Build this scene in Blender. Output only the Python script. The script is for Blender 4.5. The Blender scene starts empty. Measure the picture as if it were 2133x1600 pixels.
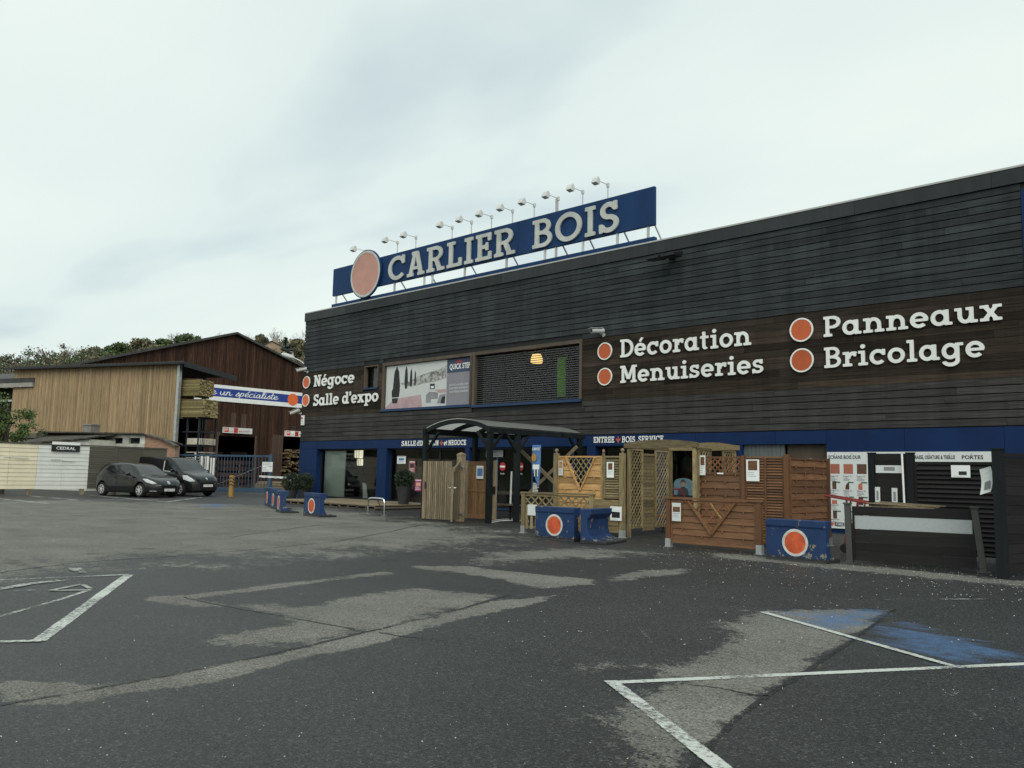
import bpy, bmesh, math, random
import numpy as np
from mathutils import Vector, Matrix
from mathutils.bvhtree import BVHTree
random.seed(7); RNG = np.random.default_rng(7)
sc = bpy.context.scene
COL = sc.collection
R = math.radians
# ------------------------------------------------------------------ camera
PW, PH, FPX = 2133.0, 1600.0, 1717.7
YAW, PITCH, ROLL, EYE = -0.74647, 0.109056, 0.019873, 1.3
def _axes():
    cy, sy = math.cos(YAW), math.sin(YAW)
    f0, r0, u0 = Vector((sy, cy, 0)), Vector((cy, -sy, 0)), Vector((0, 0, 1))
    f = f0*math.cos(PITCH)+u0*math.sin(PITCH); u = u0*math.cos(PITCH)-f0*math.sin(PITCH)
    return r0*math.cos(ROLL)+u*math.sin(ROLL), u*math.cos(ROLL)-r0*math.sin(ROLL), f
AR, AU, AF = _axes()
cam = bpy.data.cameras.new('camera'); camo = bpy.data.objects.new('camera', cam); COL.objects.link(camo)
cam.sensor_width = 36; cam.sensor_fit = 'HORIZONTAL'; cam.lens = 36*FPX/PW
cam.clip_start = .05; cam.clip_end = 3000
mw = Matrix((( AR.x, AU.x, -AF.x, 0), (AR.y, AU.y, -AF.y, 0), (AR.z, AU.z, -AF.z, EYE), (0, 0, 0, 1)))
camo.matrix_world = mw
sc.camera = camo
# ------------------------------------------------------------------ world and sun
SUN_EL, SUN_AZ = R(40), R(133)      # azimuth clockwise from +Y
w = bpy.data.worlds.new('World'); sc.world = w; w.use_nodes = True
nt = w.node_tree; nt.nodes.clear()
def N(t, **k):
    n = nt.nodes.new(t)
    for a, b in k.items(): setattr(n, a, b)
    return n
out = N('ShaderNodeOutputWorld'); bg = N('ShaderNodeBackground'); bg.inputs['Strength'].default_value = .1
sky = N('ShaderNodeTexSky', sky_type='NISHITA'); sky.sun_disc = False; sky.sun_elevation = SUN_EL; sky.sun_rotation = SUN_AZ
sky.air_density = 1.2; sky.dust_density = 3
tc = N('ShaderNodeTexCoord'); sep = N('ShaderNodeSeparateXYZ'); nt.links.new(tc.outputs['Generated'], sep.inputs[0])
add = N('ShaderNodeMath', operation='ADD'); add.inputs[1].default_value = .22; nt.links.new(sep.outputs['Z'], add.inputs[0])
mx = N('ShaderNodeMath', operation='MAXIMUM'); mx.inputs[1].default_value = .05; nt.links.new(add.outputs[0], mx.inputs[0])
dx = N('ShaderNodeMath', operation='DIVIDE'); dy = N('ShaderNodeMath', operation='DIVIDE')
nt.links.new(sep.outputs['X'], dx.inputs[0]); nt.links.new(mx.outputs[0], dx.inputs[1])
nt.links.new(sep.outputs['Y'], dy.inputs[0]); nt.links.new(mx.outputs[0], dy.inputs[1])
cmb = N('ShaderNodeCombineXYZ'); nt.links.new(dx.outputs[0], cmb.inputs[0]); nt.links.new(dy.outputs[0], cmb.inputs[1])
mp = N('ShaderNodeMapping'); mp.inputs['Rotation'].default_value = (0, 0, R(-35)); mp.inputs['Scale'].default_value = (.55, 1.15, 1); mp.inputs['Location'].default_value = (.35, .62, 0)
nt.links.new(cmb.outputs[0], mp.inputs[0])
nz = N('ShaderNodeTexNoise'); nz.inputs['Scale'].default_value = 1.1; nz.inputs['Detail'].default_value = 5; nz.inputs['Roughness'].default_value = .45; nz.inputs['Distortion'].default_value = .25
nt.links.new(mp.outputs[0], nz.inputs['Vector'])
rmp = N('ShaderNodeValToRGB'); e = rmp.color_ramp.elements
e[0].position = .33; e[0].color = (5.3, 6.4, 7.0, 1); e[1].position = .62; e[1].color = (9.2, 10.1, 9.5, 1)
m_ = e.new(.46); m_.color = (8.1, 9.2, 8.9, 1)
nt.links.new(nz.outputs[0], rmp.inputs[0])
mixc = N('ShaderNodeMix', data_type='RGBA'); mixc.inputs[0].default_value = .90
nt.links.new(sky.outputs[0], mixc.inputs[6]); nt.links.new(rmp.outputs[0], mixc.inputs[7])
nt.links.new(mixc.outputs[2], bg.inputs['Color']); nt.links.new(bg.outputs[0], out.inputs[0])
sl = bpy.data.lights.new('sun', 'SUN'); sl.energy = 1.5; sl.angle = R(45); sl.color = (1, .96, .9)
slo = bpy.data.objects.new('sun', sl); COL.objects.link(slo)
sd = Vector((math.sin(SUN_AZ)*math.cos(SUN_EL), math.cos(SUN_AZ)*math.cos(SUN_EL), math.sin(SUN_EL)))
slo.rotation_euler = (-sd).to_track_quat('-Z', 'Y').to_euler(); slo.location = sd*80
vs = sc.view_settings; vs.view_transform = 'Standard'; vs.look = 'None'; vs.gamma = 1; vs.exposure = 0; vs.use_curve_mapping = False
sc.render.engine = 'CYCLES'; sc.cycles.max_bounces = 6; sc.cycles.transparent_max_bounces = 24

# ------------------------------------------------------------------ where a measured ray meets the ground / a wall
def ray(x, y): return AR*((x-PW/2)/FPX)+AU*((PH/2-y)/FPX)+AF
def G(x, y, z=0.0):
    d = ray(x, y); t = (z-EYE)/d.z; return Vector((d.x*t, d.y*t, z))
def V(x, y, Y):
    d = ray(x, y); t = Y/d.y; return Vector((d.x*t, Y, EYE+d.z*t))
def VX(x, y, X):
    d = ray(x, y); t = X/d.x; return Vector((X, d.y*t, EYE+d.z*t))
def pxof(q):
    q = Vector(q)-Vector((0, 0, EYE)); k = q.dot(AF); return PW/2+FPX*q.dot(AR)/k
def Xat(x, Y, z=1.3):
    lo, hi = -120., 12.
    for _ in range(60):
        m = (lo+hi)/2
        if pxof((m, Y, z)) < x: lo = m
        else: hi = m
    return lo
def Yat(x, X, z=1.3):
    lo, hi = 3., 120.
    for _ in range(60):
        m = (lo+hi)/2
        if pxof((X, m, z)) < x: lo = m
        else: hi = m
    return lo
def polar(x, y, dist):
    d = ray(x, y); k = dist/math.hypot(d.x, d.y); return Vector((d.x*k, d.y*k, EYE+d.z*k))

# ------------------------------------------------------------------ materials
def srgb(r, g, b):
    f = lambda c: c/12.92 if c <= .04045 else ((c+.055)/1.055)**2.4
    return (f(r/255), f(g/255), f(b/255))
def mat(name, col, rough=.6, var=.15, scale=3., stretch=(1, 1, 1), metal=0., bump=0., spec=.4, col2=None, detail=5, tint=.5, emit=None, dirt=0., rnd=0.):
    m = bpy.data.materials.new(name); m.use_nodes = True; t = m.node_tree; b = t.nodes['Principled BSDF']
    b.inputs['Roughness'].default_value = rough; b.inputs['Metallic'].default_value = metal; b.inputs['Specular IOR Level'].default_value = spec
    c = t.nodes.new('ShaderNodeTexCoord'); p = t.nodes.new('ShaderNodeMapping'); p.inputs['Scale'].default_value = stretch
    t.links.new(c.outputs['Object'], p.inputs[0])
    n = t.nodes.new('ShaderNodeTexNoise'); n.inputs['Scale'].default_value = scale; n.inputs['Detail'].default_value = detail; n.inputs['Roughness'].default_value = .62
    at = t.nodes.new('ShaderNodeAttribute'); at.attribute_name = 'tint'
    # shift the pattern by the board's own tint so that no two boards share grain
    sh = t.nodes.new('ShaderNodeVectorMath'); sh.operation = 'MULTIPLY_ADD'; sh.inputs[1].default_value = (37, 53, 71)
    t.links.new(at.outputs['Fac'], sh.inputs[0]); t.links.new(p.outputs[0], sh.inputs[2]); t.links.new(sh.outputs[0], n.inputs['Vector'])
    r = t.nodes.new('ShaderNodeValToRGB'); r.color_ramp.elements[0].position = .32; r.color_ramp.elements[1].position = .68
    lo = tuple(max(0, x*(1-var)) for x in col); hi = col2 or tuple(min(1, x*(1+var)) for x in col)
    r.color_ramp.elements[0].color = (*lo, 1); r.color_ramp.elements[1].color = (*hi, 1)
    t.links.new(n.outputs[0], r.inputs[0])
    mr = t.nodes.new('ShaderNodeMapRange'); mr.inputs[3].default_value = 1-tint*.5; mr.inputs[4].default_value = 1+tint*.5
    t.links.new(at.outputs['Fac'], mr.inputs[0])
    mm = t.nodes.new('ShaderNodeMix'); mm.data_type = 'RGBA'; mm.blend_type = 'MULTIPLY'; mm.inputs[0].default_value = 1
    t.links.new(r.outputs[0], mm.inputs[6]); t.links.new(mr.outputs[0], mm.inputs[7])
    last = mm.outputs[2]
    if dirt:
        n2 = t.nodes.new('ShaderNodeTexNoise'); n2.inputs['Scale'].default_value = 1.3; n2.inputs['Detail'].default_value = 7; n2.inputs['Roughness'].default_value = .7
        t.links.new(c.outputs['Object'], n2.inputs['Vector'])
        r2 = t.nodes.new('ShaderNodeMapRange'); r2.inputs[1].default_value = .48; r2.inputs[2].default_value = .72; r2.inputs[3].default_value = 0; r2.inputs[4].default_value = dirt
        t.links.new(n2.outputs[0], r2.inputs[0])
        m2 = t.nodes.new('ShaderNodeMix'); m2.data_type = 'RGBA'; m2.inputs[7].default_value = (.06, .055, .045, 1)
        t.links.new(r2.outputs[0], m2.inputs[0]); t.links.new(last, m2.inputs[6]); last = m2.outputs[2]
    t.links.new(last, b.inputs['Base Color'])
    if rough < .95 and metal == 0:
        rr = t.nodes.new('ShaderNodeMapRange'); rr.inputs[3].default_value = max(.03, rough-.1); rr.inputs[4].default_value = min(1, rough+.1)
        t.links.new(n.outputs[0], rr.inputs[0]); t.links.new(rr.outputs[0], b.inputs['Roughness'])
    if bump:
        bp = t.nodes.new('ShaderNodeBump'); bp.inputs['Strength'].default_value = bump; bp.inputs['Distance'].default_value = .01
        t.links.new(n.outputs[0], bp.inputs['Height']); t.links.new(bp.outputs[0], b.inputs['Normal'])
    if emit:
        b.inputs['Emission Color'].default_value = (*emit[:3], 1); b.inputs['Emission Strength'].default_value = emit[3]
    return m
def streak(m, lo=.62, hi=1.18, sc=(2.2, 1, .22)):
    """rain streaks running down a wall"""
    t = m.node_tree; b = t.nodes['Principled BSDF']; src = b.inputs['Base Color'].links[0].from_socket
    c = t.nodes.new('ShaderNodeTexCoord'); p = t.nodes.new('ShaderNodeMapping'); p.inputs['Scale'].default_value = sc; t.links.new(c.outputs['Object'], p.inputs[0])
    n = t.nodes.new('ShaderNodeTexNoise'); n.inputs['Scale'].default_value = 1.0; n.inputs['Detail'].default_value = 8; n.inputs['Roughness'].default_value = .68; t.links.new(p.outputs[0], n.inputs['Vector'])
    r = t.nodes.new('ShaderNodeMapRange'); r.inputs[1].default_value = .30; r.inputs[2].default_value = .70; r.inputs[3].default_value = lo; r.inputs[4].default_value = hi; t.links.new(n.outputs[0], r.inputs[0])
    x = t.nodes.new('ShaderNodeMix'); x.data_type = 'RGBA'; x.blend_type = 'MULTIPLY'; x.inputs[0].default_value = 1; t.links.new(src, x.inputs[6]); t.links.new(r.outputs[0], x.inputs[7]); t.links.new(x.outputs[2], b.inputs['Base Color'])
def glass_mat(name, tintc=(.75, .8, .78), fac=.0, refl=1.0):
    m = bpy.data.materials.new(name); m.use_nodes = True; t = m.node_tree; t.nodes.clear()
    o = t.nodes.new('ShaderNodeOutputMaterial'); tr = t.nodes.new('ShaderNodeBsdfTransparent'); tr.inputs[0].default_value = (*tintc, 1)
    gl = t.nodes.new('ShaderNodeBsdfGlossy'); gl.inputs['Roughness'].default_value = .02; gl.inputs[0].default_value = (refl, refl, refl, 1)
    fr = t.nodes.new('ShaderNodeFresnel'); fr.inputs[0].default_value = 1.5
    mx = t.nodes.new('ShaderNodeMixShader'); t.links.new(fr.outputs[0], mx.inputs[0]); t.links.new(tr.outputs[0], mx.inputs[1]); t.links.new(gl.outputs[0], mx.inputs[2])
    t.links.new(mx.outputs[0], o.inputs[0]); return m
def paint_mat(name, col, wear, rough=.6, scale=9, aniso=(1, 1, 1)):
    """road paint: opaque where the coat survives, clear where it has worn through"""
    m = bpy.data.materials.new(name); m.use_nodes = True; t = m.node_tree; b = t.nodes['Principled BSDF']
    b.inputs['Roughness'].default_value = rough
    c = t.nodes.new('ShaderNodeTexCoord'); mp = t.nodes.new('ShaderNodeMapping'); mp.inputs['Scale'].default_value = aniso; t.links.new(c.outputs['Object'], mp.inputs[0])
    n = t.nodes.new('ShaderNodeTexNoise'); n.inputs['Scale'].default_value = scale; n.inputs['Detail'].default_value = 9; n.inputs['Roughness'].default_value = .78
    n2 = t.nodes.new('ShaderNodeTexNoise'); n2.inputs['Scale'].default_value = 1.1; n2.inputs['Detail'].default_value = 3
    t.links.new(mp.outputs[0], n.inputs['Vector']); t.links.new(mp.outputs[0], n2.inputs['Vector'])
    a = t.nodes.new('ShaderNodeMath'); a.operation = 'MULTIPLY_ADD'; a.inputs[1].default_value = .9; t.links.new(n2.outputs[0], a.inputs[0]); t.links.new(n.outputs[0], a.inputs[2])
    at = t.nodes.new('ShaderNodeAttribute'); at.attribute_name = 'edge'
    s = t.nodes.new('ShaderNodeMath'); s.operation = 'ADD'; t.links.new(a.outputs[0], s.inputs[0]); t.links.new(at.outputs['Fac'], s.inputs[1])
    r = t.nodes.new('ShaderNodeMapRange'); r.inputs[1].default_value = .62+wear*.55; r.inputs[2].default_value = .80+wear*.55
    t.links.new(s.outputs[0], r.inputs[0])
    cr = t.nodes.new('ShaderNodeMix'); cr.data_type = 'RGBA'; cr.inputs[6].default_value = (*[x*.72 for x in col], 1); cr.inputs[7].default_value = (*col, 1)
    t.links.new(n.outputs[0], cr.inputs[0]); t.links.new(cr.outputs[2], b.inputs['Base Color'])
    t.links.new(r.outputs[0], b.inputs['Alpha'])
    return m

M = {}
M['cladding'] = mat('grey_cladding', (.041, .047, .049), .75, .45, 2.2, (.5, 1, 14), spec=.15, bump=.25, tint=.75, detail=7)
M['cladding_low'] = mat('weathered_cladding', (.052, .051, .048), .75, .45, 2.2, (.5, 1, 14), spec=.15, bump=.25, tint=.75, detail=7)
M['cladding_brown'] = mat('brown_cladding', (.036, .027, .020), .72, .5, 2.2, (.5, 1, 14), spec=.15, bump=.2, tint=1.0, detail=7)
M['fascia'] = mat('dark_fascia', (.036, .039, .041), .55, .1, 1.5, spec=.2)
M['flashing'] = mat('flashing', (.55, .56, .53), .45, .1)
M['blue'] = mat('blue_panel', (.0075, .026, .090), .55, .10, 1.2, tint=.25, spec=.15)
M['blue_sign'] = mat('blue_sign', (.012, .042, .120), .55, .14, 1.0, (1, 1, .3), tint=0, spec=.15)
M['blue_trim'] = mat('blue_trim', (.016, .045, .115), .5, .1)
M['white'] = mat('white_letter', (.84, .86, .82), .5, .06, 2)
M['sign_white'] = mat('roof_letter', (.55, .57, .53), .5, .12, 2, dirt=.18)
M['orange'] = mat('orange_disc', (.62, .13, .04), .5, .08, 3)
M['pink'] = mat('faded_disc', (.66, .35, .28), .55, .08, 2)
M['steel'] = mat('galvanised', (.45, .47, .47), .45, .15, 6, metal=.6)
M['lightgrey'] = mat('light_grey_metal', (.55, .56, .54), .5, .1)
M['dark'] = mat('dark_metal', (.012, .014, .015), .45, .15)
M['anth'] = mat('anthracite_wood', (.013, .016, .017), .65, .3, 3, (1, 1, .1), tint=.3, spec=.15)
M['frame'] = mat('window_frame_wood', (.085, .065, .048), .7, .3, 3, (1, 1, .2))
M['glass'] = glass_mat('glass')
M['glass_dark'] = glass_mat('tinted_glass', (.30, .33, .32))
M['poly'] = mat('polycarbonate', (.30, .31, .29), .3, .15, 2)
M['interior'] = mat('interior_wall', (.26, .225, .17), .8, .3, 1.2)
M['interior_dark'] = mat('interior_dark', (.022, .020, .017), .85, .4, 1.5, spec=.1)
M['interior_light'] = mat('interior_panel', (.84, .88, .80), .7, .06, .6)
M['floor_in'] = mat('interior_floor', (.10, .085, .065), .5, .2)
M['paper'] = mat('paper', (.74, .77, .75), .6, .03)
M['ink'] = mat('ink', (.03, .03, .035), .6, .1)
M['grey_ink'] = mat('grey_ink', (.25, .26, .26), .6, .1)
M['green_ink'] = mat('green_ink', (.05, .16, .09), .6, .1)
M['red_ink'] = mat('red_ink', (.55, .04, .03), .5, .05)
M['magenta'] = mat('magenta_print', (.38, .05, .17), .6, .1)
M['sky_print'] = mat('blue_print', (.09, .20, .42), .6, .2, 6)
M['wood_gold'] = mat('golden_wood', (.42, .235, .085), .65, .28, 3, (1.2, 8, 8), col2=(.54, .33, .135), bump=.2, tint=.6, detail=6)
M['wood_green'] = mat('treated_wood', (.225, .172, .082), .7, .28, 4, (4, 4, 1), col2=(.33, .265, .14), bump=.2, tint=.7)
M['wood_greenh'] = mat('treated_wood_boards', (.17, .128, .062), .7, .28, 4, (1, 6, 6), col2=(.255, .20, .105), bump=.2, tint=.8)
M['wood_brown'] = mat('brown_wood', (.150, .070, .031), .62, .18, 3, (1.2, 8, 8), col2=(.195, .098, .046), bump=.2, tint=.7)
M['brown_lath'] = mat('brown_laths', (.19, .085, .038), .65, .2, 4)
M['wood_brownv'] = mat('brown_wood_posts', (.138, .066, .030), .62, .18, 3, (8, 8, 1), col2=(.16, .07, .03), bump=.2, tint=.5)
M['wood_weath'] = mat('weathered_wood', (.205, .158, .095), .75, .3, 4, (8, 8, .8), col2=(.30, .245, .16), bump=.3, tint=.7)
M['wood_gate'] = mat('gate_wood', (.15, .083, .035), .7, .28, 4, (8, 8, .8), col2=(.22, .13, .06), bump=.3, tint=.6)
M['wood_grey'] = mat('old_wood', (.12, .10, .075), .8, .3, 4, (1, 6, 6), bump=.3, tint=.7)
M['honey'] = mat('honey_boards', (.31, .205, .105), .7, .30, 3, (9, 9, .5), col2=(.44, .32, .18), bump=.2, tint=.7, detail=7)
M['barn'] = mat('barn_boards', (.052, .025, .016), .8, .5, 3, (9, 9, .35), spec=.15, col2=(.085, .045, .030), bump=.3, tint=.9, detail=7)
M['barn_light'] = mat('newer_barn_boards', (.085, .052, .038), .75, .3, 3, (9, 9, .35), bump=.2, tint=.8)
M['roof_sheet'] = mat('roof_sheeting', (.05, .05, .047), .7, .3, 3)
M['mossy'] = mat('mossy_roof', (.075, .068, .050), .9, .5, 2.5, col2=(.15, .14, .115), bump=.4)
M['render'] = mat('old_render', (.56, .56, .49), .85, .2, 2, dirt=.35)
M['concrete'] = mat('concrete', (.26, .25, .22), .85, .2, 4, bump=.2)
M['timber'] = mat('stacked_timber', (.20, .16, .062), .75, .3, 3, (6, 6, 6), col2=(.30, .25, .11), tint=1.1)
M['timber_end'] = mat('timber_ends', (.30, .235, .115), .75, .3, 3, tint=1.3)
M['cream'] = mat('cream_boards', (.86, .78, .57), .5, .04, 2, tint=.08)
M['pale'] = mat('pale_boards', (.82, .83, .77), .5, .04, 2, tint=.06)
M['taupe'] = mat('taupe_boards', (.115, .108, .085), .6, .12, 3, (.3, .3, 4), tint=.25, spec=.2)
M['gate_blue'] = mat('gate_paint', (.045, .085, .135), .5, .15)
M['yellow'] = mat('yellow_paint', (.36, .215, .05), .6, .15, dirt=.4)
M['car'] = mat('car_paint', (.011, .012, .0125), .25, .05, 2, spec=.4, tint=0)
M['van'] = mat('van_paint', (.008, .0085, .009), .25, .05, 2, spec=.4, tint=0)
for k in ('car', 'van'):
    b = M[k].node_tree.nodes['Principled BSDF']; b.inputs['Coat Weight'].default_value = .35; b.inputs['Coat Roughness'].default_value = .05
M['carglass'] = mat('car_glass', (.008, .010, .010), .05, .05, spec=.8, tint=0)
M['lamp_lens'] = mat('headlamp', (.55, .57, .56), .12, .12, 14, spec=.8)
M['chrome'] = mat('chrome', (.6, .6, .6), .2, .05, metal=1.)
M['rim'] = mat('wheel_rim', (.62, .63, .63), .35, .1, metal=.3)
M['rubber'] = mat('rubber', (.012, .012, .012), .8, .1)
M['blackplastic'] = mat('black_plastic', (.010, .010, .010), .6, .1)
M['leaf_dark'] = mat('dark_leaves', (.018, .030, .014), .6, .5, 2, tint=1.2)
M['leaf_green'] = mat('green_leaves', (.068, .105, .038), .6, .35, .4, tint=1.2)
M['leaf_olive'] = mat('olive_leaves', (.150, .142, .085), .6, .35, .4, tint=1.2)
M['leaf_mid'] = mat('spring_leaves', (.090, .125, .048), .6, .35, .4, tint=1.2)
M['twig'] = mat('twigs', (.27, .24, .21), .8, .25, tint=1.)
M['bark'] = mat('bark', (.06, .048, .038), .85, .3, 4)
M['hill'] = mat('hill_ground', (.05, .055, .028), .9, .4, .05)
M['slate'] = mat('slate', (.045, .05, .055), .7, .2)
M['brickwall'] = mat('house_wall', (.36, .27, .18), .85, .15)
M['red'] = mat('red_paint', (.22, .028, .024), .5, .2, dirt=.3)
M['planter'] = mat('planter', (.028, .030, .031), .6, .2)
M['frost'] = mat('frosted_glass', (.38, .41, .41), .35, .06, 30)
M['amber'] = mat('lamp_amber', (.9, .6, .25), .5, .05, emit=(1, .62, .22, 1.6))
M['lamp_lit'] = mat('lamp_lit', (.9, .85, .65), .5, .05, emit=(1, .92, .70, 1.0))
M['green_lit'] = mat('green_panel', (.30, .66, .06), .6, .05)
M['slat'] = mat('blind_slat', (.12, .125, .12), .6, .1, spec=.1)
M['noentry'] = mat('sticker_red', (.40, .03, .03), .5, .05)
streak(M['cladding']); streak(M['cladding_low'], .7, 1.15); streak(M['cladding_brown'], .7, 1.25); streak(M['blue'], .86, 1.10, (1.5, 1, .3)); streak(M['barn'], .65, 1.3, (1, 1.2, .18)); streak(M['honey'], .78, 1.12, (.7, 1, .12)); streak(M['fascia'], .8, 1.15, (3, 1, .3)); streak(M['cream'], .90, 1.04, (1.5, 1, .4)); streak(M['pale'], .90, 1.04, (1.5, 1, .4)); streak(M['sign_white'], .88, 1.04, (3, 1, .6))
def barrier_mat():
    m = mat('barrier_paint', (.011, .038, .115), .55, .18, 3, bump=.25); t = m.node_tree; b = t.nodes['Principled BSDF']
    src = b.inputs['Base Color'].links[0].from_socket
    c = t.nodes.new('ShaderNodeTexCoord'); oi = t.nodes.new('ShaderNodeObjectInfo'); sh = t.nodes.new('ShaderNodeVectorMath'); sh.operation = 'MULTIPLY_ADD'; sh.inputs[1].default_value = (31, 17, 23)
    t.links.new(oi.outputs['Random'], sh.inputs[0]); t.links.new(c.outputs['Object'], sh.inputs[2])
    n = t.nodes.new('ShaderNodeTexNoise'); n.inputs['Scale'].default_value = 7; n.inputs['Detail'].default_value = 8; n.inputs['Roughness'].default_value = .72
    t.links.new(sh.outputs[0], n.inputs['Vector'])
    s = t.nodes.new('ShaderNodeSeparateXYZ'); t.links.new(c.outputs['Object'], s.inputs[0])
    # chipping gathers near the foot and the top edge of the casting
    z1 = t.nodes.new('ShaderNodeMapRange'); z1.inputs[1].default_value = 0; z1.inputs[2].default_value = .25; z1.inputs[3].default_value = .09; z1.inputs[4].default_value = 0
    t.links.new(s.outputs['Z'], z1.inputs[0])
    a = t.nodes.new('ShaderNodeMath'); t.links.new(n.outputs[0], a.inputs[0]); t.links.new(z1.outputs[0], a.inputs[1])
    r = t.nodes.new('ShaderNodeMapRange'); r.inputs[1].default_value = .610; r.inputs[2].default_value = .635; t.links.new(a.outputs[0], r.inputs[0])
    mx = t.nodes.new('ShaderNodeMix'); mx.data_type = 'RGBA'; mx.inputs[7].default_value = (.24, .22, .17, 1)
    t.links.new(r.outputs[0], mx.inputs[0]); t.links.new(src, mx.inputs[6]); 
    # the unpainted, grimy bottom edge
    g1 = t.nodes.new('ShaderNodeMath'); g1.operation = 'MULTIPLY_ADD'; g1.inputs[1].default_value = .16; t.links.new(n.outputs[0], g1.inputs[0]); t.links.new(s.outputs['Z'], g1.inputs[2])
    g2 = t.nodes.new('ShaderNodeMapRange'); g2.inputs[1].default_value = .165; g2.inputs[2].default_value = .135; t.links.new(g1.outputs[0], g2.inputs[0])
    m3 = t.nodes.new('ShaderNodeMix'); m3.data_type = 'RGBA'; m3.inputs[7].default_value = (.030, .031, .032, 1); t.links.new(g2.outputs[0], m3.inputs[0]); t.links.new(mx.outputs[2], m3.inputs[6]); t.links.new(m3.outputs[2], b.inputs['Base Color'])
    return m
M['barrier'] = barrier_mat()
def brick_mat():
    m = mat('brickwork', (.30, .15, .09), .85, .2); t = m.node_tree; b = t.nodes['Principled BSDF']
    c = t.nodes.new('ShaderNodeTexCoord'); mp = t.nodes.new('ShaderNodeMapping'); mp.inputs['Rotation'].default_value = (R(90), 0, 0)
    t.links.new(c.outputs['Object'], mp.inputs[0])
    k = t.nodes.new('ShaderNodeTexBrick'); k.inputs['Scale'].default_value = 1; k.inputs['Brick Width'].default_value = .23; k.inputs['Row Height'].default_value = .075; k.inputs['Mortar Size'].default_value = .008
    k.inputs['Color1'].default_value = (.34, .16, .095, 1); k.inputs['Color2'].default_value = (.42, .25, .15, 1); k.inputs['Mortar'].default_value = (.30, .27, .22, 1)
    t.links.new(mp.outputs[0], k.inputs[0]); t.links.new(k.outputs[0], b.inputs['Base Color']); return m
M['brick'] = brick_mat()

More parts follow.
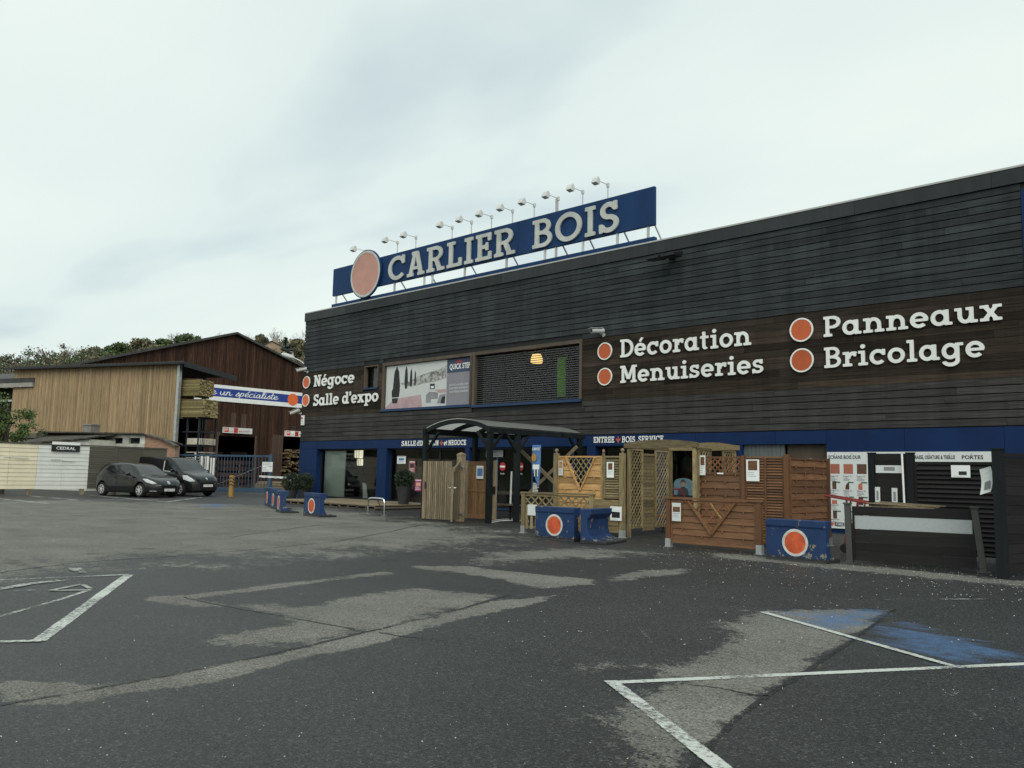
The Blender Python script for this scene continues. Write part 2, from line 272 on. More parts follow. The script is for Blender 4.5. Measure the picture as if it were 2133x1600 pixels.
# ------------------------------------------------------------------ mesh builder
class MB:
    def __init__(s): s.v = []; s.f = []; s.m = []; s.t = []; s.edge = None; s.xf = None
    def add(s, vs, fs, m=0, tint=None):
        k = len(s.v)
        if s.xf is not None: vs = [s.xf @ Vector(p) for p in vs]
        s.v.extend([tuple(p) for p in vs])
        tt = random.random() if tint is None else tint
        for f in fs: s.f.append([i+k for i in f]); s.m.append(m); s.t.append(tt)
    def box(s, x0, x1, y0, y1, z0, z1, m=0, tint=None):
        if x0 > x1: x0, x1 = x1, x0
        if y0 > y1: y0, y1 = y1, y0
        if z0 > z1: z0, z1 = z1, z0
        s.add([(x0, y0, z0), (x1, y0, z0), (x1, y1, z0), (x0, y1, z0), (x0, y0, z1), (x1, y0, z1), (x1, y1, z1), (x0, y1, z1)],
              [(0, 3, 2, 1), (4, 5, 6, 7), (0, 1, 5, 4), (1, 2, 6, 5), (2, 3, 7, 6), (3, 0, 4, 7)], m, tint)
    def bar(s, p0, p1, a, b, up=(0, 0, 1), m=0, tint=None):
        p0, p1 = Vector(p0), Vector(p1); d = (p1-p0).normalized(); up = Vector(up)
        if abs(d.dot(up)) > .99: up = Vector((0, 1, 0)) if abs(d.y) < .9 else Vector((1, 0, 0))
        x = d.cross(up).normalized()*a/2; y = x.cross(d).normalized()*b/2
        vs = [p+i*x+j*y for p in (p0, p1) for i, j in ((-1, -1), (1, -1), (1, 1), (-1, 1))]
        s.add(vs, [(0, 1, 2, 3), (7, 6, 5, 4), (0, 4, 5, 1), (1, 5, 6, 2), (2, 6, 7, 3), (3, 7, 4, 0)], m, tint)
    def tube(s, pts, r, n=8, m=0, tint=.5, caps=True):
        pts = [Vector(p) for p in pts]; rings = []; vs = []; prev = None
        for i, p in enumerate(pts):
            d = (pts[min(i+1, len(pts)-1)]-pts[max(i-1, 0)]).normalized()
            if prev is None:
                a = d.orthogonal().normalized()
            else:
                a = (prev-d*prev.dot(d)).normalized()
            prev = a; b = d.cross(a); rr = r[i] if isinstance(r, (list, tuple)) else r
            for k in range(n):
                t = 2*math.pi*k/n; vs.append(p+(a*math.cos(t)+b*math.sin(t))*rr)
        fs = []
        for i in range(len(pts)-1):
            for k in range(n): fs.append((i*n+k, i*n+(k+1) % n, (i+1)*n+(k+1) % n, (i+1)*n+k))
        if caps: fs.append(tuple(range(n-1, -1, -1))); fs.append(tuple(range((len(pts)-1)*n, len(pts)*n)))
        s.add(vs, fs, m, tint)
    def lathe(s, prof, c=(0, 0, 0), n=20, m=0, axis='z', tint=.5):
        vs = []; c = Vector(c)
        for r, h in prof:
            for k in range(n):
                t = 2*math.pi*k/n; a, b = r*math.cos(t), r*math.sin(t)
                vs.append(c+Vector({'z': (a, b, h), 'y': (a, h, b), 'x': (h, a, b)}[axis]))
        fs = []
        for i in range(len(prof)-1):
            for k in range(n): fs.append((i*n+k, i*n+(k+1) % n, (i+1)*n+(k+1) % n, (i+1)*n+k))
        fs.append(tuple(range(n-1, -1, -1))); fs.append(tuple(range((len(prof)-1)*n, len(prof)*n)))
        s.add(vs, fs, m, tint)
    def prism(s, poly, y0, y1, m=0, plane='xz', tint=None):
        n = len(poly); q = (lambda a, b, y: (a, y, b)) if plane == 'xz' else ((lambda a, b, y: (a, b, y)) if plane == 'xy' else (lambda a, b, y: (y, a, b)))
        vs = [q(a, b, y0) for a, b in poly]+[q(a, b, y1) for a, b in poly]
        s.add(vs, [tuple(range(n)), tuple(range(2*n-1, n-1, -1))]+[(i, i+n, (i+1) % n+n, (i+1) % n) for i in range(n)], m, tint)
    def shape(s, polys, segs, o, u, v, depth=0., m=0, tint=.5, fn=None):
        """2D polygons laid on the plane o + a*u + b*v; segs give the side walls of an extrusion of that depth"""
        o, u, v = Vector(o), Vector(u), Vector(v); n = u.cross(v).normalized()
        for p in polys:
            vs = [(fn(a, b) if fn else o+u*a+v*b+n*depth) for a, b in p]
            if None in vs: continue
            s.add(vs, [tuple(range(len(vs)))], m, tint)
        if depth and not fn:
            for (a, b), (c, d) in segs:
                p, q = o+u*a+v*b, o+u*c+v*d
                s.add([p, q, q+n*depth, p+n*depth], [(0, 1, 2, 3)], m, tint)
    def build(s, name, mats, parent=None, smooth=False, bevel=0):
        me = bpy.data.meshes.new(name); me.from_pydata(s.v, [], s.f)
        if not isinstance(mats, (list, tuple)): mats = [mats]
        for q in mats: me.materials.append(M[q] if isinstance(q, str) else q)
        me.polygons.foreach_set('material_index', s.m)
        a = me.attributes.new('tint', 'FLOAT', 'FACE'); a.data.foreach_set('value', s.t)
        if s.edge is not None:
            a = me.attributes.new('edge', 'FLOAT', 'POINT'); a.data.foreach_set('value', s.edge)
        me.update()
        if smooth:
            bm = bmesh.new(); bm.from_mesh(me); bmesh.ops.remove_doubles(bm, verts=bm.verts, dist=1e-5); bmesh.ops.recalc_face_normals(bm, faces=bm.faces); bm.to_mesh(me); bm.free()
            me.polygons.foreach_set('use_smooth', [True]*len(me.polygons))
            if smooth != True: me.set_sharp_from_angle(angle=R(smooth))
        o = bpy.data.objects.new(name, me); COL.objects.link(o)
        if parent: o.parent = parent
        if bevel:
            b = o.modifiers.new('bevel', 'BEVEL'); b.width = bevel; b.segments = 2; b.limit_method = 'ANGLE'
        return o
def tag(o, label, cat, group=None):
    o['label'] = label; o['category'] = cat
    if group: o['group'] = group
    return o
def place(o, loc, rz=0, tilt=None):
    o.location = loc; o.rotation_euler = (tilt[0] if tilt else 0, tilt[1] if tilt else 0, rz); return o
def thing(name, label, cat, loc=(0, 0, 0), rz=0, group=None, tilt=None):
    o = bpy.data.objects.new(name, None); o.empty_display_size = .2; COL.objects.link(o)
    place(o, loc, rz, tilt); return tag(o, label, cat, group)
def structure(o): o['kind'] = 'structure'; return o
def dup(root, loc, rz, label, group=None):
    r = root.copy(); COL.objects.link(r); r.location = loc; r.rotation_euler = (0, 0, rz); r['label'] = label
    if group: r['group'] = group
    for ch in [c for c in bpy.data.objects if c.parent == root]:
        c = ch.copy(); COL.objects.link(c); c.parent = r
        for g in [x for x in bpy.data.objects if x.parent == ch]:
            d = g.copy(); COL.objects.link(d); d.parent = c
    return r

# ------------------------------------------------------------------ 2D shapes by distance field and marching squares
def sd_box(X, Y, a, b, c, d):
    cx, cy, hx, hy = (a+c)/2, (b+d)/2, abs(c-a)/2, abs(d-b)/2
    qx, qy = np.abs(X-cx)-hx, np.abs(Y-cy)-hy
    return np.hypot(np.maximum(qx, 0), np.maximum(qy, 0))+np.minimum(np.maximum(qx, qy), 0)
def sd_line(X, Y, a, b, c, d, wd):
    L = math.hypot(c-a, d-b); ux, uy = (c-a)/L, (d-b)/L
    p = (X-a)*ux+(Y-b)*uy-L/2; q = -(X-a)*uy+(Y-b)*ux
    return np.maximum(np.abs(p)-L/2, np.abs(q)-wd/2)
def sd_cap(X, Y, a, b, c, d, wd):
    L2 = (c-a)**2+(d-b)**2+1e-12; t = np.clip(((X-a)*(c-a)+(Y-b)*(d-b))/L2, 0, 1)
    return np.hypot(X-a-t*(c-a), Y-b-t*(d-b))-wd/2
def sd_ring(X, Y, cx, cy, rx, ry, wd, a0=None, a1=None):
    mx_, my_ = rx-wd/2, ry-wd/2
    k = np.hypot((X-cx)/mx_, (Y-cy)/my_); g = np.hypot((X-cx)/mx_**2, (Y-cy)/my_**2)+1e-9
    d = np.abs(k*(k-1)/g)-wd/2
    if a0 is not None:
        an = np.degrees(np.arctan2((Y-cy)/my_, (X-cx)/mx_)); mid = (a0+a1)/2; half = (a1-a0)/2
        df = np.abs((an-mid+180) % 360-180)-half
        d = np.maximum(d, np.radians(df)*min(mx_, my_))
    return d
def sd_poly(X, Y, pts):
    d = np.full(X.shape, 1e9); s = np.ones(X.shape); n = len(pts)
    for i in range(n):
        (ax, ay), (bx, by) = pts[i], pts[i-1]
        ex, ey = bx-ax, by-ay; wx, wy = X-ax, Y-ay
        t = np.clip((wx*ex+wy*ey)/(ex*ex+ey*ey+1e-12), 0, 1)
        d = np.minimum(d, np.hypot(wx-ex*t, wy-ey*t))
        c1, c2, c3 = Y >= ay, Y < by, ex*wy > ey*wx
        s = np.where((c1 & c2 & c3) | (~c1 & ~c2 & ~c3), -s, s)
    return d*s
def march(D, x0, y0, h):
    """filled contour of D<0: list of polygons and of border segments"""
    ny, nx = D.shape; polys = []; segs = []
    ins = D < 0
    for j in range(ny-1):
        i = 0
        while i < nx-1:
            c = (ins[j, i], ins[j, i+1], ins[j+1, i+1], ins[j+1, i])
            if not any(c): i += 1; continue
            if all(c):
                k = i
                while k < nx-1 and ins[j, k] and ins[j, k+1] and ins[j+1, k+1] and ins[j+1, k]: k += 1
                polys.append([(x0+i*h, y0+j*h), (x0+k*h, y0+j*h), (x0+k*h, y0+(j+1)*h), (x0+i*h, y0+(j+1)*h)]); i = k; continue
            q = [(i, j), (i+1, j), (i+1, j+1), (i, j+1)]; pl = []; cr = []
            for e in range(4):
                a, b = q[e], q[(e+1) % 4]; da, db = D[a[1], a[0]], D[b[1], b[0]]
                if da < 0: pl.append((x0+a[0]*h, y0+a[1]*h))
                if (da < 0) != (db < 0):
                    t = da/(da-db); p = (x0+(a[0]+(b[0]-a[0])*t)*h, y0+(a[1]+(b[1]-a[1])*t)*h); pl.append(p); cr.append((p, da < 0))
            if len(pl) >= 3: polys.append(pl)
            if len(cr) == 2:
                p, q2 = cr[0], cr[1]
                segs.append((p[0], q2[0]) if p[1] else (q2[0], p[0]))
            i += 1
    return polys, segs
def fill(sdf, x0, x1, y0, y1, h):
    X, Y = np.meshgrid(np.arange(x0-h, x1+2*h, h), np.arange(y0-h, y1+2*h, h))
    return march(sdf(X, Y), x0-h, y0-h, h)
Wd, Sl = .165, .135
def SS(x, k=1.0):
    return [('A', .36*k, .715*x, .30*k, .285*x, Wd*(.5+.5*x), 10, 270), ('A', .36*k, .285*x, .34*k, .30*x, Wd*(.5+.5*x), -170, 90),
            ('B', .51*k, .70*x, .51*k+.13, x), ('B', .02, 0, .15, .30*x)]
ST = ('B', .09, 0, .09+Wd, 1)
GL = {
 'I': (.36, [('B', .10, 0, .265, 1), ('B', 0, 0, .365, Sl), ('B', 0, 1-Sl, .365, 1)]),
 'L': (.66, [ST, ('B', 0, 0, .66, Sl), ('B', 0, 1-Sl, .36, 1), ('B', .53, 0, .66, .32)]),
 'E': (.66, [ST, ('B', 0, 0, .66, Sl), ('B', 0, 1-Sl, .64, 1), ('B', .2, .43, .47, .57), ('B', .42, .35, .52, .65), ('B', .53, 0, .66, .30), ('B', .51, .70, .64, 1)]),
 'A': (.84, [('L', .15, 0, .39, 1, Wd), ('L', .69, 0, .45, 1, Wd), ('B', .24, .26, .60, .38), ('B', 0, 0, .31, Sl), ('B', .53, 0, .84, Sl), ('B', .22, 1-Sl, .5, 1)]),
 'C': (.86, [('A', .47, .5, .47, .5, Wd, 40, 318), ('B', .70, .64, .83, 1.0)]),
 'G': (.92, [('A', .47, .5, .47, .5, Wd, 40, 330), ('B', .70, .66, .83, 1.0), ('B', .5, .38, .92, .51), ('B', .72, .10, .87, .5)]),
 'R': (.82, [ST, ('B', 0, 0, .36, Sl), ('B', 0, 1-Sl, .45, 1), ('A', .44, .71, .29, .29, Wd*.92, -90, 90), ('B', .2, .42, .45, .55), ('L', .43, .50, .62, .02, Wd), ('B', .50, 0, .82, Sl)]),
 'B': (.78, [ST, ('B', 0, 1-Sl, .44, 1), ('B', .2, .45, .46, .585), ('B', 0, 0, .46, Sl), ('A', .43, .73, .28, .27, Wd*.92, -90, 90), ('A', .45, .29, .32, .29, Wd*.92, -90, 90)]),
 'O': (1.0, [('R', .5, .5, .5, .5, Wd)]),
 'S': (.70, SS(1.0)),
 'D': (.86, [ST, ('B', 0, 1-Sl, .40, 1), ('B', 0, 0, .40, Sl), ('A', .38, .5, .47, .5, Wd, -90, 90)]),
 'N': (.90, [('B', .10, 0, .25, 1), ('B', .64, 0, .79, 1), ('L', .17, .99, .72, .01, Wd), ('B', 0, 0, .36, Sl), ('B', 0, 1-Sl, .26, 1), ('B', .53, 1-Sl, .90, 1)]),
 'M': (1.08, [('B', .10, 0, .25, 1), ('B', .82, 0, .98, 1), ('L', .20, 1, .53, .22, Wd), ('L', .87, 1, .55, .22, Wd), ('B', 0, 0, .36, Sl), ('B', .71, 0, 1.08, Sl), ('B', 0, 1-Sl, .24, 1), ('B', .84, 1-Sl, 1.08, 1)]),
 'P': (.76, [ST, ('B', 0, 0, .38, Sl), ('B', 0, 1-Sl, .45, 1), ('A', .44, .695, .32, .305, Wd, -90, 90), ('B', .2, .39, .45, .525)]),
 'T': (.74, [('B', .29, 0, .455, 1), ('B', 0, 1-Sl, .74, 1), ('B', 0, .68, .13, 1), ('B', .61, .68, .74, 1), ('B', .17, 0, .57, Sl)]),
 'X': (.84, [('L', .13, 0, .70, 1, Wd), ('L', .71, 0, .14, 1, Wd), ('B', 0, 0, .30, Sl), ('B', .54, 0, .84, Sl), ('B', 0, 1-Sl, .30, 1), ('B', .54, 1-Sl, .84, 1)]),
 'V': (.84, [('L', .15, 1, .39, 0, Wd), ('L', .69, 1, .45, 0, Wd), ('B', 0, 1-Sl, .31, 1), ('B', .53, 1-Sl, .84, 1)]),
 'a': (.82, [('R', .335, .35, .335, .36, Wd), ('B', .53, 0, .69, .70), ('B', .53, 0, .82, Sl), ('B', .5, .58, .69, .70)]),
 'e': (.72, [('A', .36, .35, .36, .36, Wd, 0, 315), ('B', .08, .285, .70, .41)]),
 'c': (.70, [('A', .36, .35, .36, .36, Wd, 40, 318), ('B', .54, .42, .67, .70)]),
 'd': (.82, [('R', .335, .35, .335, .36, Wd), ('B', .53, 0, .69, 1), ('B', .53, 0, .82, Sl), ('B', .42, .87, .69, 1)]),
 'g': (.84, [('R', .335, .35, .335, .36, Wd), ('B', .53, -.08, .69, .70), ('B', .53, .57, .84, .70), ('A', .345, -.06, .345, .27, Wd, 190, 360)]),
 'i': (.42, [('B', .13, 0, .29, .70), ('B', 0, 0, .42, Sl), ('B', 0, .57, .29, .70), ('D', .205, .90, .105)]),
 'l': (.42, [('B', .13, 0, .29, 1), ('B', 0, 0, .42, Sl), ('B', 0, .87, .29, 1)]),
 'n': (.88, [('B', .12, 0, .28, .70), ('B', 0, 0, .40, Sl), ('B', 0, .57, .28, .70), ('A', .44, .36, .31, .35, Wd, 0, 180), ('B', .595, 0, .75, .36), ('B', .49, 0, .88, Sl)]),
 'u': (.84, [('B', .11, .34, .27, .70), ('A', .40, .34, .29, .35, Wd, 180, 360), ('B', .54, 0, .70, .70), ('B', 0, .57, .27, .70), ('B', .42, .57, .70, .70), ('B', .54, 0, .84, Sl)]),
 'o': (.72, [('R', .36, .35, .36, .36, Wd)]),
 'p': (.82, [('B', .12, -.30, .28, .70), ('R', .475, .35, .335, .36, Wd), ('B', 0, -.30, .40, -.17), ('B', 0, .57, .28, .70)]),
 'r': (.62, [('B', .12, 0, .28, .70), ('B', 0, 0, .42, Sl), ('B', 0, .57, .28, .70), ('A', .50, .37, .32, .33, Wd, 60, 180), ('B', .49, .46, .61, .69)]),
 's': (.60, [('A', .29, .50, .25, .205, .14, 5, 270), ('A', .29, .205, .28, .21, .14, -175, 90), ('B', .42, .47, .54, .70), ('B', .01, 0, .13, .23)]),
 't': (.50, [('B', .12, .15, .28, .92), ('B', 0, .57, .46, .70), ('A', .29, .17, .17, .17, .14, 180, 320)]),
 'x': (.78, [('L', .13, 0, .63, .70, Wd), ('L', .64, 0, .14, .70, Wd), ('B', 0, 0, .32, Sl), ('B', .46, 0, .78, Sl), ('B', 0, .57, .32, .70), ('B', .46, .57, .78, .70)]),
 "'": (.16, [('B', .01, .66, .15, 1)]),
}
GL['é'] = (.72, GL['e'][1]+[('L', .33, .78, .50, 1.0, .13)])
_gc = {}
def glyph(ch, h):
    if (ch, h) in _gc: return _gc[(ch, h)]
    adv, pr = GL[ch]
    def f(X, Y):
        D = np.full(X.shape, 9.)
        for p in pr:
            if p[0] == 'B': d = sd_box(X, Y, *p[1:])
            elif p[0] == 'L': d = np.maximum(sd_line(X, Y, *p[1:]), np.maximum(-Y, Y-1) if ch in 'AVXNM' or p[1:5] == (.33, .78, .5, 1.0) or ch == 'R' else np.maximum(-Y, Y-.70) if ch == 'x' else -9)
            elif p[0] == 'R': d = sd_ring(X, Y, *p[1:])
            elif p[0] == 'A': d = sd_ring(X, Y, *p[1:])
            elif p[0] == 'D': d = np.hypot(X-p[1], Y-p[2])-p[3]
            D = np.minimum(D, d)
        return D
    r = fill(f, -.02, adv+.02, -.36, 1.05, h); _gc[(ch, h)] = r; return r
def slab(mb, text, o, u, v, size, width=None, depth=.04, h=1/34, gap=.09, m=0):
    """slab lettering: baseline origin o, unit directions u, v, cap height, optional total width"""
    adv = 0
    for c in text: adv += .42 if c == ' ' else GL[c][0]+gap
    adv -= gap; sx = (width/adv) if width else size
    x = 0; o, u, v = Vector(o), Vector(u), Vector(v)
    for c in text:
        if c == ' ': x += .42; continue
        po, sg = glyph(c, h); mb.shape(po, sg, o+u*(x*sx), u*sx, v*size, 0, m) if not depth else _slab(mb, po, sg, o+u*(x*sx), u*sx, v*size, depth, m)
        x += GL[c][0]+gap
def _slab(mb, po, sg, o, u, v, depth, m): mb.shape(po, sg, o, u, v, depth, m)
def sans(mb, text, o, u, v, size, depth=0., m=0, width=None, align='L', shear=0., bold=.0):
    """plain lettering from the built-in face, flat on its plane"""
    cu = bpy.data.curves.new('text', 'FONT'); cu.body = text; cu.size = 1; cu.shear = shear; cu.offset = bold; cu.resolution_u = 2; cu.fill_mode = 'FRONT'
    ob = bpy.data.objects.new('text', cu); COL.objects.link(ob); dg = bpy.context.evaluated_depsgraph_get()
    me = bpy.data.meshes.new_from_object(ob.evaluated_get(dg)); bpy.data.objects.remove(ob); bpy.data.curves.remove(cu)
    if not len(me.vertices): return
    xs = [p.co.x for p in me.vertices]; L = max(xs)-min(xs); x0 = min(xs); k = size/.70; kx = width/L if width else k
    off = 0 if align == 'L' else (-L*kx/2 if align == 'C' else -L*kx)
    o, u, v = Vector(o), Vector(u), Vector(v); n = u.cross(v).normalized()
    vs = [o+u*((p.co.x-x0)*kx+off)+v*(p.co.y*k)+n*depth for p in me.vertices]
    mb.add(vs, [tuple(p.vertices) for p in me.polygons], m, .5); bpy.data.meshes.remove(me)
def ellipse(cx, cy, rx, ry, n=40): return [(cx+rx*math.cos(2*math.pi*k/n), cy+ry*math.sin(2*math.pi*k/n)) for k in range(n)]
def catmull(P, k=8):
    P = [P[0]]+list(P)+[P[-1]]; o = []
    for i in range(1, len(P)-2):
        for s in range(k):
            t = s/k; a, b, c, d = [np.array(P[i+j-1], float) for j in range(4)]
            o.append(tuple(.5*((2*b)+(-a+c)*t+(2*a-5*b+4*c-d)*t*t+(-a+3*b-3*c+d)*t**3)))
    o.append(tuple(P[-2])); return o
UX, UZ = Vector((1, 0, 0)), Vector((0, 0, 1))

def LB(root):
    m = MB(); m.xf = (Matrix.Translation(root.location) @ root.rotation_euler.to_matrix().to_4x4()).inverted(); return m
# ------------------------------------------------------------------ ground
def gpoly(pts): return [tuple(G(x, y).xy) for x, y in pts]
DRY = [  # outline of each dried patch, metres over which its rim breaks up
 ([(0,1472),(0,1420),(60,1418),(100,1422),(175,1414),(165,1432),(240,1424),(300,1414),(420,1394),(533,1371),(640,1349),(720,1329),(800,1311),(950,1274),(1060,1250),(1165,1240),(1120,1256),(1040,1272),(900,1305),(760,1345),(600,1380),(430,1425),(250,1450),(110,1474)], .07),
 ([(425,1340),(520,1312),(600,1302),(560,1280),(470,1262),(540,1258),(640,1266),(760,1240),(870,1228),(1000,1235),(1062,1238),(960,1262),(800,1306),(735,1310),(620,1338),(490,1347)], .22),
 ([(300,1243),(380,1240),(600,1214),(820,1188),(830,1195),(700,1208),(420,1246),(500,1262),(420,1266),(360,1258),(310,1252)], .09),
 ([(850,1178),(960,1180),(1060,1190),(1235,1207),(1230,1216),(1130,1226),(1050,1208),(960,1195),(880,1186)], .14),
 ([(1280,1196),(1350,1187),(1445,1184),(1420,1195),(1330,1206),(1280,1210)], .18),
 ([(1500,1300),(1580,1276),(1720,1268),(1860,1272),(1775,1332),(1662,1410),(1590,1454),(1520,1510),(1450,1585),(1440,1610),(1260,1620),(1290,1560),(1250,1500),(1330,1470),(1400,1415),(1375,1390),(1450,1370),(1540,1325)], .26),
 ([(1160,1390),(1240,1382),(1290,1392),(1230,1402)], .25),
 ([(-500,1100),(-500,1040),(0,1042),(300,1046),(520,1052),(700,1062),(880,1090),(1000,1105),(1060,1118),(1010,1126),(860,1140),(700,1148),(560,1158),(480,1160),(330,1162),(150,1176),(0,1196),(-500,1230)], 2.0),
 ([(1000,1170),(1060,1150),(1200,1140),(1330,1150),(1240,1160),(1100,1166)], .7),
 ([(1480,1150),(1700,1170),(2133,1210),(2300,1230),(2300,1245),(2133,1222),(1700,1182),(1480,1160)], .22),
]
BLUE = [([(1612,1276),(1720,1272),(1858,1268),(1830,1292),(1772,1330),(1700,1308)], .30), ([(1790,1322),(1850,1290),(2000,1325),(2133,1352),(2300,1395),(2133,1380),(1985,1387),(1880,1358)], .5),
        ([(390,1053),(440,1049),(500,1051),(480,1056),(430,1058)], 1.0)]
WETCUT = [([(1865,1266),(1778,1332),(1664,1410),(1590,1456),(1522,1511),(1452,1590),(1400,1650),(2400,1700),(2400,1268)], .03)]
SMEAR = [([(1560,1300),(1640,1283),(1760,1335),(1900,1375),(1830,1372),(1680,1325)], .2)]
def axis(lo, hi, h, far): 
    a = list(np.arange(lo, hi, h)); s, x = h, lo; L = []
    while x > -far: s *= 1.35; x -= s; L.append(x)
    s, x = h, a[-1]; U = []
    while x < far: s *= 1.35; x += s; U.append(x)
    return np.array(L[::-1]+a+U)
gx, gy = axis(-46, 3, .16, 700), axis(1.8, 22, .10, 700)
X, Y = np.meshgrid(gx, gy); shp = X.shape
def field(polys):
    D = np.full(shp, -3.)
    for p, s in polys: D = np.maximum(D, np.clip(-sd_poly(X, Y, gpoly(p))/s, -3, 3))
    if polys is DRY:
        for p, s in WETCUT: D = np.minimum(D, np.clip(sd_poly(X, Y, gpoly(p))/s, -3, 3))
    return D
me = bpy.data.meshes.new('ground'); nv = X.size; nx_, ny_ = shp[1], shp[0]
me.vertices.add(nv); co = np.stack([X.ravel(), Y.ravel(), np.zeros(nv)], 1); me.vertices.foreach_set('co', co.ravel())
ii = (np.arange(ny_-1)[:, None]*nx_+np.arange(nx_-1)[None]).ravel(); q = np.stack([ii, ii+1, ii+1+nx_, ii+nx_], 1)
me.loops.add(q.size); me.loops.foreach_set('vertex_index', q.ravel()); me.polygons.add(len(q)); me.polygons.foreach_set('loop_start', np.arange(len(q))*4)
for nm, P_ in (('dry', DRY), ('blue', BLUE)):
    a = me.attributes.new(nm, 'FLOAT', 'POINT'); a.data.foreach_set('value', field(P_).ravel())
me.update(calc_edges=True); me.validate()
gm = bpy.data.materials.new('asphalt'); gm.use_nodes = True; t = gm.node_tree; b = t.nodes['Principled BSDF']
def gn(tp, **k):
    n = t.nodes.new(tp)
    for a, c in k.items(): setattr(n, a, c)
    return n
def gnoise(scale, detail, rough, stretch=(1, 1, 1), rot=0):
    mpn = gn('ShaderNodeMapping'); mpn.inputs['Scale'].default_value = stretch; mpn.inputs['Rotation'].default_value = (0, 0, rot); t.links.new(gc.outputs['Object'], mpn.inputs[0])
    n = gn('ShaderNodeTexNoise'); n.inputs['Scale'].default_value = scale; n.inputs['Detail'].default_value = detail; n.inputs['Roughness'].default_value = rough; t.links.new(mpn.outputs[0], n.inputs['Vector']); return n.outputs[0]
def gmath(op, a, c, d=None):
    n = gn('ShaderNodeMath', operation=op)
    for i, s in enumerate((a, c, d)):
        if s is None: continue
        if isinstance(s, (int, float)): n.inputs[i].default_value = s
        else: t.links.new(s, n.inputs[i])
    return n.outputs[0]
def gmap(v, a, c, d, e_):
    n = gn('ShaderNodeMapRange'); t.links.new(v, n.inputs[0])
    for i, s in zip((1, 2, 3, 4), (a, c, d, e_)): n.inputs[i].default_value = s
    return n.outputs[0]
def gmix(f, a, c, mode='MIX'):
    n = gn('ShaderNodeMix', data_type='RGBA', blend_type=mode)
    for i, s in ((0, f), (6, a), (7, c)):
        if isinstance(s, tuple): n.inputs[i].default_value = (*s, 1)
        elif isinstance(s, (int, float)): n.inputs[i].default_value = s
        else: t.links.new(s, n.inputs[i])
    return n.outputs[2]
gc = gn('ShaderNodeTexCoord')
adry = gn('ShaderNodeAttribute'); adry.attribute_name = 'dry'; ablue = gn('ShaderNodeAttribute'); ablue.attribute_name = 'blue'
n1 = gnoise(.8, 6, .6); n2 = gnoise(.5, 7, .62, (1, 2.6, 1), R(-48)); n3 = gnoise(5.5, 9, .74); fine = gnoise(110, 2, .8); mid = gnoise(9, 7, .74); big = gnoise(.16, 4, .5)
vor = gn('ShaderNodeTexVoronoi'); vor.inputs['Scale'].default_value = 88; t.links.new(gc.outputs['Object'], vor.inputs['Vector'])
vsep = gn('ShaderNodeSeparateColor'); t.links.new(vor.outputs['Color'], vsep.inputs[0]); stone = vsep.outputs[0]; stone2 = vsep.outputs[1]
def cen(s, k): return gmath('MULTIPLY', gmath('SUBTRACT', s, .5), k)
dr = gmath('ADD', adry.outputs['Fac'], gmath('ADD', cen(n1, 2.4), gmath('ADD', cen(n2, 2.2), cen(n3, 4.2))))
dr = gmath('ADD', dr, gmath('ADD', cen(mid, 1.5), cen(stone2, .6)))
dryf = gmap(dr, -.10, .20, 0, 1)
wet = gmix(gmap(big, .35, .65, 0, 1), (.026, .027, .027), (.040, .041, .040))
dry = gmix(gmap(n1, .3, .7, 0, 1), (.132, .131, .114), (.198, .195, .171))
base = gmix(dryf, wet, dry)
base = gmix(1, base, gmap(stone, 0, 1, .55, 1.45), 'MULTIPLY')
pale = gmap(stone2, .86, 1.0, 0, .55); base = gmix(pale, base, (.15, .15, .14))
dk = gmap(fine, .48, .30, 0, 1); base = gmix(gmath('MULTIPLY', dk, .45), base, (.012, .012, .012))
base = gmix(1, base, gmap(n2, .25, .75, .82, 1.2), 'MULTIPLY')
vo2 = gn('ShaderNodeTexVoronoi'); vo2.inputs['Scale'].default_value = .75; vo2.inputs['Randomness'].default_value = 1; t.links.new(gc.outputs['Object'], vo2.inputs['Vector'])
oil = gmap(gmath('ADD', vo2.outputs['Distance'], cen(mid, .30)), .16, .06, 0, .45); base = gmix(oil, base, (.014, .014, .013))
bl = gmath('ADD', ablue.outputs['Fac'], gmath('MULTIPLY', gmath('SUBTRACT', gnoise(1.6, 9, .75, (1, 2.4, 1), R(-30)), .50), 4.2))
blf = gmap(bl, .0, .7, 0, .85); base = gmix(gmath('MULTIPLY', blf, gmap(mid, .35, .6, .45, 1)), base, (.075, .150, .29))
t.links.new(base, b.inputs['Base Color'])
t.links.new(gmath('ADD', gmap(dryf, 0, 1, .50, .86), gmath('MULTIPLY', gmath('SUBTRACT', fine, .5), .25)), b.inputs['Roughness']); b.inputs['Specular IOR Level'].default_value = .25
bp = gn('ShaderNodeBump'); bp.inputs['Strength'].default_value = .55; bp.inputs['Distance'].default_value = .008
t.links.new(gmath('ADD', vor.outputs['Distance'], fine), bp.inputs['Height']); t.links.new(bp.outputs[0], b.inputs['Normal'])
me.materials.append(gm); go = bpy.data.objects.new('ground', me); COL.objects.link(go); structure(go)
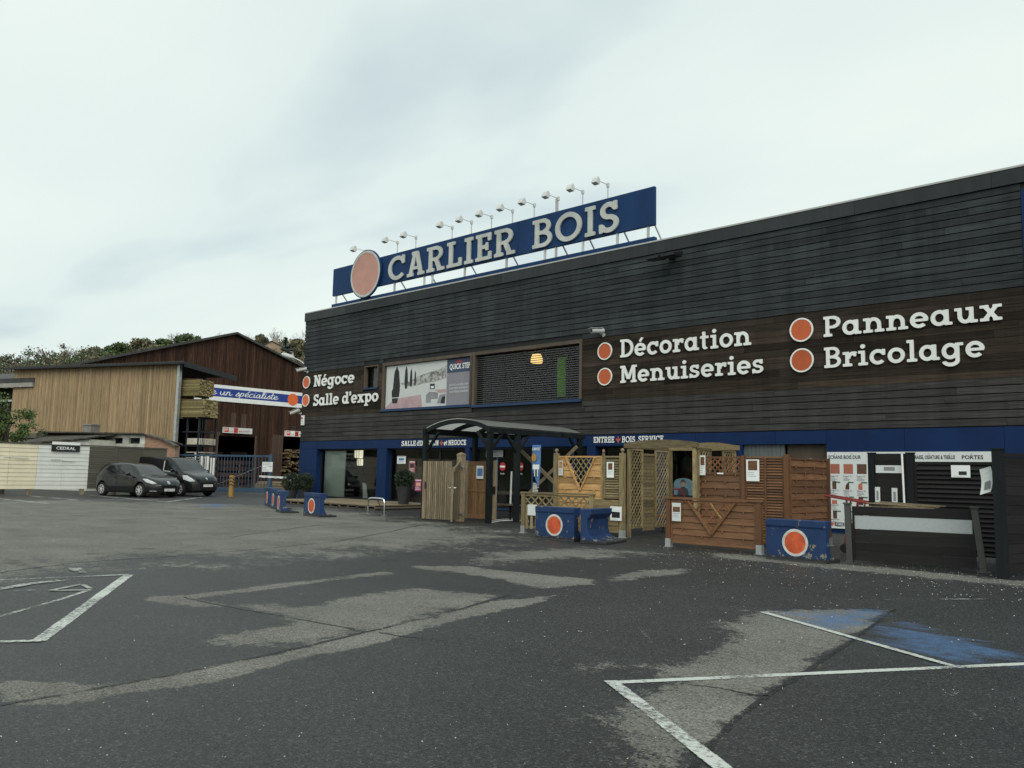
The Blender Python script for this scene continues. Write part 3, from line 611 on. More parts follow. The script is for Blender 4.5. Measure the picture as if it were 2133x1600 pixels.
# painted lines: ribbons whose rim value lets the wear eat in from the edge
M['line_white'] = paint_mat('line_paint', (.62, .65, .60), .30, scale=26)
M['line_worn'] = paint_mat('line_paint_worn', (.50, .52, .48), .52, scale=20)
M['line_faint'] = paint_mat('line_paint_faint', (.42, .44, .42), .68, scale=14)
def ribbon(name, pts, wid, m, z=.004):
    P_ = [Vector((p[0], p[1], 0)) for p in pts]; mb = MB(); E_ = []
    L = sum((P_[i+1]-P_[i]).length for i in range(len(P_)-1)); k = 0
    for i in range(len(P_)-1):
        a, c = P_[i], P_[i+1]; d = (c-a).normalized(); n = Vector((-d.y, d.x, 0)); ns = max(1, int((c-a).length/.5))
        for s in range(ns):
            p, q_ = a.lerp(c, s/ns), a.lerp(c, (s+1)/ns)
            for (u0, u1) in ((-.5, -.36), (-.36, .36), (.36, .5)):
                mb.add([p+n*wid*u0+Vector((0, 0, z)), q_+n*wid*u0+Vector((0, 0, z)), q_+n*wid*u1+Vector((0, 0, z)), p+n*wid*u1+Vector((0, 0, z))], [(0, 3, 2, 1)], 0, .5)
                E_ += [-.42 if abs(u) == .5 else .0 for u in (u0, u0, u1, u1)]
    mb.edge = E_; return structure(mb.build(name, m))
def gp(*pts): return [G(x, y) for x, y in pts]
ribbon('parking_line', gp((268, 1198), (80, 1336)), .14, 'line_white')
ribbon('parking_line', gp((-60, 1212), (268, 1198)), .09, 'line_white', .008)
ribbon('parking_line', gp((-80, 1341), (88, 1336)), .09, 'line_white', .008)
ribbon('parking_line', gp((1272, 1423), (2260, 1378)), .09, 'line_white')
ribbon('parking_line', gp((1272, 1420), (1530, 1622)), .115, 'line_white', .008)
ribbon('parking_line', gp((1588, 1276), (1985, 1389)), .085, 'line_white', .008)
ribbon('parking_line', gp((1710, 1251), (2240, 1248)), .07, 'line_faint', .008)
ribbon('parking_line', gp((1590, 1277), (1850, 1270)), .07, 'line_faint', .012)
ribbon('arrow_marking', gp((-40, 1296), (130, 1248), (188, 1229)), .07, 'line_worn', .004)
ribbon('arrow_marking', gp((188, 1228), (170, 1219), (105, 1232), (186, 1231)), .07, 'line_worn', .012)
ribbon('arrow_marking', gp((-40, 1236), (60, 1218), (170, 1206)), .16, 'line_worn', .012)
ribbon('arrow_marking', gp((10, 1233), (110, 1232)), .05, 'line_faint', .016)
ribbon('scuffed_line', gp((-40, 1198), (60, 1183), (150, 1172)), .12, 'line_faint', .004)
ribbon('scuffed_line', gp((20, 1173), (100, 1164), (150, 1158)), .14, 'line_faint', .004)
ribbon('scuffed_line', gp((155, 1186), (190, 1215)), .18, 'line_faint', .020)
ribbon('scuffed_line', gp((500, 1132), (560, 1140), (680, 1137)), .3, 'line_faint', .004)
ribbon('scuffed_line', gp((560, 1140), (660, 1128)), .25, 'line_faint', .008)
ribbon('scuffed_line', gp((1995, 1040+400), (1980, 1050+400), (2040, 1500)), .05, 'line_faint', .004)
for a, c in (((-30, 1036), (100, 1049)), ((60, 1033), (190, 1044)), ((-60, 1052), (180, 1042)), ((185, 1032), (345, 1046)), ((180, 1042), (330, 1041)), ((345, 1046), (420, 1036))):
    ribbon('bay_line', gp(a, c), .13, 'line_white', .004+.004*(a[0] % 3))
M['crack'] = paint_mat('crack_tar', (.012, .012, .012), .36, scale=6)
def crack(pts, wid=.05): 
    p = catmull(pts, 6); p = [(x+random.uniform(-2, 2), y+random.uniform(-.8, .8)) for x, y in p]; ribbon('asphalt_crack', gp(*p), wid, 'crack', .0025)
crack([(-40, 1476), (60, 1459), (300, 1417), (533, 1370), (740, 1322), (810, 1306), (960, 1268), (1060, 1240)], .06)
crack([(0, 1192), (150, 1174), (330, 1161), (500, 1148), (700, 1128), (850, 1100), (900, 1092)], .06)
crack([(380, 1243), (430, 1255), (530, 1274), (640, 1293), (740, 1311)], .035)
crack([(790, 1318), (840, 1326), (900, 1332), (960, 1342)], .03)
crack([(1865, 1268), (1790, 1325), (1665, 1408), (1585, 1458), (1520, 1512), (1450, 1590), (1400, 1640)], .05)
crack([(1420, 1424), (1500, 1434), (1560, 1446), (1600, 1450)], .025)
crack([(480, 1120), (620, 1100), (760, 1088), (880, 1078)], .07)
crack([(300, 1075), (480, 1066), (620, 1060)], .06)
M['scuff'] = paint_mat('tyre_scuff', (.13, .13, .125), .62, scale=9)
for pts in ([(1235, 1322), (1190, 1345), (1158, 1385), (1146, 1430), (1160, 1475), (1195, 1505)], [(1308, 1300), (1335, 1312), (1355, 1340), (1362, 1372)], [(2085, 1455), (2100, 1480), (2140, 1492)], [(1000, 1300), (1012, 1320)]):
    ribbon('tyre_mark', gp(*catmull(pts, 6)), .05, 'scuff', .003)
# blossom and splinters lying about: one uncountable scatter
mb = MB()
def fleck(x, y, s):
    p = G(x, y); a = random.random()*6.28; c, d = math.cos(a)*s, math.sin(a)*s; k = random.uniform(.4, 1)
    z = .006+random.random()*.01
    mb.add([p+Vector((c, d, z)), p+Vector((-d*k, c*k, z)), p+Vector((-c, -d, z+.004)), p+Vector((d*k, -c*k, z))], [(0, 1, 2, 3)])
for _ in range(620): x = random.uniform(1350, 2170); fleck(x, 1135+(x-1350)*.075+abs(random.gauss(0, 28)), random.uniform(.005, .013))
for _ in range(300): fleck(random.uniform(0, 2133), random.uniform(1150, 1600), random.uniform(.002, .0055))
for _ in range(160): fleck(random.uniform(1050, 2133), random.uniform(1110, 1350), random.uniform(.005, .011))
M['petal'] = mat('petals', (.72, .70, .62), .8, .2, tint=.8)
o = mb.build('blossom_litter', 'petal'); o['kind'] = 'stuff'; tag(o, 'pale blossom flecks and splinters scattered over the dark asphalt', 'litter')

# ------------------------------------------------------------------ main building
YF = 20.93; XL, XR = -32.3, 9.0; ZT = 8.42; ZB = 2.58; ZL = 2.235
store = thing('store_building', 'long dark wood clad store building with a blue base and shopfront', 'building', (-18, YF, 0))
W1 = (-26.42, -21.45, 3.80, 5.58); W2 = (-21.20, -16.39, 3.76, 5.58); W3 = (-27.70, -26.88, 4.74, 5.62)
# cladding boards, each board a strip with its own tone
mb = LB(store); RH = .1823; nrow = 30; BT, BB = 5.66, 3.66
for i in range(nrow):
    z0 = ZB+i*RH; z1 = z0+RH; zc = (z0+z1)/2; br = BB < zc < BT
    x = XL+random.uniform(-3, 0)
    while x < -3.86:
        x2 = x+random.choice((2.4, 3.0, 3.6, 4.2, 4.8)); a, c = max(x, XL), min(x2, -3.86); x = x2
        if c-a < .02: continue
        segs = [(a, c)]
        for (wa, wc, wz0, wz1) in (W1, W2, W3):
            if z1 > wz0-.10 and z0 < wz1+.10:
                ns = []
                for s0, s1 in segs:
                    if s1 <= wa-.12 or s0 >= wc+.12: ns.append((s0, s1))
                    else:
                        if s0 < wa-.12: ns.append((s0, wa-.12))
                        if s1 > wc+.12: ns.append((wc+.12, s1))
                segs = ns
        tn = min(1, max(0, random.gauss(.5, .15 if not br else .30))); jy = random.uniform(0, .006)
        for s0, s1 in segs:
            if s1-s0 > .05: mb.box(s0+.002, s1-.002, YF-.012-jy, YF+.03, z0+(.005 if br else .022), z1-.001, 1 if br else (2 if zc < BB else 0), tn)
mb.build('cladding', ['cladding', 'cladding_brown', 'cladding_low'], store)
mb = LB(store)     # wall behind the boards
mb.box(XL+.01, XR, YF+.032, YF+.28, ZB, 3.70); mb.box(XL+.01, XR, YF+.032, YF+.28, 5.70, 8.3)
for a, c in ((XL+.01, W3[0]-.1), (W3[1]+.1, W1[0]-.1), (W1[1]+.06, W2[0]-.06), (W2[1]+.1, XR)): mb.box(a, c, YF+.032, YF+.28, 3.70, 5.70)
mb.box(W3[0]-.1, W3[1]+.1, YF+.032, YF+.28, 3.70, W3[2]-.1)
mb.box(XL, XL+.25, YF+.3, YF+30, 0, 8.3)
mb.build('wall', 'blackplastic', store)
mb = LB(store); mb.box(XL+.02, XR, YF+.29, YF+30, 8.0, 8.3); mb.build('roof', 'roof_sheet', store)
mb = LB(store)
x = XL-.02
while x < XR: mb.box(x+.003, min(x+3.1, XR)-.003, YF-.06, YF+.2, 8.06, ZT, 0, random.random()); x += 3.1
mb.box(XL-.02, XR, YF-.075, YF+.25, ZT, ZT+.045, 1)
mb.box(XL-.03, XL-.02, YF-.06, YF+30, 8.06, ZT, 0)
mb.build('parapet', ['fascia', 'flashing'], store)
mb = LB(store)     # blue base panels with open joints
def panels(xs, z0, z1, y0=YF-.02, y1=YF+.29):
    for a, c in zip(xs[:-1], xs[1:]): mb.box(a+.004, c-.004, y0, y1, z0, z1, 0, random.uniform(.4, .6))
panels([XL, -30.94, -28.8, -26.7, -24.4, -21.9, -19.3, -16.9, -14.5, -12.15, -9.75, -8.39], ZL, ZB-.006)
mb.box(XL, -30.94, YF-.02, YF+.30, 0, 1.27, 0, .5); mb.box(XL, -30.94, YF-.02, YF+.30, 1.28, ZL-.006, 0, .5)
for a, c in ((-26.7, -26.1), (-21.6, -21.38), (-16.05, -15.72), (-13.45, -13.2), (-10.85, -10.72)): mb.box(a, c, YF-.02, YF+.30, 0, ZL-.006, 0, .5)
panels([-8.39, -6.5, -4.4, -2.2, 0, 2.4, 4.8, XR], 0, ZB-.006)
panels([-3.86, -1.4, 1.2, 4, XR], ZB+.0, 7.9, YF-.035, YF+.03)
mb.build('blue_base', 'blue', store)
# rooms behind the glass
mb = LB(store)
mb.box(XL+.3, -8.5, YF+.32, YF+7, .0, .05, 1); mb.box(XL+.3, -8.5, YF+7, YF+7.1, 0, 2.7, 0); mb.box(XL+.3, -8.5, YF+.32, YF+7, 2.66, 2.72, 2)
for xx in (-21.5, -16, -10.8, -8.5): mb.box(xx-.05, xx+.05, YF+.32, YF+7, .05, 2.66, 0)
for k in range(26):    # display shelving and panels far inside
    xx = random.uniform(-30, -11.5); yy = YF+random.uniform(2.5, 6.5); mb.box(xx, xx+random.uniform(.5, 1.6), yy, yy+.25, .05, random.uniform(.8, 2.3), random.choice((0, 0, 2, 3)))
mb.box(-29.2, -27.6, YF+3.0, YF+3.1, .05, 2.5, 0); mb.box(-28.6, -27.0, YF+1.9, YF+2.3, .05, .95, 2)
mb.box(W1[0]-.3, W2[1]+.3, YF+5, YF+5.1, 2.72, 5.9, 2); mb.box(W1[0]-.3, W2[1]+.3, YF+.3, YF+5, 5.8, 5.9, 2)
mb.build('interior', ['interior', 'floor_in', 'interior_dark', 'wood_gold'], store)
mb = LB(store); mb.box(-30.85, -29.35, YF+.36, YF+.40, .12, 2.16); mb.build('display_panel', 'interior_light', store)
# shopfront bays
def bay(a, c, z0, mull, doors=False):
    f = LB(store); y = YF+.22
    f.box(a, c, y, y+.06, z0, z0+.06); f.box(a, c, y, y+.06, ZL-.06, ZL); f.box(a, a+.05, y, y+.06, z0+.06, ZL-.06); f.box(c-.05, c, y, y+.06, z0+.06, ZL-.06)
    for x in mull: f.box(x-.035, x+.035, y, y+.06, z0+.06, ZL-.06)
    fo = f.build('shop_window', M['blue_trim'] if doors else M['dark'], store)
    g = LB(store); xs = [a+.05]+list(mull)+[c-.05]
    for p, q_ in zip(xs[:-1], xs[1:]): g.add([(p, y+.03, z0+.06), (q_, y+.03, z0+.06), (q_, y+.03, ZL-.06), (p, y+.03, ZL-.06)], [(0, 1, 2, 3)])
    g.build('pane', 'glass', fo); return fo
bay(-30.94, -26.7, .14, []); bay(-26.1, -21.6, .14, [-23.2]); bay(-21.38, -16.05, .06, [-20.2, -18.55, -17.6, -16.8], True); bay(-15.72, -13.45, .06, [-14.5]); bay(-13.2, -10.85, .06, [-12.0])
mb = LB(store); mb.box(-30.94, -26.7, YF-.01, YF+.28, 0, .14); mb.box(-26.1, -21.6, YF-.01, YF+.28, 0, .14); mb.build('window_plinth', 'blue', store)
mb = LB(store)
for k in range(10): mb.box(-10.72+k*.117, -10.72+k*.117+.109, YF+.10, YF+.16, 0, ZL, 0, random.uniform(.4, .6))
M['garage'] = mat('garage_door', (.12, .14, .14), .5, .1); mb.build('garage_door', 'garage', store)
mb = LB(store); mb.box(-9.5, -8.39, YF+.16, YF+.22, 0, ZL); d_ = mb.build('door', 'frame', store)
mb = LB(store); mb.box(-9.15, -8.85, YF+.145, YF+.158, 1.72, 1.86, 0); sans(mb, 'W.C.', (-9.0, YF+.143, 1.76), UX, UZ, .06, 0, 1, align='C'); mb.build('door_plate', ['paper', 'ink'], d_)
# upper windows
def upper(wd, slats):
    a, c, z0, z1 = wd; f = LB(store)
    f.box(a-.12, c+.12, YF-.03, YF+.14, z1, z1+.12); f.box(a-.12, a, YF-.03, YF+.14, z0, z1); f.box(c, c+.10, YF-.03, YF+.14, z0, z1)
    fo = f.build('upper_window', 'frame', store)
    s = LB(store); s.box(a-.12, c+.10, YF-.07, YF+.14, z0-.09, z0); s.build('sill', 'blue_trim', fo)
    g = LB(store); g.add([(a, YF+.2, z0), (c, YF+.2, z0), (c, YF+.2, z1), (a, YF+.2, z1)], [(0, 1, 2, 3)]); g.build('pane', 'glass', fo)
    if slats:
        b_ = LB(store); n = 23
        for k in range(n):
            z = z0+.04+(z1-z0-.06)*k/n; b_.box(a+.02, c-.02, YF+.06, YF+.115, z, z+.015, 0, random.uniform(.4, .6))
        b_.build('blind', 'slat', fo)
        for x in np.linspace(a+.5, c-.5, 5): b_ = LB(store); b_.box(x-.006, x+.006, YF+.05, YF+.056, z0, z1); b_.build('ladder_tape', 'dark', fo)
    return fo
upper(W1, False); upper(W2, True)
mb = LB(store); a, c, z0, z1 = W3
mb.box(a-.05, a, YF-.03, YF+.14, z0, z1); mb.box(c, c+.05, YF-.03, YF+.14, z0, z1); mb.box(a-.05, c+.05, YF-.03, YF+.14, z1, z1+.05)
fo = mb.build('small_window', 'frame', store)
mb = LB(store); mb.add([(a, YF+.2, z0), (c, YF+.2, z0), (c, YF+.2, z1), (a, YF+.2, z1)], [(0, 1, 2, 3)]); mb.build('pane', 'glass', fo)
mb = LB(store); mb.box(a-.05, c+.05, YF-.05, YF+.14, z0-.06, z0); mb.build('sill', 'blue_trim', fo)
mb = LB(store); mb.box(a-.2, c+.3, YF+.5, YF+.55, z0-.3, z1+.3); mb.build('curtain', 'concrete', fo)
# pendant lamp and green panel seen through the blind
p = V(1118, 747, YF+.6); l = thing('pendant_lamp', 'lit amber dome lamp hanging behind the slatted upstairs blind', 'lamp', (p.x, p.y, p.z))
mb = MB(); mb.lathe([(.05, .17), (.15, .15), (.20, .02), (.215, -.12), (.19, -.16)], n=24); mb.build('lamp_shade', 'amber', l, smooth=40)
mb = MB(); mb.tube([(0, 0, .17), (0, 0, .45)], .012); mb.build('cord', 'dark', l)
p = V(1168, 845, YF+.32); mb = MB(); mb.box(-.17, .17, 0, .06, 0, 1.30); mb.box(-.19, .19, -.004, .07, 1.30, 1.33)
place(tag(mb.build('green_panel', 'green_lit'), 'narrow bright green upright panel behind the slatted upstairs blind', 'panel'), (p.x, p.y, 3.9))
for x, y, rd, hh, nm in ((747, 954, .19, .36, 'lit ribbed lamp hanging inside the corner shop window'), (749.5, 970, .135, .29, 'smaller glowing copy added below the lit lamp as its reflection in the window')):  # lower one is a glowing copy added for the upper one's reflection
    p = V(x, y, YF+.9); l = thing('lantern_and_reflection', nm, 'lamp', (p.x, p.y, p.z), 0, 'lanterns in the corner shop window')
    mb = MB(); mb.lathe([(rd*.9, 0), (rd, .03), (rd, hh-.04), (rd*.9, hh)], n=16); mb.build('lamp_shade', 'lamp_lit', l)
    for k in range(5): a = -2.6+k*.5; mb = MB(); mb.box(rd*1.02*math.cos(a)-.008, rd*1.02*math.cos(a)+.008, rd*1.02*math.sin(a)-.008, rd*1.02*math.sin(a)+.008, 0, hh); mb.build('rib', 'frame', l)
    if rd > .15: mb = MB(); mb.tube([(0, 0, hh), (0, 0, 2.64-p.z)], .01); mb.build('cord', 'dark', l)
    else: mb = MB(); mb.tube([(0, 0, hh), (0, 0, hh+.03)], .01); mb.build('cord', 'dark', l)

# ------------------------------------------------------------------ lettering on the facade
YB = YF-.02
def wall_sign(text, label, bl, br, top, disc=None, group='raised signs on the wood cladding'):
    a = V(*bl, YB); b_ = V(*br, YB); tp = V(bl[0], top, YB); s = thing('wall_sign', label, 'sign', (a.x, YB, a.z), 0, group)
    mb = LB(s); slab(mb, text, (a.x, YB-.02, a.z), UX, UZ, tp.z-a.z, width=b_.x-a.x, depth=.04); mb.build('lettering', 'white', s)
    if disc:
        c = V(*disc[:2], YB); r = disc[2]
        mb = LB(s); mb.prism(ellipse(c.x, c.z, r, r), YB-.05, YB-.02); o = mb.build('disc', 'orange', s)
        mb = LB(s); po, sg = fill(lambda X, Y: np.abs(np.hypot(X, Y)-r*1.06)-r*.07, -r*1.2, r*1.2, -r*1.2, r*1.2, r/26); mb.shape(po, sg, (c.x, YB-.022, c.z), UX, UZ, .035); mb.build('rim', 'white', o)
wall_sign('Négoce', 'white raised word Négoce with orange dot at the wall corner', (655.5, 806), (739, 797), 782.5, (640, 796.7, .245))
wall_sign("Salle d'expo", "white raised words Salle d'expo with orange dot below Négoce", (654.3, 846), (789, 838), 822.5, (638.5, 834.5, .245))
wall_sign('Décoration', 'white raised word Décoration with orange dot beside the slatted window', (1294, 745.5), (1566, 721), 708.5, (1261.5, 732, .245))
wall_sign('Menuiseries', 'white raised word Menuiseries with orange dot under Décoration', (1294, 798.5), (1592.5, 778), 763, (1261.5, 785, .245))
wall_sign('Panneaux', 'large white raised word Panneaux with orange dot', (1717.5, 703), (2089, 668), 661, (1670.7, 687.7, .28))
wall_sign('Bricolage', 'large white raised word Bricolage with orange dot under Panneaux', (1719, 767.5), (2053, 745), 725, (1671.6, 751, .28))
def arrow(mb, c, r, m):
    pts = [(0, -1), (.28, -.25), (.75, .15), (.62, .55), (.22, .05), (.16, .05), (.10, 1), (-.10, 1), (-.16, .05), (-.22, .05), (-.62, .55), (-.75, .15), (-.28, -.25)]
    po, sg = fill(lambda X, Y: sd_poly(X, Y, pts), -1, 1, -1.05, 1.05, .05); mb.shape(po, sg, c, UX*r, UZ*r, 0, m)
def fascia_sign(label, words, bl, top, arr):
    a = V(*bl, YF-.02); tp = V(bl[0], top, YF-.02); h = tp.z-a.z; s = thing('fascia_sign', label, 'sign', (a.x, YF-.02, a.z), 0, 'signs on the blue band')
    mb = LB(s)
    for tx, x0, x1 in words: q0, q1 = V(x0, 920, YF-.02), V(x1, 920, YF-.02); slab(mb, tx, (q0.x, YF-.024, a.z), UX, UZ, h, width=q1.x-q0.x, depth=.012, h=1/22)
    mb.build('lettering', 'white', s)
    c = V(arr, 920, YF-.02); mb = LB(s); arrow(mb, (c.x, YF-.028, a.z+h*.42), h*.62, 0); mb.build('arrow', 'orange', s)
fascia_sign("white words SALLE d'EXPOSITION et NEGOCE on the blue band", [('SALLE', 837, 866.5), ("d'EXPOSITION", 869, 914), ('et', 925, 932.5), ('NEGOCE', 934.5, 971)], (837, 929), 918.8, 920)
fascia_sign('white words ENTREE BOIS SERVICE on the blue band', [('ENTREE', 1236.7, 1279.7), ('BOIS', 1296, 1323), ('SERVICE', 1329.7, 1382)], (1237, 922.7), 910.3, 1288)
# ------------------------------------------------------------------ sign on the roof
YS = YF+1.2
rs = thing('roof_sign', 'long blue roof sign reading CARLIER BOIS with a faded orange disc', 'sign', (-23, YS, 8.3))
zt, zb = 10.72, 9.43; x0, x1 = -32.06, -14.33
mb = LB(rs)
for a, c in ((x0, -26.2), (-26.2, -20.3), (-20.3, -18.05), (-18.05, x1)): mb.box(a+.004, c-.004, YS, YS+.12, zb, zt, 0, .5)
mb.build('panel', 'blue_sign', rs)
mb = LB(rs); a, c = V(809, 575, YS-.05), V(1072.5, 520, YS-.05); b0, b1 = V(1109.6, 519.6, YS-.05), V(1288.8, 470, YS-.05); tp = V(1112.4, 460.8, YS-.05)
zl = b0.z; hh = tp.z-zl
slab(mb, 'CARLIER', (a.x, YS-.02, zl), UX, UZ, hh, width=c.x-a.x, depth=.06, gap=.13); slab(mb, 'BOIS', (b0.x, YS-.02, zl), UX, UZ, hh, width=b1.x-b0.x, depth=.06, gap=.13)
mb.build('lettering', 'sign_white', rs)
dc = V(762, 571, YS-.1); rr = (V(762, 523, YS).z-V(762, 619, YS).z)/2
mb = LB(rs); mb.prism(ellipse(dc.x, dc.z, rr*.91, rr*.91, 64), YS-.14, YS-.05); dk_ = mb.build('disc', 'pink', rs)
mb = LB(rs); po, sg = fill(lambda X, Y: np.abs(np.hypot(X, Y)-rr*.94)-rr*.045, -rr*1.1, rr*1.1, -rr*1.1, rr*1.1, rr/40); mb.shape(po, sg, (dc.x, YS-.05, dc.z), UX, UZ, .10); mb.build('rim', 'sign_white', dk_)
mb = LB(rs); po, sg = fill(lambda X, Y: np.abs(np.hypot(X, Y)-rr*.995)-rr*.03, -rr*1.1, rr*1.1, -rr*1.1, rr*1.1, rr/40); mb.shape(po, sg, (dc.x, YS-.05, dc.z), UX, UZ, .085); mb.build('border', 'blue_sign', dk_)
mb = LB(rs); zs = max(V(1363, 503.6, YS).z, V(692.8, 637, YS).z)+.06; mb.box(x0, x1, YS-.02, YS+.16, 8.3, zs); mb.build('base_beam', 'blue_sign', rs)
px_posts = [700, 753, 821.5, 883.5, 900.5, 968, 1055, 1135, 1158, 1214, 1286, 1350]
for k, x in enumerate(px_posts):
    X_ = Xat(x, YS+.06, 9.2); mb = LB(rs); mb.box(X_-.035, X_+.035, YS+.03, YS+.10, zs, zb+.02 if k not in (8,) else zt+.5); mb.build('post', 'lightgrey', rs)
    if k not in (1, 4, 7):
        mb = LB(rs); mb.bar((X_+.06, YS+.14, zb+.35), (X_+.1, YS+1.5, 8.3), .04, .04); mb.build('brace', 'lightgrey', rs)
lamp_px = [(287, 432), (472, 415), (580, 388), (792, 335), (905, 308), (1022, 275), (1145, 245), (1272, 210), (1411, 172), (1555, 135), (1702, 97)]
where = ['above the faded orange disc, first of the row', 'just left of the letter C', 'above the letter C', 'above the first R', 'above the letter L', 'above the I of CARLIER', 'above the E and second R', 'over the gap between CARLIER and BOIS', 'above the O of BOIS', 'above the I of BOIS', 'last of the row, beyond the S of BOIS']
base = None
for (cx, cy), wh in zip(lamp_px, where):
    X_ = Xat(660+cx/2.807, YS+.08, 11.2); lb = 'floodlight on the roof sign, '+wh
    if base is None:
        base = thing('sign_floodlight', lb, 'floodlight', (X_, YS+.08, zt), 0, 'floodlights along the roof sign')
        mb = MB(); mb.tube([(0, 0, -.6), (0, 0, .52)], .022); mb.box(-.04, .04, -.04, .04, .42, .56); mb.build('pole', 'lightgrey', base)
        mb = MB(); mb.tube([(0, -.03, .50), (0, -.68, .50)], .013); mb.build('arm', 'lightgrey', base)
        mb = MB(); mb.prism([(-.58, .52), (-.64, .59), (-.71, .59), (-.77, .52), (-.83, .36), (-.62, .32), (-.56, .41)], -.105, .105, plane='yz'); mb.build('head', 'lightgrey', base, bevel=.02)
        mb = MB(); mb.add([(-.09, -.81, .352), (.09, -.81, .352), (.09, -.64, .319), (-.09, -.64, .319)], [(0, 1, 2, 3)]); mb.build('lens', 'frost', base)
    else: dup(base, (X_, YS+.08, zt), 0, lb)
# ------------------------------------------------------------------ fittings on the facade
def camera_at(px, py, lab, out=(-.3, -.9, -.3), base=None):
    p = V(px, py, YF-.03); s = thing('security_camera', lab, 'camera', (p.x, YF-.03, p.z), 0, 'security cameras on the facade'); d = Vector(out).normalized()
    mb = MB(); mb.lathe([(.06, 0), (.06, -.03)], axis='y', n=14); mb.tube([(0, 0, 0), (0, -.16, .02), (0, -.22, .06)], .022); mb.build('bracket', 'lightgrey', s)
    mb = MB(); c = Vector((0, -.25, .10)); mb.tube([c-d*.16, c+d*.30], .075, 14); mb.tube([c+d*.302, c+d*.306], .06, 14, 1); mb.bar(c-d*.10+Vector((0, 0, .085)), c+d*.36+Vector((0, 0, .085)), .17, .012); mb.build('housing', ['lightgrey', 'dark'], s)
camera_at(641, 775, 'white camera above the Négoce dot at the wall corner', (-.5, -.8, -.25))
camera_at(627, 862, "white tube camera at the wall corner below Salle d'expo", (-.9, -.4, -.35))
camera_at(1258, 698, 'small white camera above the Décoration dot', (-.3, -.9, -.1))
p = V(631, 876, YF-.03); ab = thing('alarm_box', 'small white alarm box with a red lamp at the wall corner', 'alarm', (p.x+.05, YF-.03, p.z))
mb = MB(); mb.box(-.10, .10, -.08, 0, -.22, .22); mb.build('case', 'paper', ab, bevel=.015)
mb = MB(); mb.lathe([(.05, -.08), (.05, -.10), (.03, -.115)], (0, 0, .10), axis='y', n=14); mb.build('lamp', 'noentry', ab)
mb = MB(); sans(mb, '24H', (0, -.083, -.06), UX, UZ, .045, 0, 0, align='C'); sans(mb, 'ALARME', (0, -.083, -.14), UX, UZ, .03, 0, 0, align='C'); mb.build('print', 'ink', ab)
p = V(1402, 538, YF-.06); fl = thing('wall_floodlight', 'black floodlight with twin visors high on the wood wall', 'floodlight', (p.x, YF-.06, p.z))
mb = MB(); mb.box(-.1, .1, -.1, 0, -.05, .12); mb.bar((0, -.05, .05), (0, -.4, .0), .06, .06); mb.build('bracket', 'dark', fl)
for s in (-1, 1):
    mb = MB(); mb.prism([(-.25, .08), (-.75, -.06), (-.75, -.12), (-.3, -.10)], s*.27-.22, s*.27+.22, plane='yz'); h = mb.build('head', 'dark', fl)
    mb = MB(); mb.add([(s*.27-.18, -.70, -.124), (s*.27-.18, -.34, -.107), (s*.27+.18, -.34, -.107), (s*.27+.18, -.70, -.124)], [(0, 1, 2, 3)]); mb.build('lens', 'carglass', h)
mb = MB(); p = V(622, 891, YF-.03); mb.tube([(0, 0, 0), (0, -.25, 0), (-.3, -.3, .01)], .02); mb.lathe([(.05, -.02), (.05, .03)], (0, -.25, 0), n=12)
place(tag(mb.build('wall_bracket', 'dark'), 'thin black bracket at the wall corner above the blue base', 'bracket'), (p.x+.15, YF-.03, p.z))
# advertising banner in the left upper window: a pale terrace room with cypresses
a, c, z0, z1 = W1; adv = thing('advertising_banner', 'window banner with a pale room scene and QUICK STEP title', 'banner', (a, YF+.05, z0))
Wb, Hb = c-a-.06, z1-z0-.04
mb = MB(); mb.box(.03, Wb+.03, .02, .05, .02, Hb+.02, 0); mb.build('sheet', 'paper', adv)
M['hill_print'] = mat('banner_hills', (.34, .34, .32), .6, .75, 9, col2=(.60, .60, .57)); M['floor_print'] = mat('banner_floor', (.46, .32, .34), .6, .12, 3); M['mauve'] = mat('banner_mauve', (.24, .235, .26), .6, .05); M['navy'] = mat('banner_navy', (.045, .065, .12), .6, .05); M['black_print'] = mat('banner_black', (.02, .022, .022), .6, .3); M['grey_print'] = mat('banner_grey', (.26, .26, .28), .6, .2)
mb = MB(); K = lambda fx, fy: (.03+Wb*fx, .02+Hb*fy)
def pic(poly, m, y): mb.add([(q_[0], y, q_[1]) for q_ in [K(*p_) for p_ in poly]], [tuple(range(len(poly)))], m, .5)
pic([(.17, .58), (.30, .60), (.40, .70), (.52, .76), (.64, .80), (.73, .88), (.73, .60), (.60, .54), (.45, .52), (.33, .47), (.22, .52)], 0, .0195)
pic([(.0, .02), (.10, .22), (.44, .28), (.46, .0), (.0, .0)], 1, .019); pic([(.60, .36), (.73, .36), (.73, .28), (.66, .28)], 1, .019)
for cx_, w_, b_, t_ in ((.135, .045, .30, .98), (.255, .022, .44, .97), (.315, .016, .48, .90), (.365, .012, .50, .84)):
    pic([(cx_-w_*.6, b_), (cx_+w_*.6, b_), (cx_+w_, b_+(t_-b_)*.3), (cx_+w_*.6, b_+(t_-b_)*.8), (cx_, t_), (cx_-w_*.7, b_+(t_-b_)*.8), (cx_-w_, b_+(t_-b_)*.3)], 2, .018)
pic([(.09, .12), (.15, .12), (.16, .24), (.08, .24)], 2, .017); pic([(.08, .26), (.17, .26), (.18, .45), (.15, .52), (.10, .51), (.075, .40)], 2, .0165)
pic([(.50, .08), (.56, .08), (.56, .16), (.64, .16), (.64, .30), (.54, .33), (.50, .26)], 3, .018); pic([(.63, .06), (.72, .04), (.73, .26), (.66, .24)], 3, .017); pic([(.67, .06), (.72, .05), (.725, .2), (.69, .2)], 2, .016)
pic([(.545, .38), (.60, .38), (.60, .50), (.545, .50)], 2, .018); pic([(.555, .40), (.59, .40), (.59, .45), (.555, .45)], 4, .017)
mb.build('picture', ['hill_print', 'floor_print', 'black_print', 'grey_print', 'paper'], adv)
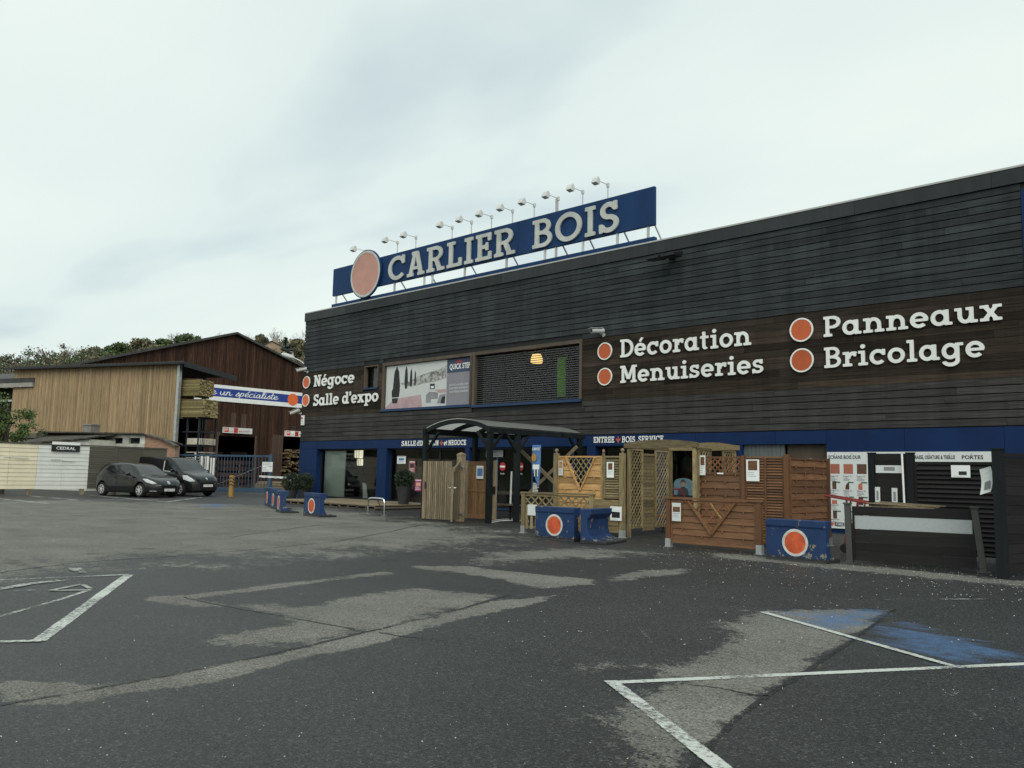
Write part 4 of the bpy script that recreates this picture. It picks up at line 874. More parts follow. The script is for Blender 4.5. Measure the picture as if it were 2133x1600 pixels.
mb = MB(); pic([(.735, 0), (1, 0), (1, .70), (.735, .70)], 0, .0185); pic([(.735, .70), (1, .70), (1, 1), (.735, 1)], 1, .0185); mb.build('title_block', ['mauve', 'navy'], adv)
mb = MB()
q_ = K(.765, .775); sans(mb, 'QUICK STEP', (q_[0], .0165, q_[1]), UX, UZ, .20, 0, 0, width=Wb*.225, bold=.02)
for k, tx in enumerate(('LES SOLS QUICK-STEP', 'DECOUVREZ LE MONDE OU', 'VOUS REVEZ D\'HABITER')): q_ = K(.87, .42-.075*k); sans(mb, tx, (q_[0], .0165, q_[1]), UX, UZ, .065, 0, 1, width=Wb*.21, align='C')
for k in range(3):
    q_ = K(.84+.022*k, .885); mb.add([(q_[0], .0165, q_[1]), (q_[0]+.06, .0165, q_[1]), (q_[0]+.10, .0165, q_[1]+.13), (q_[0]+.04, .0165, q_[1]+.13)], [(0, 1, 2, 3)], 2)
mb.build('lettering', ['white', 'paper', 'noentry'], adv)

# ------------------------------------------------------------------ things in front of the store
def rot2(loc, rz): return Matrix.Translation(loc) @ Matrix.Rotation(rz, 4, 'Z')
# blue concrete L elements with an orange dot
def barrier(lab, loc, rz, base=[None]):
    if base[0] is None:
        r = thing('concrete_barrier', lab, 'barrier', loc, rz, 'blue painted concrete barriers')
        mb = MB(); pr = [(-.10, 0), (.46, 0), (.46, .05), (.20, .085), (.10, .15), (.06, .26), (.06, .46), (.14, .56), (.14, .66), (-.10, .66), (-.10, .555), (-.085, .535), (-.085, .02)]
        mb.prism(pr, -.5, .5, plane='yz', tint=.5); mb.build('body', 'barrier', r, bevel=.012)
        mb = MB(); mb.prism(ellipse(0, .30, .185, .185), -.0895, -.085); d = mb.build('disc', 'disc_worn', r)
        mb = MB(); po, sg = fill(lambda X, Y: np.abs(np.hypot(X, Y)-.196)-.020, -.23, .23, -.23, .23, .012); mb.shape(po, sg, (0, -.0855, .30), UX, UZ, .0045); mb.build('rim', 'rim_worn', d)
        base[0] = r; return r
    return dup(base[0], loc, rz, lab)
M['disc_worn'] = mat('worn_orange', (.50, .085, .03), .6, .3, 6, bump=.3, dirt=.35); M['rim_worn'] = mat('worn_white', (.60, .60, .55), .6, .2, 8, dirt=.3)
b_ = V(1661, 1140, 12.98); barrier('blue concrete barrier with an orange dot between the brown and grey low fences', (Xat(1661, 13.05, .3), 13.05, 0), R(-1))
barrier('blue concrete barrier with an orange dot before the low lattice fence', (Xat(1155, 13.0, .3)+.02, 13.05, 0), R(1))
barrier('blue concrete barrier turned sideways, showing its curved foot', tuple((lambda g: g-Vector((.5*math.cos(R(-78))+.10*math.sin(R(-78))*1, .5*math.sin(R(-78))-.10*math.cos(R(-78)), 0)))(G(1207, 1132))), R(-78))
g0 = G(642, 1076); barrier('blue concrete barrier with an orange dot standing alone before the deck', (g0.x+.05, g0.y+.15, 0), R(-8))
for (x, y), lb in zip(((583, 1069), (571, 1061), (558, 1055)), ('nearest of three blue concrete barriers in line by the gate', 'middle one of three blue concrete barriers in line by the gate', 'farthest of three blue concrete barriers in line by the gate')):
    g0 = G(x, y); barrier(lb, (g0.x-.35, g0.y+.25, 0), R(-23))
# papers hung on things
def card(lab, loc, rz, w_, h_, pic=None, lines=3, kind='price_card', pm='wood_brown', tilt=None, group='price cards on the show fences', title=None):
    r = thing(kind, lab, 'sign', loc, rz, group, tilt)
    mb = MB(); mb.box(-w_/2, w_/2, -.004, 0, 0, h_); mb.build('sheet', 'paper', r)
    if pic:
        mb = MB(); a, b2, c, d = pic; mb.add([(w_*(a-.5), -.0055, h_*b2), (w_*(c-.5), -.0055, h_*b2), (w_*(c-.5), -.0055, h_*d), (w_*(a-.5), -.0055, h_*d)], [(0, 1, 2, 3)], 0, .5); mb.build('picture', pm, r)
    if lines or title:
        mb = MB(); top = (pic[1] if pic else .9)-.08
        for k in range(lines):
            z = h_*(top-k*.09); ww = w_*random.uniform(.45, .75)
            if z > .02: mb.box(-w_*.4, -w_*.4+ww, -.0055, -.0045, z-h_*.018, z, 0)
        if title: sans(mb, title[0], (0, -.0055, h_*title[1]), UX, UZ, h_*title[2], 0, 0, width=w_*.8, align='C')
        mb.build('print', 'grey_ink', r)
    return r
def postf(mb, x, y, s, z0, z1, m=0, cap=None):
    mb.box(x-s/2, x+s/2, y-s/2, y+s/2, z0, z1, m)
def weave(mb, x0, x1, z0, z1, rows, bat, amp=.003, notch=None, m=0):
    """interwoven boards bowing round upright battens; a notch cuts a V out of the top"""
    h = (z1-z0)/rows; nb = bat
    for i in range(rows):
        za, zb_ = z0+i*h, z0+(i+1)*h+.012; tn = random.random(); ends = [(x0, x1)]
        if notch:
            cx_, hw, zn = notch
            if zb_ > zn:
                hwz = hw*(min(zb_, z1)-zn)/(z1-zn)-.03; hwz2 = hw*max(0, za-zn)/(z1-zn)-.0
                ends = [(x0, cx_-(hwz+hwz2)/2), (cx_+(hwz+hwz2)/2, x1)]
        for a, c in ends:
            if c-a < .04: continue
            n = max(4, int((c-a)/.07)); vs = []; fs = []
            for k in range(n+1):
                x = a+(c-a)*k/n; ph = (x-x0)/(x1-x0)*nb*math.pi; y = (1 if i % 2 else -1)*amp*math.sin(ph)
                for dy in (-.006, .006):
                    vs += [(x, y+dy-.012, za), (x, y+dy+.008, zb_)]
            for k in range(n):
                q_ = 4*k; fs += [(q_, q_+4, q_+5, q_+1), (q_+2, q_+3, q_+7, q_+6), (q_+1, q_+5, q_+7, q_+3), (q_, q_+2, q_+6, q_+4)]
            fs += [(0, 1, 3, 2), (4*n, 4*n+2, 4*n+3, 4*n+1)]
            mb.add(vs, fs, m, tn)
            for k in range(nb):
                x = x0+(x1-x0)*(k+.5)/nb; s_ = (1 if i % 2 else -1)*(1 if k % 2 == 0 else -1)
                if s_ > 0 and a+.03 < x < c-.03: mb.box(x-.011, x+.011, -.026, -.012, zb_-.045, zb_+.012, m, .95)
def clipline(p, d, poly):
    t0, t1 = -99., 99.
    n = len(poly); A = sum(poly[i-1][0]*poly[i][1]-poly[i][0]*poly[i-1][1] for i in range(n))
    for i in range(n):
        (ax, ay), (bx, by) = poly[i-1], poly[i]; nx, ny = (by-ay, -(bx-ax)) if A > 0 else (-(by-ay), bx-ax)
        dn = nx*d[0]+ny*d[1]; pn = nx*(p[0]-ax)+ny*(p[1]-ay)
        if abs(dn) < 1e-9:
            if pn > 0: return None
            continue
        t = -pn/dn
        if dn > 0: t1 = min(t1, t)
        else: t0 = max(t0, t)
    return (t0, t1) if t1-t0 > .03 else None
def lattice(mb, poly, sp, w_, y, ang=(45, -45), th=.012, m=0):
    xs = [p[0] for p in poly]; zs = [p[1] for p in poly]; cx_, cz = (min(xs)+max(xs))/2, (min(zs)+max(zs))/2; L = max(max(xs)-min(xs), max(zs)-min(zs))
    for i, a in enumerate(ang):
        d = (math.cos(R(a)), math.sin(R(a))); nx, nz_ = -d[1], d[0]; k = -int(L/sp)-1
        while k <= int(L/sp)+1:
            p = (cx_+nx*k*sp, cz+nz_*k*sp); r = clipline(p, d, poly); k += 1
            if r: mb.bar((p[0]+d[0]*r[0], y+i*th, p[1]+d[1]*r[0]), (p[0]+d[0]*r[1], y+i*th, p[1]+d[1]*r[1]), th, w_, up=(-d[1], 0, d[0]) if False else (0, 1, 0), m=m) if False else mb.bar((p[0]+d[0]*r[0], y+i*(th+.001), p[1]+d[1]*r[0]), (p[0]+d[0]*r[1], y+i*(th+.001), p[1]+d[1]*r[1]), w_, th, up=(0, 1, 0), m=m)
def louvre(mb, x0, x1, z0, z1, n, m=0, k_=1.2):
    for k in range(n):
        z = z0+(z1-z0)*(k+.5)/n; mb.bar((x0, 0, z), (x1, 0, z), .008, (z1-z0)/n*k_, up=(0, .6, .8), m=m)
def frame(mb, x0, x1, z0, z1, s=.045, y=.022, m=0):
    mb.box(x0, x0+s, -y, y, z0, z1, m); mb.box(x1-s, x1, -y, y, z0, z1, m); mb.box(x0+s, x1-s, -y, y, z1-s, z1, m); mb.box(x0+s, x1-s, -y, y, z0, z0+s, m)
def shoe(mb, x, y=0, m=0): mb.box(x-.075, x+.075, y-.075, y+.075, 0, .008, m); mb.box(x-.052, x+.052, y-.052, y+.052, .008, .16, m)
def ball(mb, x, y, z, r=.042, m=0): mb.lathe([(.03, 0), (.03, .012), (.018, .02), (r*.7, .03), (r, .055), (r*.95, .075), (r*.6, .10), (.004, .108)], (x, y, z), n=14, m=m)

# low lattice fence
a = G(1090.5, 1110); YL = a.y; b2 = Vector((Xat(1233, YL+.25, 1.0), YL+.25, 0)); L = (b2-a).length; rz = math.atan2(b2.y-a.y, b2.x-a.x)
f = thing('lattice_fence', 'low green tinted fence of pickets with a diamond lattice strip', 'fence', a, rz, 'show fences')
for x in (0, L):
    mb = MB(); postf(mb, x, 0, .09, .10, .88); mb.build('post', 'wood_green', f); mb = MB(); shoe(mb, x); mb.build('post_shoe', 'steel', f)
mb = MB(); mb.bar((-.07, 0, .90), (L+.07, 0, .90), .11, .035); mb.bar((.05, 0, .845), (L-.05, 0, .845), .04, .045); mb.bar((.05, 0, .60), (L-.05, 0, .60), .04, .045); mb.bar((.05, 0, .14), (L-.05, 0, .14), .04, .05); mb.build('rail', 'wood_greenh', f)
mb = MB(); lattice(mb, [(.05, .62), (L-.05, .62), (L-.05, .825), (.05, .825)], .135, .03, -.012); mb.build('lattice', 'wood_green', f)
mb = MB(); n = 13
for k in range(n): x = .10+(L-.2)*k/(n-1); mb.box(x-.032, x+.032, -.034, -.022, .10, .62)
mb.build('picket', 'wood_green', f)
mb = MB(); mb.box(L*.40, L*.58, -.040, -.024, .585, .612); mb.build('name_plate', 'paper', f)
d = (b2-a).normalized(); p = a+d*.26; card('blank white sheet on the low lattice fence', (p.x, p.y-.05, .40), rz, .24, .24, None, 0)
# tall golden group
Yg = 14.72; xA, xB, xC = Xat(1159, Yg), Xat(1257, Yg), Xat(1296.5, Yg)
f = thing('golden_fence', 'tall golden board fence with a V shaped lattice notch', 'fence', (xA, Yg, 0), 0, 'show fences')
Lg = xB-xA
for x, s in ((0, .10), (Lg, .05)):
    mb = MB(); postf(mb, x, 0, s, 0, 1.80 if s > .06 else 1.78); mb.build('post', 'wood_green', f); mb = MB(); ball(mb, x, 0, 1.80 if s > .06 else 1.78, .045 if s > .06 else .035); mb.build('finial', 'wood_weath', f)
mb = MB(); weave(mb, .07, Lg-.03, .14, 1.70, 11, 3, notch=(Lg*.53, Lg*.30, .98)); frame(mb, .055, Lg-.028, .10, 1.74, .035, .02)
mb.build('panel', 'wood_gold', f)
cx_, hw = Lg*.53, Lg*.31
mb = MB(); mb.bar((cx_-hw, -.02, 1.71), (cx_, -.02, .96), .035, .045, up=(0, 1, 0)); mb.bar((cx_+hw, -.02, 1.71), (cx_, -.02, .96), .035, .045, up=(0, 1, 0)); mb.build('notch_trim', 'wood_gold', f)
mb = MB(); lattice(mb, [(cx_-hw+.02, 1.70), (cx_, 1.0), (cx_+hw-.02, 1.70)], .11, .022, 0, (50, -50)); mb.build('lattice', 'wood_green', f)
card('tall price card on the left edge of the golden fence', (xA+.17, Yg-.05, 1.30), 0, .13, .33, (.12, .5, .88, .95), 4, pm='wood_gold')
# louvre fence on the ripple boards
f = thing('louvre_fence', 'slatted green tinted fence between the golden fence and lattice arbour', 'fence', (xB+.03, Yg, 0), 0, 'show fences'); Lh = xC-xB-.03
mb = MB(); postf(mb, Lh, 0, .10, .12, 1.80); mb.build('post', 'wood_green', f); mb = MB(); shoe(mb, Lh); mb.build('post_shoe', 'steel', f); mb = MB(); ball(mb, Lh, 0, 1.80, .045); mb.build('finial', 'wood_weath', f)
mb = MB(); louvre(mb, .03, Lh-.05, .86, 1.68, 15); frame(mb, 0, Lh-.045, .82, 1.74, .035); mb.build('panel', 'wood_greenh', f)
mb = MB()
for k in range(5): z = .10+k*.14; mb.prism([(-.30, z), (Lh-.06, z), (Lh-.06, z+.135), (-.30, z+.135)], -.06-.012*(k % 2), -.035)
mb.build('boards', 'wood_greenh', f)
card('white card with two small photos on the boards under the louvre fence', (xB+.40, Yg-.085, .36), 0, .30, .30, (.15, .2, .85, .62), 2, pm='black_print')
card('price card with a brown square on the louvre fence', (xB+.22, Yg-.05, 1.27), 0, .19, .34, (.2, .5, .8, .92), 3)
# lattice arbour
xR = Xat(1449, 14.9); YP0, YP1 = 14.9, 16.65; xL_ = Xat(1305, YP0)
ar = thing('lattice_arbour', 'treated timber arbour with arched beams and lattice sides', 'arbour', (xL_, YP0, 0)); Wp, Dp = xR-xL_, YP1-YP0
ZP = V(1449, 930, YP0).z
for x, y in ((0.04, .04), (Wp-.04, .04), (.04, Dp-.04), (Wp-.04, Dp-.04)):
    mb = MB(); postf(mb, x, y, .07, 0, ZP); mb.build('post', 'wood_green', ar)
def arch(p0, p1, z, h, rise, th):
    p0, p1 = Vector((*p0, 0)), Vector((*p1, 0)); d = (p1-p0); n = Vector((-d.y, d.x, 0)).normalized()*th/2; N_ = 12; vs = []; fs = []
    for k in range(N_+1):
        t_ = k/N_; c = p0+d*t_; zz = z+h+rise*(1-(2*t_-1)**2); vs += [c-n+Vector((0, 0, z)), c-n+Vector((0, 0, zz)), c+n+Vector((0, 0, z)), c+n+Vector((0, 0, zz))]
    for k in range(N_): q_ = 4*k; fs += [(q_, q_+4, q_+5, q_+1), (q_+2, q_+3, q_+7, q_+6), (q_+1, q_+5, q_+7, q_+3), (q_, q_+2, q_+6, q_+4)]
    fs += [(0, 1, 3, 2), (4*N_, 4*N_+2, 4*N_+3, 4*N_+1)]; return vs, fs
for p0, p1 in (((-.06, 0), (Wp+.06, 0)), ((-.06, Dp), (Wp+.06, Dp))): mb = MB(); mb.add(*arch(p0, p1, ZP-.02, .10, .07, .05)); mb.build('beam', 'wood_greenh', ar)
for x in (-.04, Wp+.04): mb = MB(); mb.add(*arch((x, .03), (x, Dp-.03), ZP-.02, .08, .05, .045)); mb.build('beam', 'wood_greenh', ar)
for x in (.0, Wp):
    for y0, y1 in ((.08, .62), (Dp-.62, Dp-.08)):
        mb = MB(); mb.xf = Matrix.Translation((x, 0, 0)) @ Matrix.Rotation(R(90), 4, 'Z')
        lattice(mb, [(y0, .22), (y1, .22), (y1, ZP-.06), (y0, ZP-.06)], .085, .022, 0, (52, -52)); frame(mb, y0, y1, .18, ZP-.03, .035, .02); mb.xf = None; mb.build('lattice_panel', 'wood_green', ar)
mb = MB()
for k in range(22): z = .12+k*.075; mb.box(-.006*(k % 2)-.03, -.006*(k % 2)-.012, .63, Dp-.63, z, z+.070)
mb.box(-.05, .0, .63, Dp-.63, 1.775, 1.82); mb.build('side_boards', 'wood_greenh', ar)
# picnic bench inside
g0 = G(1370, 1108); pb = thing('picnic_bench', 'red topped picnic bench half hidden inside the arbour', 'bench', (g0.x, g0.y+.3, 0), R(8))
mb = MB(); mb.box(-.3, .9, -.35, -.10, .36, .40); mb.build('seat', 'red', pb)
mb = MB(); mb.box(-.1, .9, .12, .72, .66, .70); mb.build('top', 'red', pb)
for x in (0.05, .75): mb = MB(); mb.bar((x, -.30, 0), (x, .18, .66), .05, .05); mb.bar((x, -.34, .34), (x, .6, .34), .05, .05); mb.bar((x, .75, 0), (x, .45, .66), .05, .05); mb.build('leg', 'dark', pb)
# brown low fence
a, b2 = G(1393.5, 1139), G(1583, 1155); L = (b2-a).length; rz = math.atan2(b2.y-a.y, b2.x-a.x)
f = thing('brown_low_fence', 'low brown board fence with a V of lattice, one lath pale', 'fence', a, rz, 'show fences')
for x in (0, L):
    mb = MB(); postf(mb, x, 0, .09, .10, .90); mb.build('post', 'wood_brownv', f); mb = MB(); shoe(mb, x); mb.build('post_shoe', 'steel', f)
mb = MB(); mb.bar((-.08, 0, .915), (L+.08, 0, .915), .12, .035); mb.build('rail', 'wood_brown', f)
mb = MB(); weave(mb, .09, L-.09, .12, .84, 6, 4, notch=(L*.50, L*.25, .30)); frame(mb, .05, L-.05, .085, .88, .04); mb.build('panel', 'wood_brown', f)
cx_, hw = L*.50, L*.26
mb = MB(); mb.bar((cx_-hw, -.03, .87), (cx_, -.03, .28), .035, .05, up=(0, 1, 0)); mb.bar((cx_+hw, -.03, .87), (cx_, -.03, .28), .035, .05, up=(0, 1, 0)); mb.build('notch_trim', 'wood_brown', f)
mb = MB(); lattice(mb, [(cx_-hw+.03, .86), (cx_, .32), (cx_+hw-.03, .86)], .16, .028, -.012, (47, -47)); mb.build('lattice', 'brown_lath', f)
mb = MB(); mb.bar((cx_-.02, -.032, .85), (cx_+.20, -.032, .58), .03, .014, up=(0, 1, 0)); o = mb.build('lath', 'wood_gold', f); o['label'] = 'pale replacement lath'
d = (b2-a).normalized(); p = a+d*.20; card('price card with a red V picture on the low brown fence', (p.x, p.y-.06, .49), rz, .19, .34, (.1, .5, .9, .78), 3)
# tall brown group
Yb = 15.1; x1_, x2_, x3_ = Xat(1454, Yb), Xat(1549, Yb), Xat(1639.5, Yb)
f = thing('brown_lattice_fence', 'tall brown board fence with a lattice strip along the top', 'fence', (x1_, Yb, 0), 0, 'show fences'); L = x2_-x1_
for x, s in ((0, .09), (L, .07)): mb = MB(); postf(mb, x, 0, s, 0, 1.76); mb.build('post', 'wood_brownv', f)
mb = MB(); weave(mb, .07, L-.05, .12, 1.38, 9, 4); frame(mb, .045, L-.035, .09, 1.74, .04); mb.bar((.07, 0, 1.40), (L-.05, 0, 1.40), .04, .05); mb.build('panel', 'wood_brown', f)
mb = MB(); lattice(mb, [(.08, 1.43), (L-.06, 1.43), (L-.06, 1.70), (.08, 1.70)], .085, .028, -.012); mb.build('lattice', 'brown_lath', f)
mb = MB(); mb.box(L*.45, L*.58, -.034, -.027, 1.385, 1.415); mb.build('name_plate', 'paper', f)
card('narrow price card beside the brown lattice strip', (x1_+.14, Yb-.06, 1.36), 0, .13, .40, (.15, .5, .85, .92), 4)
f = thing('brown_louvre_fence', 'tall brown louvred fence in two bays', 'fence', (x2_+.04, Yb, 0), 0, 'show fences'); L = x3_-x2_-.04
mb = MB(); postf(mb, L, 0, .09, 0, 1.78); mb.build('post', 'wood_brownv', f)
mb = MB(); louvre(mb, .03, L*.5-.02, .12, 1.70, 30); louvre(mb, L*.5+.02, L-.07, .12, 1.70, 30); frame(mb, 0, L-.045, .08, 1.74, .035); mb.box(L*.5-.022, L*.5+.018, -.022, .022, .115, 1.705); mb.build('panel', 'wood_brown', f)
card('wide price card with a brown square on the brown louvred fence', (x2_+.22, Yb-.05, 1.26), 0, .27, .42, (.14, .5, .86, .95), 3)
e_ = G(1727, 1137); ang = math.atan2(e_.y-Yb, e_.x-x3_-.05)
f = thing('brown_board_fence', 'tall plain brown interwoven fence at an angle beside the display board', 'fence', (x3_+.05, Yb, 0), ang, 'show fences'); L = math.hypot(e_.y-Yb, e_.x-x3_-.05)
mb = MB(); postf(mb, L, 0, .08, .08, 1.74); mb.build('post', 'wood_brownv', f); mb = MB(); shoe(mb, L); mb.build('post_shoe', 'steel', f)
mb = MB(); weave(mb, .03, L-.05, .30, 1.68, 11, 4); frame(mb, 0, L-.04, .26, 1.72, .035); mb.build('panel', 'wood_brown', f)
# low grey composite fence
a, b2 = G(1771, 1173), G(2043, 1192); L = (b2-a).length; rz = math.atan2(b2.y-a.y, b2.x-a.x)
f = thing('grey_low_fence', 'low anthracite fence with a frosted glass strip and grey posts', 'fence', a, rz, 'show fences')
M['grey_post'] = mat('grey_post', (.085, .085, .078), .7, .15, 3, (1, 1, .2)); M['composite'] = mat('composite_board', (.021, .021, .020), .65, .2, 3, (.6, 1, 10), tint=.4, spec=.15)
for x, lean in ((0, .02), (L+.04, .09)):
    mb = MB(); mb.bar((x, 0, .012), (x-lean, 0, .93), .09, .09, up=(0, 1, 0)); mb.build('post', 'grey_post', f); mb = MB(); mb.box(x-.085, x+.085, -.085, .085, 0, .012); mb.box(x-lean-.06, x-lean+.06, -.06, .06, .93, .955); mb.build('post_cap', 'grey_post', f)
mb = MB()
for z0_, z1_ in ((.05, .19), (.195, .335), (.34, .48), (.485, .545), (.76, .90)): mb.box(.06, L-.06, -.015, .015, z0_, z1_)
mb.box(.05, .085, -.03, .03, .05, .90); mb.box(L-.085, L-.05, -.03, .03, .05, .90); mb.build('board', 'composite', f)
mb = MB(); mb.box(.085, L-.085, -.008, .008, .55, .755); mb.build('glass_strip', 'frost', f)
# tall anthracite fences
Ya = 15.9; xa, xb, xc = Xat(1817, Ya), Xat(1898, Ya), Xat(2072, Ya)
za_ = V(1817, 945, Ya).z
f = thing('grey_board_fence', 'narrow anthracite board fence with sample labels', 'fence', (xa, Ya, 0), 0, 'show fences'); L = xb-xa
for x, s in ((0, .11), (L, .12)): mb = MB(); postf(mb, x, 0, s, 0, za_); mb.box(x-s/2-.01, x+s/2+.01, -s/2-.01, s/2+.01, za_, za_+.02); mb.build('post', 'anth', f)
mb = MB()
mb.box(.05, L-.05, .0, .012, .06, 1.80)
for k in range(12): mb.box(.05, L-.05, -.015, -.001, .08+k*.145, .08+k*.145+.141)
mb.build('board', 'composite', f)
for dx, z, w_, h_, lb in ((.32, 1.46, .48, .14, 'wide sample label near the top of the narrow grey fence'), (.10, .86, .09, .34, 'left upright sample label on the narrow grey fence'), (.40, .85, .10, .34, 'right upright sample label on the narrow grey fence')):
    card(lb, (xa+dx, Ya-.03, z), 0, w_, h_, (.3, .3, .7, .8), 0, kind='sample_label', pm='grey_ink', group='sample labels on the grey fence')
f = thing('grey_louvre_fence', 'tall anthracite louvred fence behind the frosted glass fence', 'fence', (xb+.06, Ya, 0), 0, 'show fences'); L = xc-xb+.4
mb = MB(); louvre(mb, .05, L, .10, 1.62, 19, k_=1.7); frame(mb, 0, L, .06, 1.67, .05); mb.build('panel', 'composite', f)
card('white notice with a small photo on the grey louvred fence', (Xat(2004, Ya), Ya-.06, 1.40), 0, .30, .21, (.40, .2, .82, .5), 1, pm='black_print')
gp0 = G(2090, 1205); f = thing('grey_side_fence', 'tall anthracite panel fence with a thick corner post at the right edge', 'fence', (gp0.x, gp0.y, 0), R(74), 'show fences')
mb = MB(); mb.xf = Matrix.Rotation(R(-74), 4, 'Z'); postf(mb, 0, 0, .135, 0, 1.78); mb.box(-.08, .08, -.08, .08, 1.78, 1.80); mb.xf = None; mb.build('post', 'anth', f)
mb = MB()
for k in range(12): mb.box(.09, 1.85, -.015, .015, .06+k*.135, .06+k*.135+.13)
mb.box(.09, 1.85, -.03, .03, 1.685, 1.74); mb.build('board', 'composite', f)
mb = MB(); postf(mb, 1.93, 0, .12, 0, 1.78); mb.build('post', 'anth', f)
r = thing('loose_notice', 'curled white notice hanging beside the thick grey corner post', 'sign', (gp0.x-.17, gp0.y+.05, 1.19)); mb = MB()
vs = []; 
for k in range(7): t_ = k/6; vs += [(-.09+.02*math.sin(t_*3), .03*math.sin(t_*2.5), .36*t_-.05), (.08-.10*(t_-.5)**2, -.02+.05*t_, .36*t_)]
mb.add(vs, [(2*k, 2*k+1, 2*k+3, 2*k+2) for k in range(6)]); mb.build('sheet', 'paper', r)
mb = MB(); mb.add([(-.03, -.012, .02), (.05, -.018, .05), (.05, -.004, .16), (-.02, -.002, .13)], [(0, 1, 2, 3)]); mb.build('print', 'grey_ink', r)
wp = thing('white_pole', 'thin white pole leaning against the narrow grey fence', 'pole', (xb-.10, Ya-.14, .55)); mb = MB(); mb.tube([(.02, 0, .0), (-.01, .03, 1.26)], .018, tint=.6); mb.build('shaft', 'white', wp)
mb = MB(); mb.tube([(.022, 0, -.45), (.02, 0, .0)], .018); mb.build('dark_end', 'dark', wp)
# plank heap behind the low grey fence
g0 = Vector((Xat(1878, 14.6, .9), 14.6, 0)); hp = thing('plank_heap', 'loose pale planks on a stack behind the frosted glass fence', 'timber', g0)
mb = MB(); mb.box(-.45, .5, -.2, .35, 0, .84); mb.build('stack', 'wood_grey', hp)
for k in range(9):
    mb = MB(); x = random.uniform(-.1, .1); mb.bar((-.5+x, random.uniform(-.2, .3), .86+.012*k), (.55+x, random.uniform(-.2, .3), .85+.009*k), .09, .018); mb.build('plank', 'wood_weath', hp)
# display board on the blue wall
bd = thing('display_board', 'wide white display board of fence samples headed ECRANS BOIS DUR', 'sign', (-8.36, YF-.06, .12)); zt_ = 2.02-.12; Wd2 = 3.72
mb = MB(); mb.box(0, Wd2, 0, .03, 0, zt_); mb.build('board', 'paper', bd)
mb = MB()
for tx, x, al in (('ECRANS BOIS DUR', .04, 'L'), ('ECRANS SAPIN', 1.28, 'L'), ('TERRASSE, OSSATURE & TREILLIS', 1.98, 'L'), ('PORTES', 3.10, 'L')):
    sans(mb, tx, (x, -.004, zt_-.17), UX, UZ, .085, 0, 0, width={'E': .80, 'T': .98, 'P': .44}[tx[0]] if tx != 'ECRANS SAPIN' else .62, bold=.022)
for r_ in range(5):
    for c_ in range(3):
        z = zt_-.62-r_*.36; x = .07+c_*.33
        if z < .15: continue
        sans(mb, 'Elegant %d' % (30+r_*3+c_), (x, -.004, z), UX, UZ, .035, 0, 0)
        for k in range(3): mb.box(x, x+random.uniform(.10, .2), -.004, -.002, z-.035-k*.03, z-.025-k*.03, 1)
        mb.box(x+.12, x+.25, -.004, -.002, z-.15, z-.12, 2)
mb.build('lettering', ['ink', 'grey_ink', 'green_ink'], bd)
M['salmon'] = mat('salmon_print', (.42, .14, .09), .6, .1); M['brown_print'] = mat('brown_print', (.10, .05, .03), .6, .2, 20)
mb = MB()
for c_, m_i in enumerate((0, 0, 1)): x = .08+c_*.33; mb.box(x, x+.23, -.004, -.002, zt_-.54, zt_-.30, m_i)
for c_ in range(3):
    x = .12+c_*.32; z = zt_-.93; mb.prism([(x, z), (x+.10, z), (x+.10, z+.20), (x+.02 if c_ == 1 else x, z+.12 if c_ else z+.20)], -.004, -.002, 1 if c_ != 2 else 0)
    z = zt_-1.30; mb.box(x-.02*(c_ == 0), x+(.05 if c_ == 1 else .11), -.004, -.002, z, z+.20-.10*(c_ == 0), 1 if c_ else 0)
    z = zt_-1.66; mb.box(x+.2*(c_ == 1), x+.2*(c_ == 1)+.10, -.004, -.002, z, z+.2, 1)
mb.build('samples', ['salmon', 'brown_print'], bd)
mb = MB(); mb.box(.16, .62, -.004, -.002, .06, .15, 0); mb.prism(ellipse(.09, .105, .045, .045, 20), -.005, -.002, 1); slab(mb, 'CARLIER', (.19, -.006, .075), UX, UZ, .055, depth=0, h=1/14, m=2); mb.build('logo', ['navy', 'orange', 'white'], bd)
mb = MB()
for x in (.2, .62, 1.05, 1.5, 1.96, 2.4, 2.85, 3.3): mb.lathe([(.014, -.006), (.014, 0)], (x, 0, zt_-.05), axis='y', n=8)
mb.build('screw', 'steel', bd)
# red hand carts
def handcart(lab, loc, rz):
    r = thing('hand_cart', lab, 'cart', loc, rz, 'red tubular hand carts')
    mb = MB(); mb.tube([(0, -.28, .1), (.05, -.28, .8), (-.1, -.28, 1.02)], .017); mb.tube([(0, .28, .1), (.05, .28, .8), (-.1, .28, 1.02)], .017); mb.tube([(-.1, -.28, 1.02), (-.1, .28, 1.02)], .02); mb.tube([(.03, -.28, .5), (.03, .28, .5)], .015); mb.tube([(.05, -.28, .8), (.05, .28, .8)], .015)
    mb.tube([(0, -.28, .18), (.9, -.28, .18)], .02); mb.tube([(0, .28, .18), (.9, .28, .18)], .02); mb.tube([(.9, -.28, .18), (.9, .28, .18)], .02); mb.build('frame', 'red', r)
    for x, y in ((.1, -.25), (.1, .25), (.8, -.25), (.8, .25)): mb = MB(); mb.lathe([(.02, -.02), (.085, -.02), (.085, .02), (.02, .02)], (x, y, .085), axis='y', n=14); mb.build('wheel', 'rubber', r)
g0 = Vector((Xat(1770, 15.4, .9), 15.4, 0)); 
r = thing('hand_cart', 'rusty red sloping cart handle before the white display board', 'cart', g0, R(5), 'red tubular hand carts'); mb = MB()
for y in (0, .45): mb.tube([(-.45, y, 1.02), (.50, y, .88)], .018); mb.tube([(.02, y, .95), (-.12, y, .08)], .016); mb.tube([(.16, y, .93), (.02, y, .4), (-.08, y, .12)], .014)
mb.tube([(-.45, 0, 1.02), (-.45, .45, 1.02)], .018); mb.tube([(-.12, 0, .12), (.8, 0, .12)], .018); mb.tube([(-.12, .45, .12), (.8, .45, .12)], .018); mb.build('frame', 'red', r)
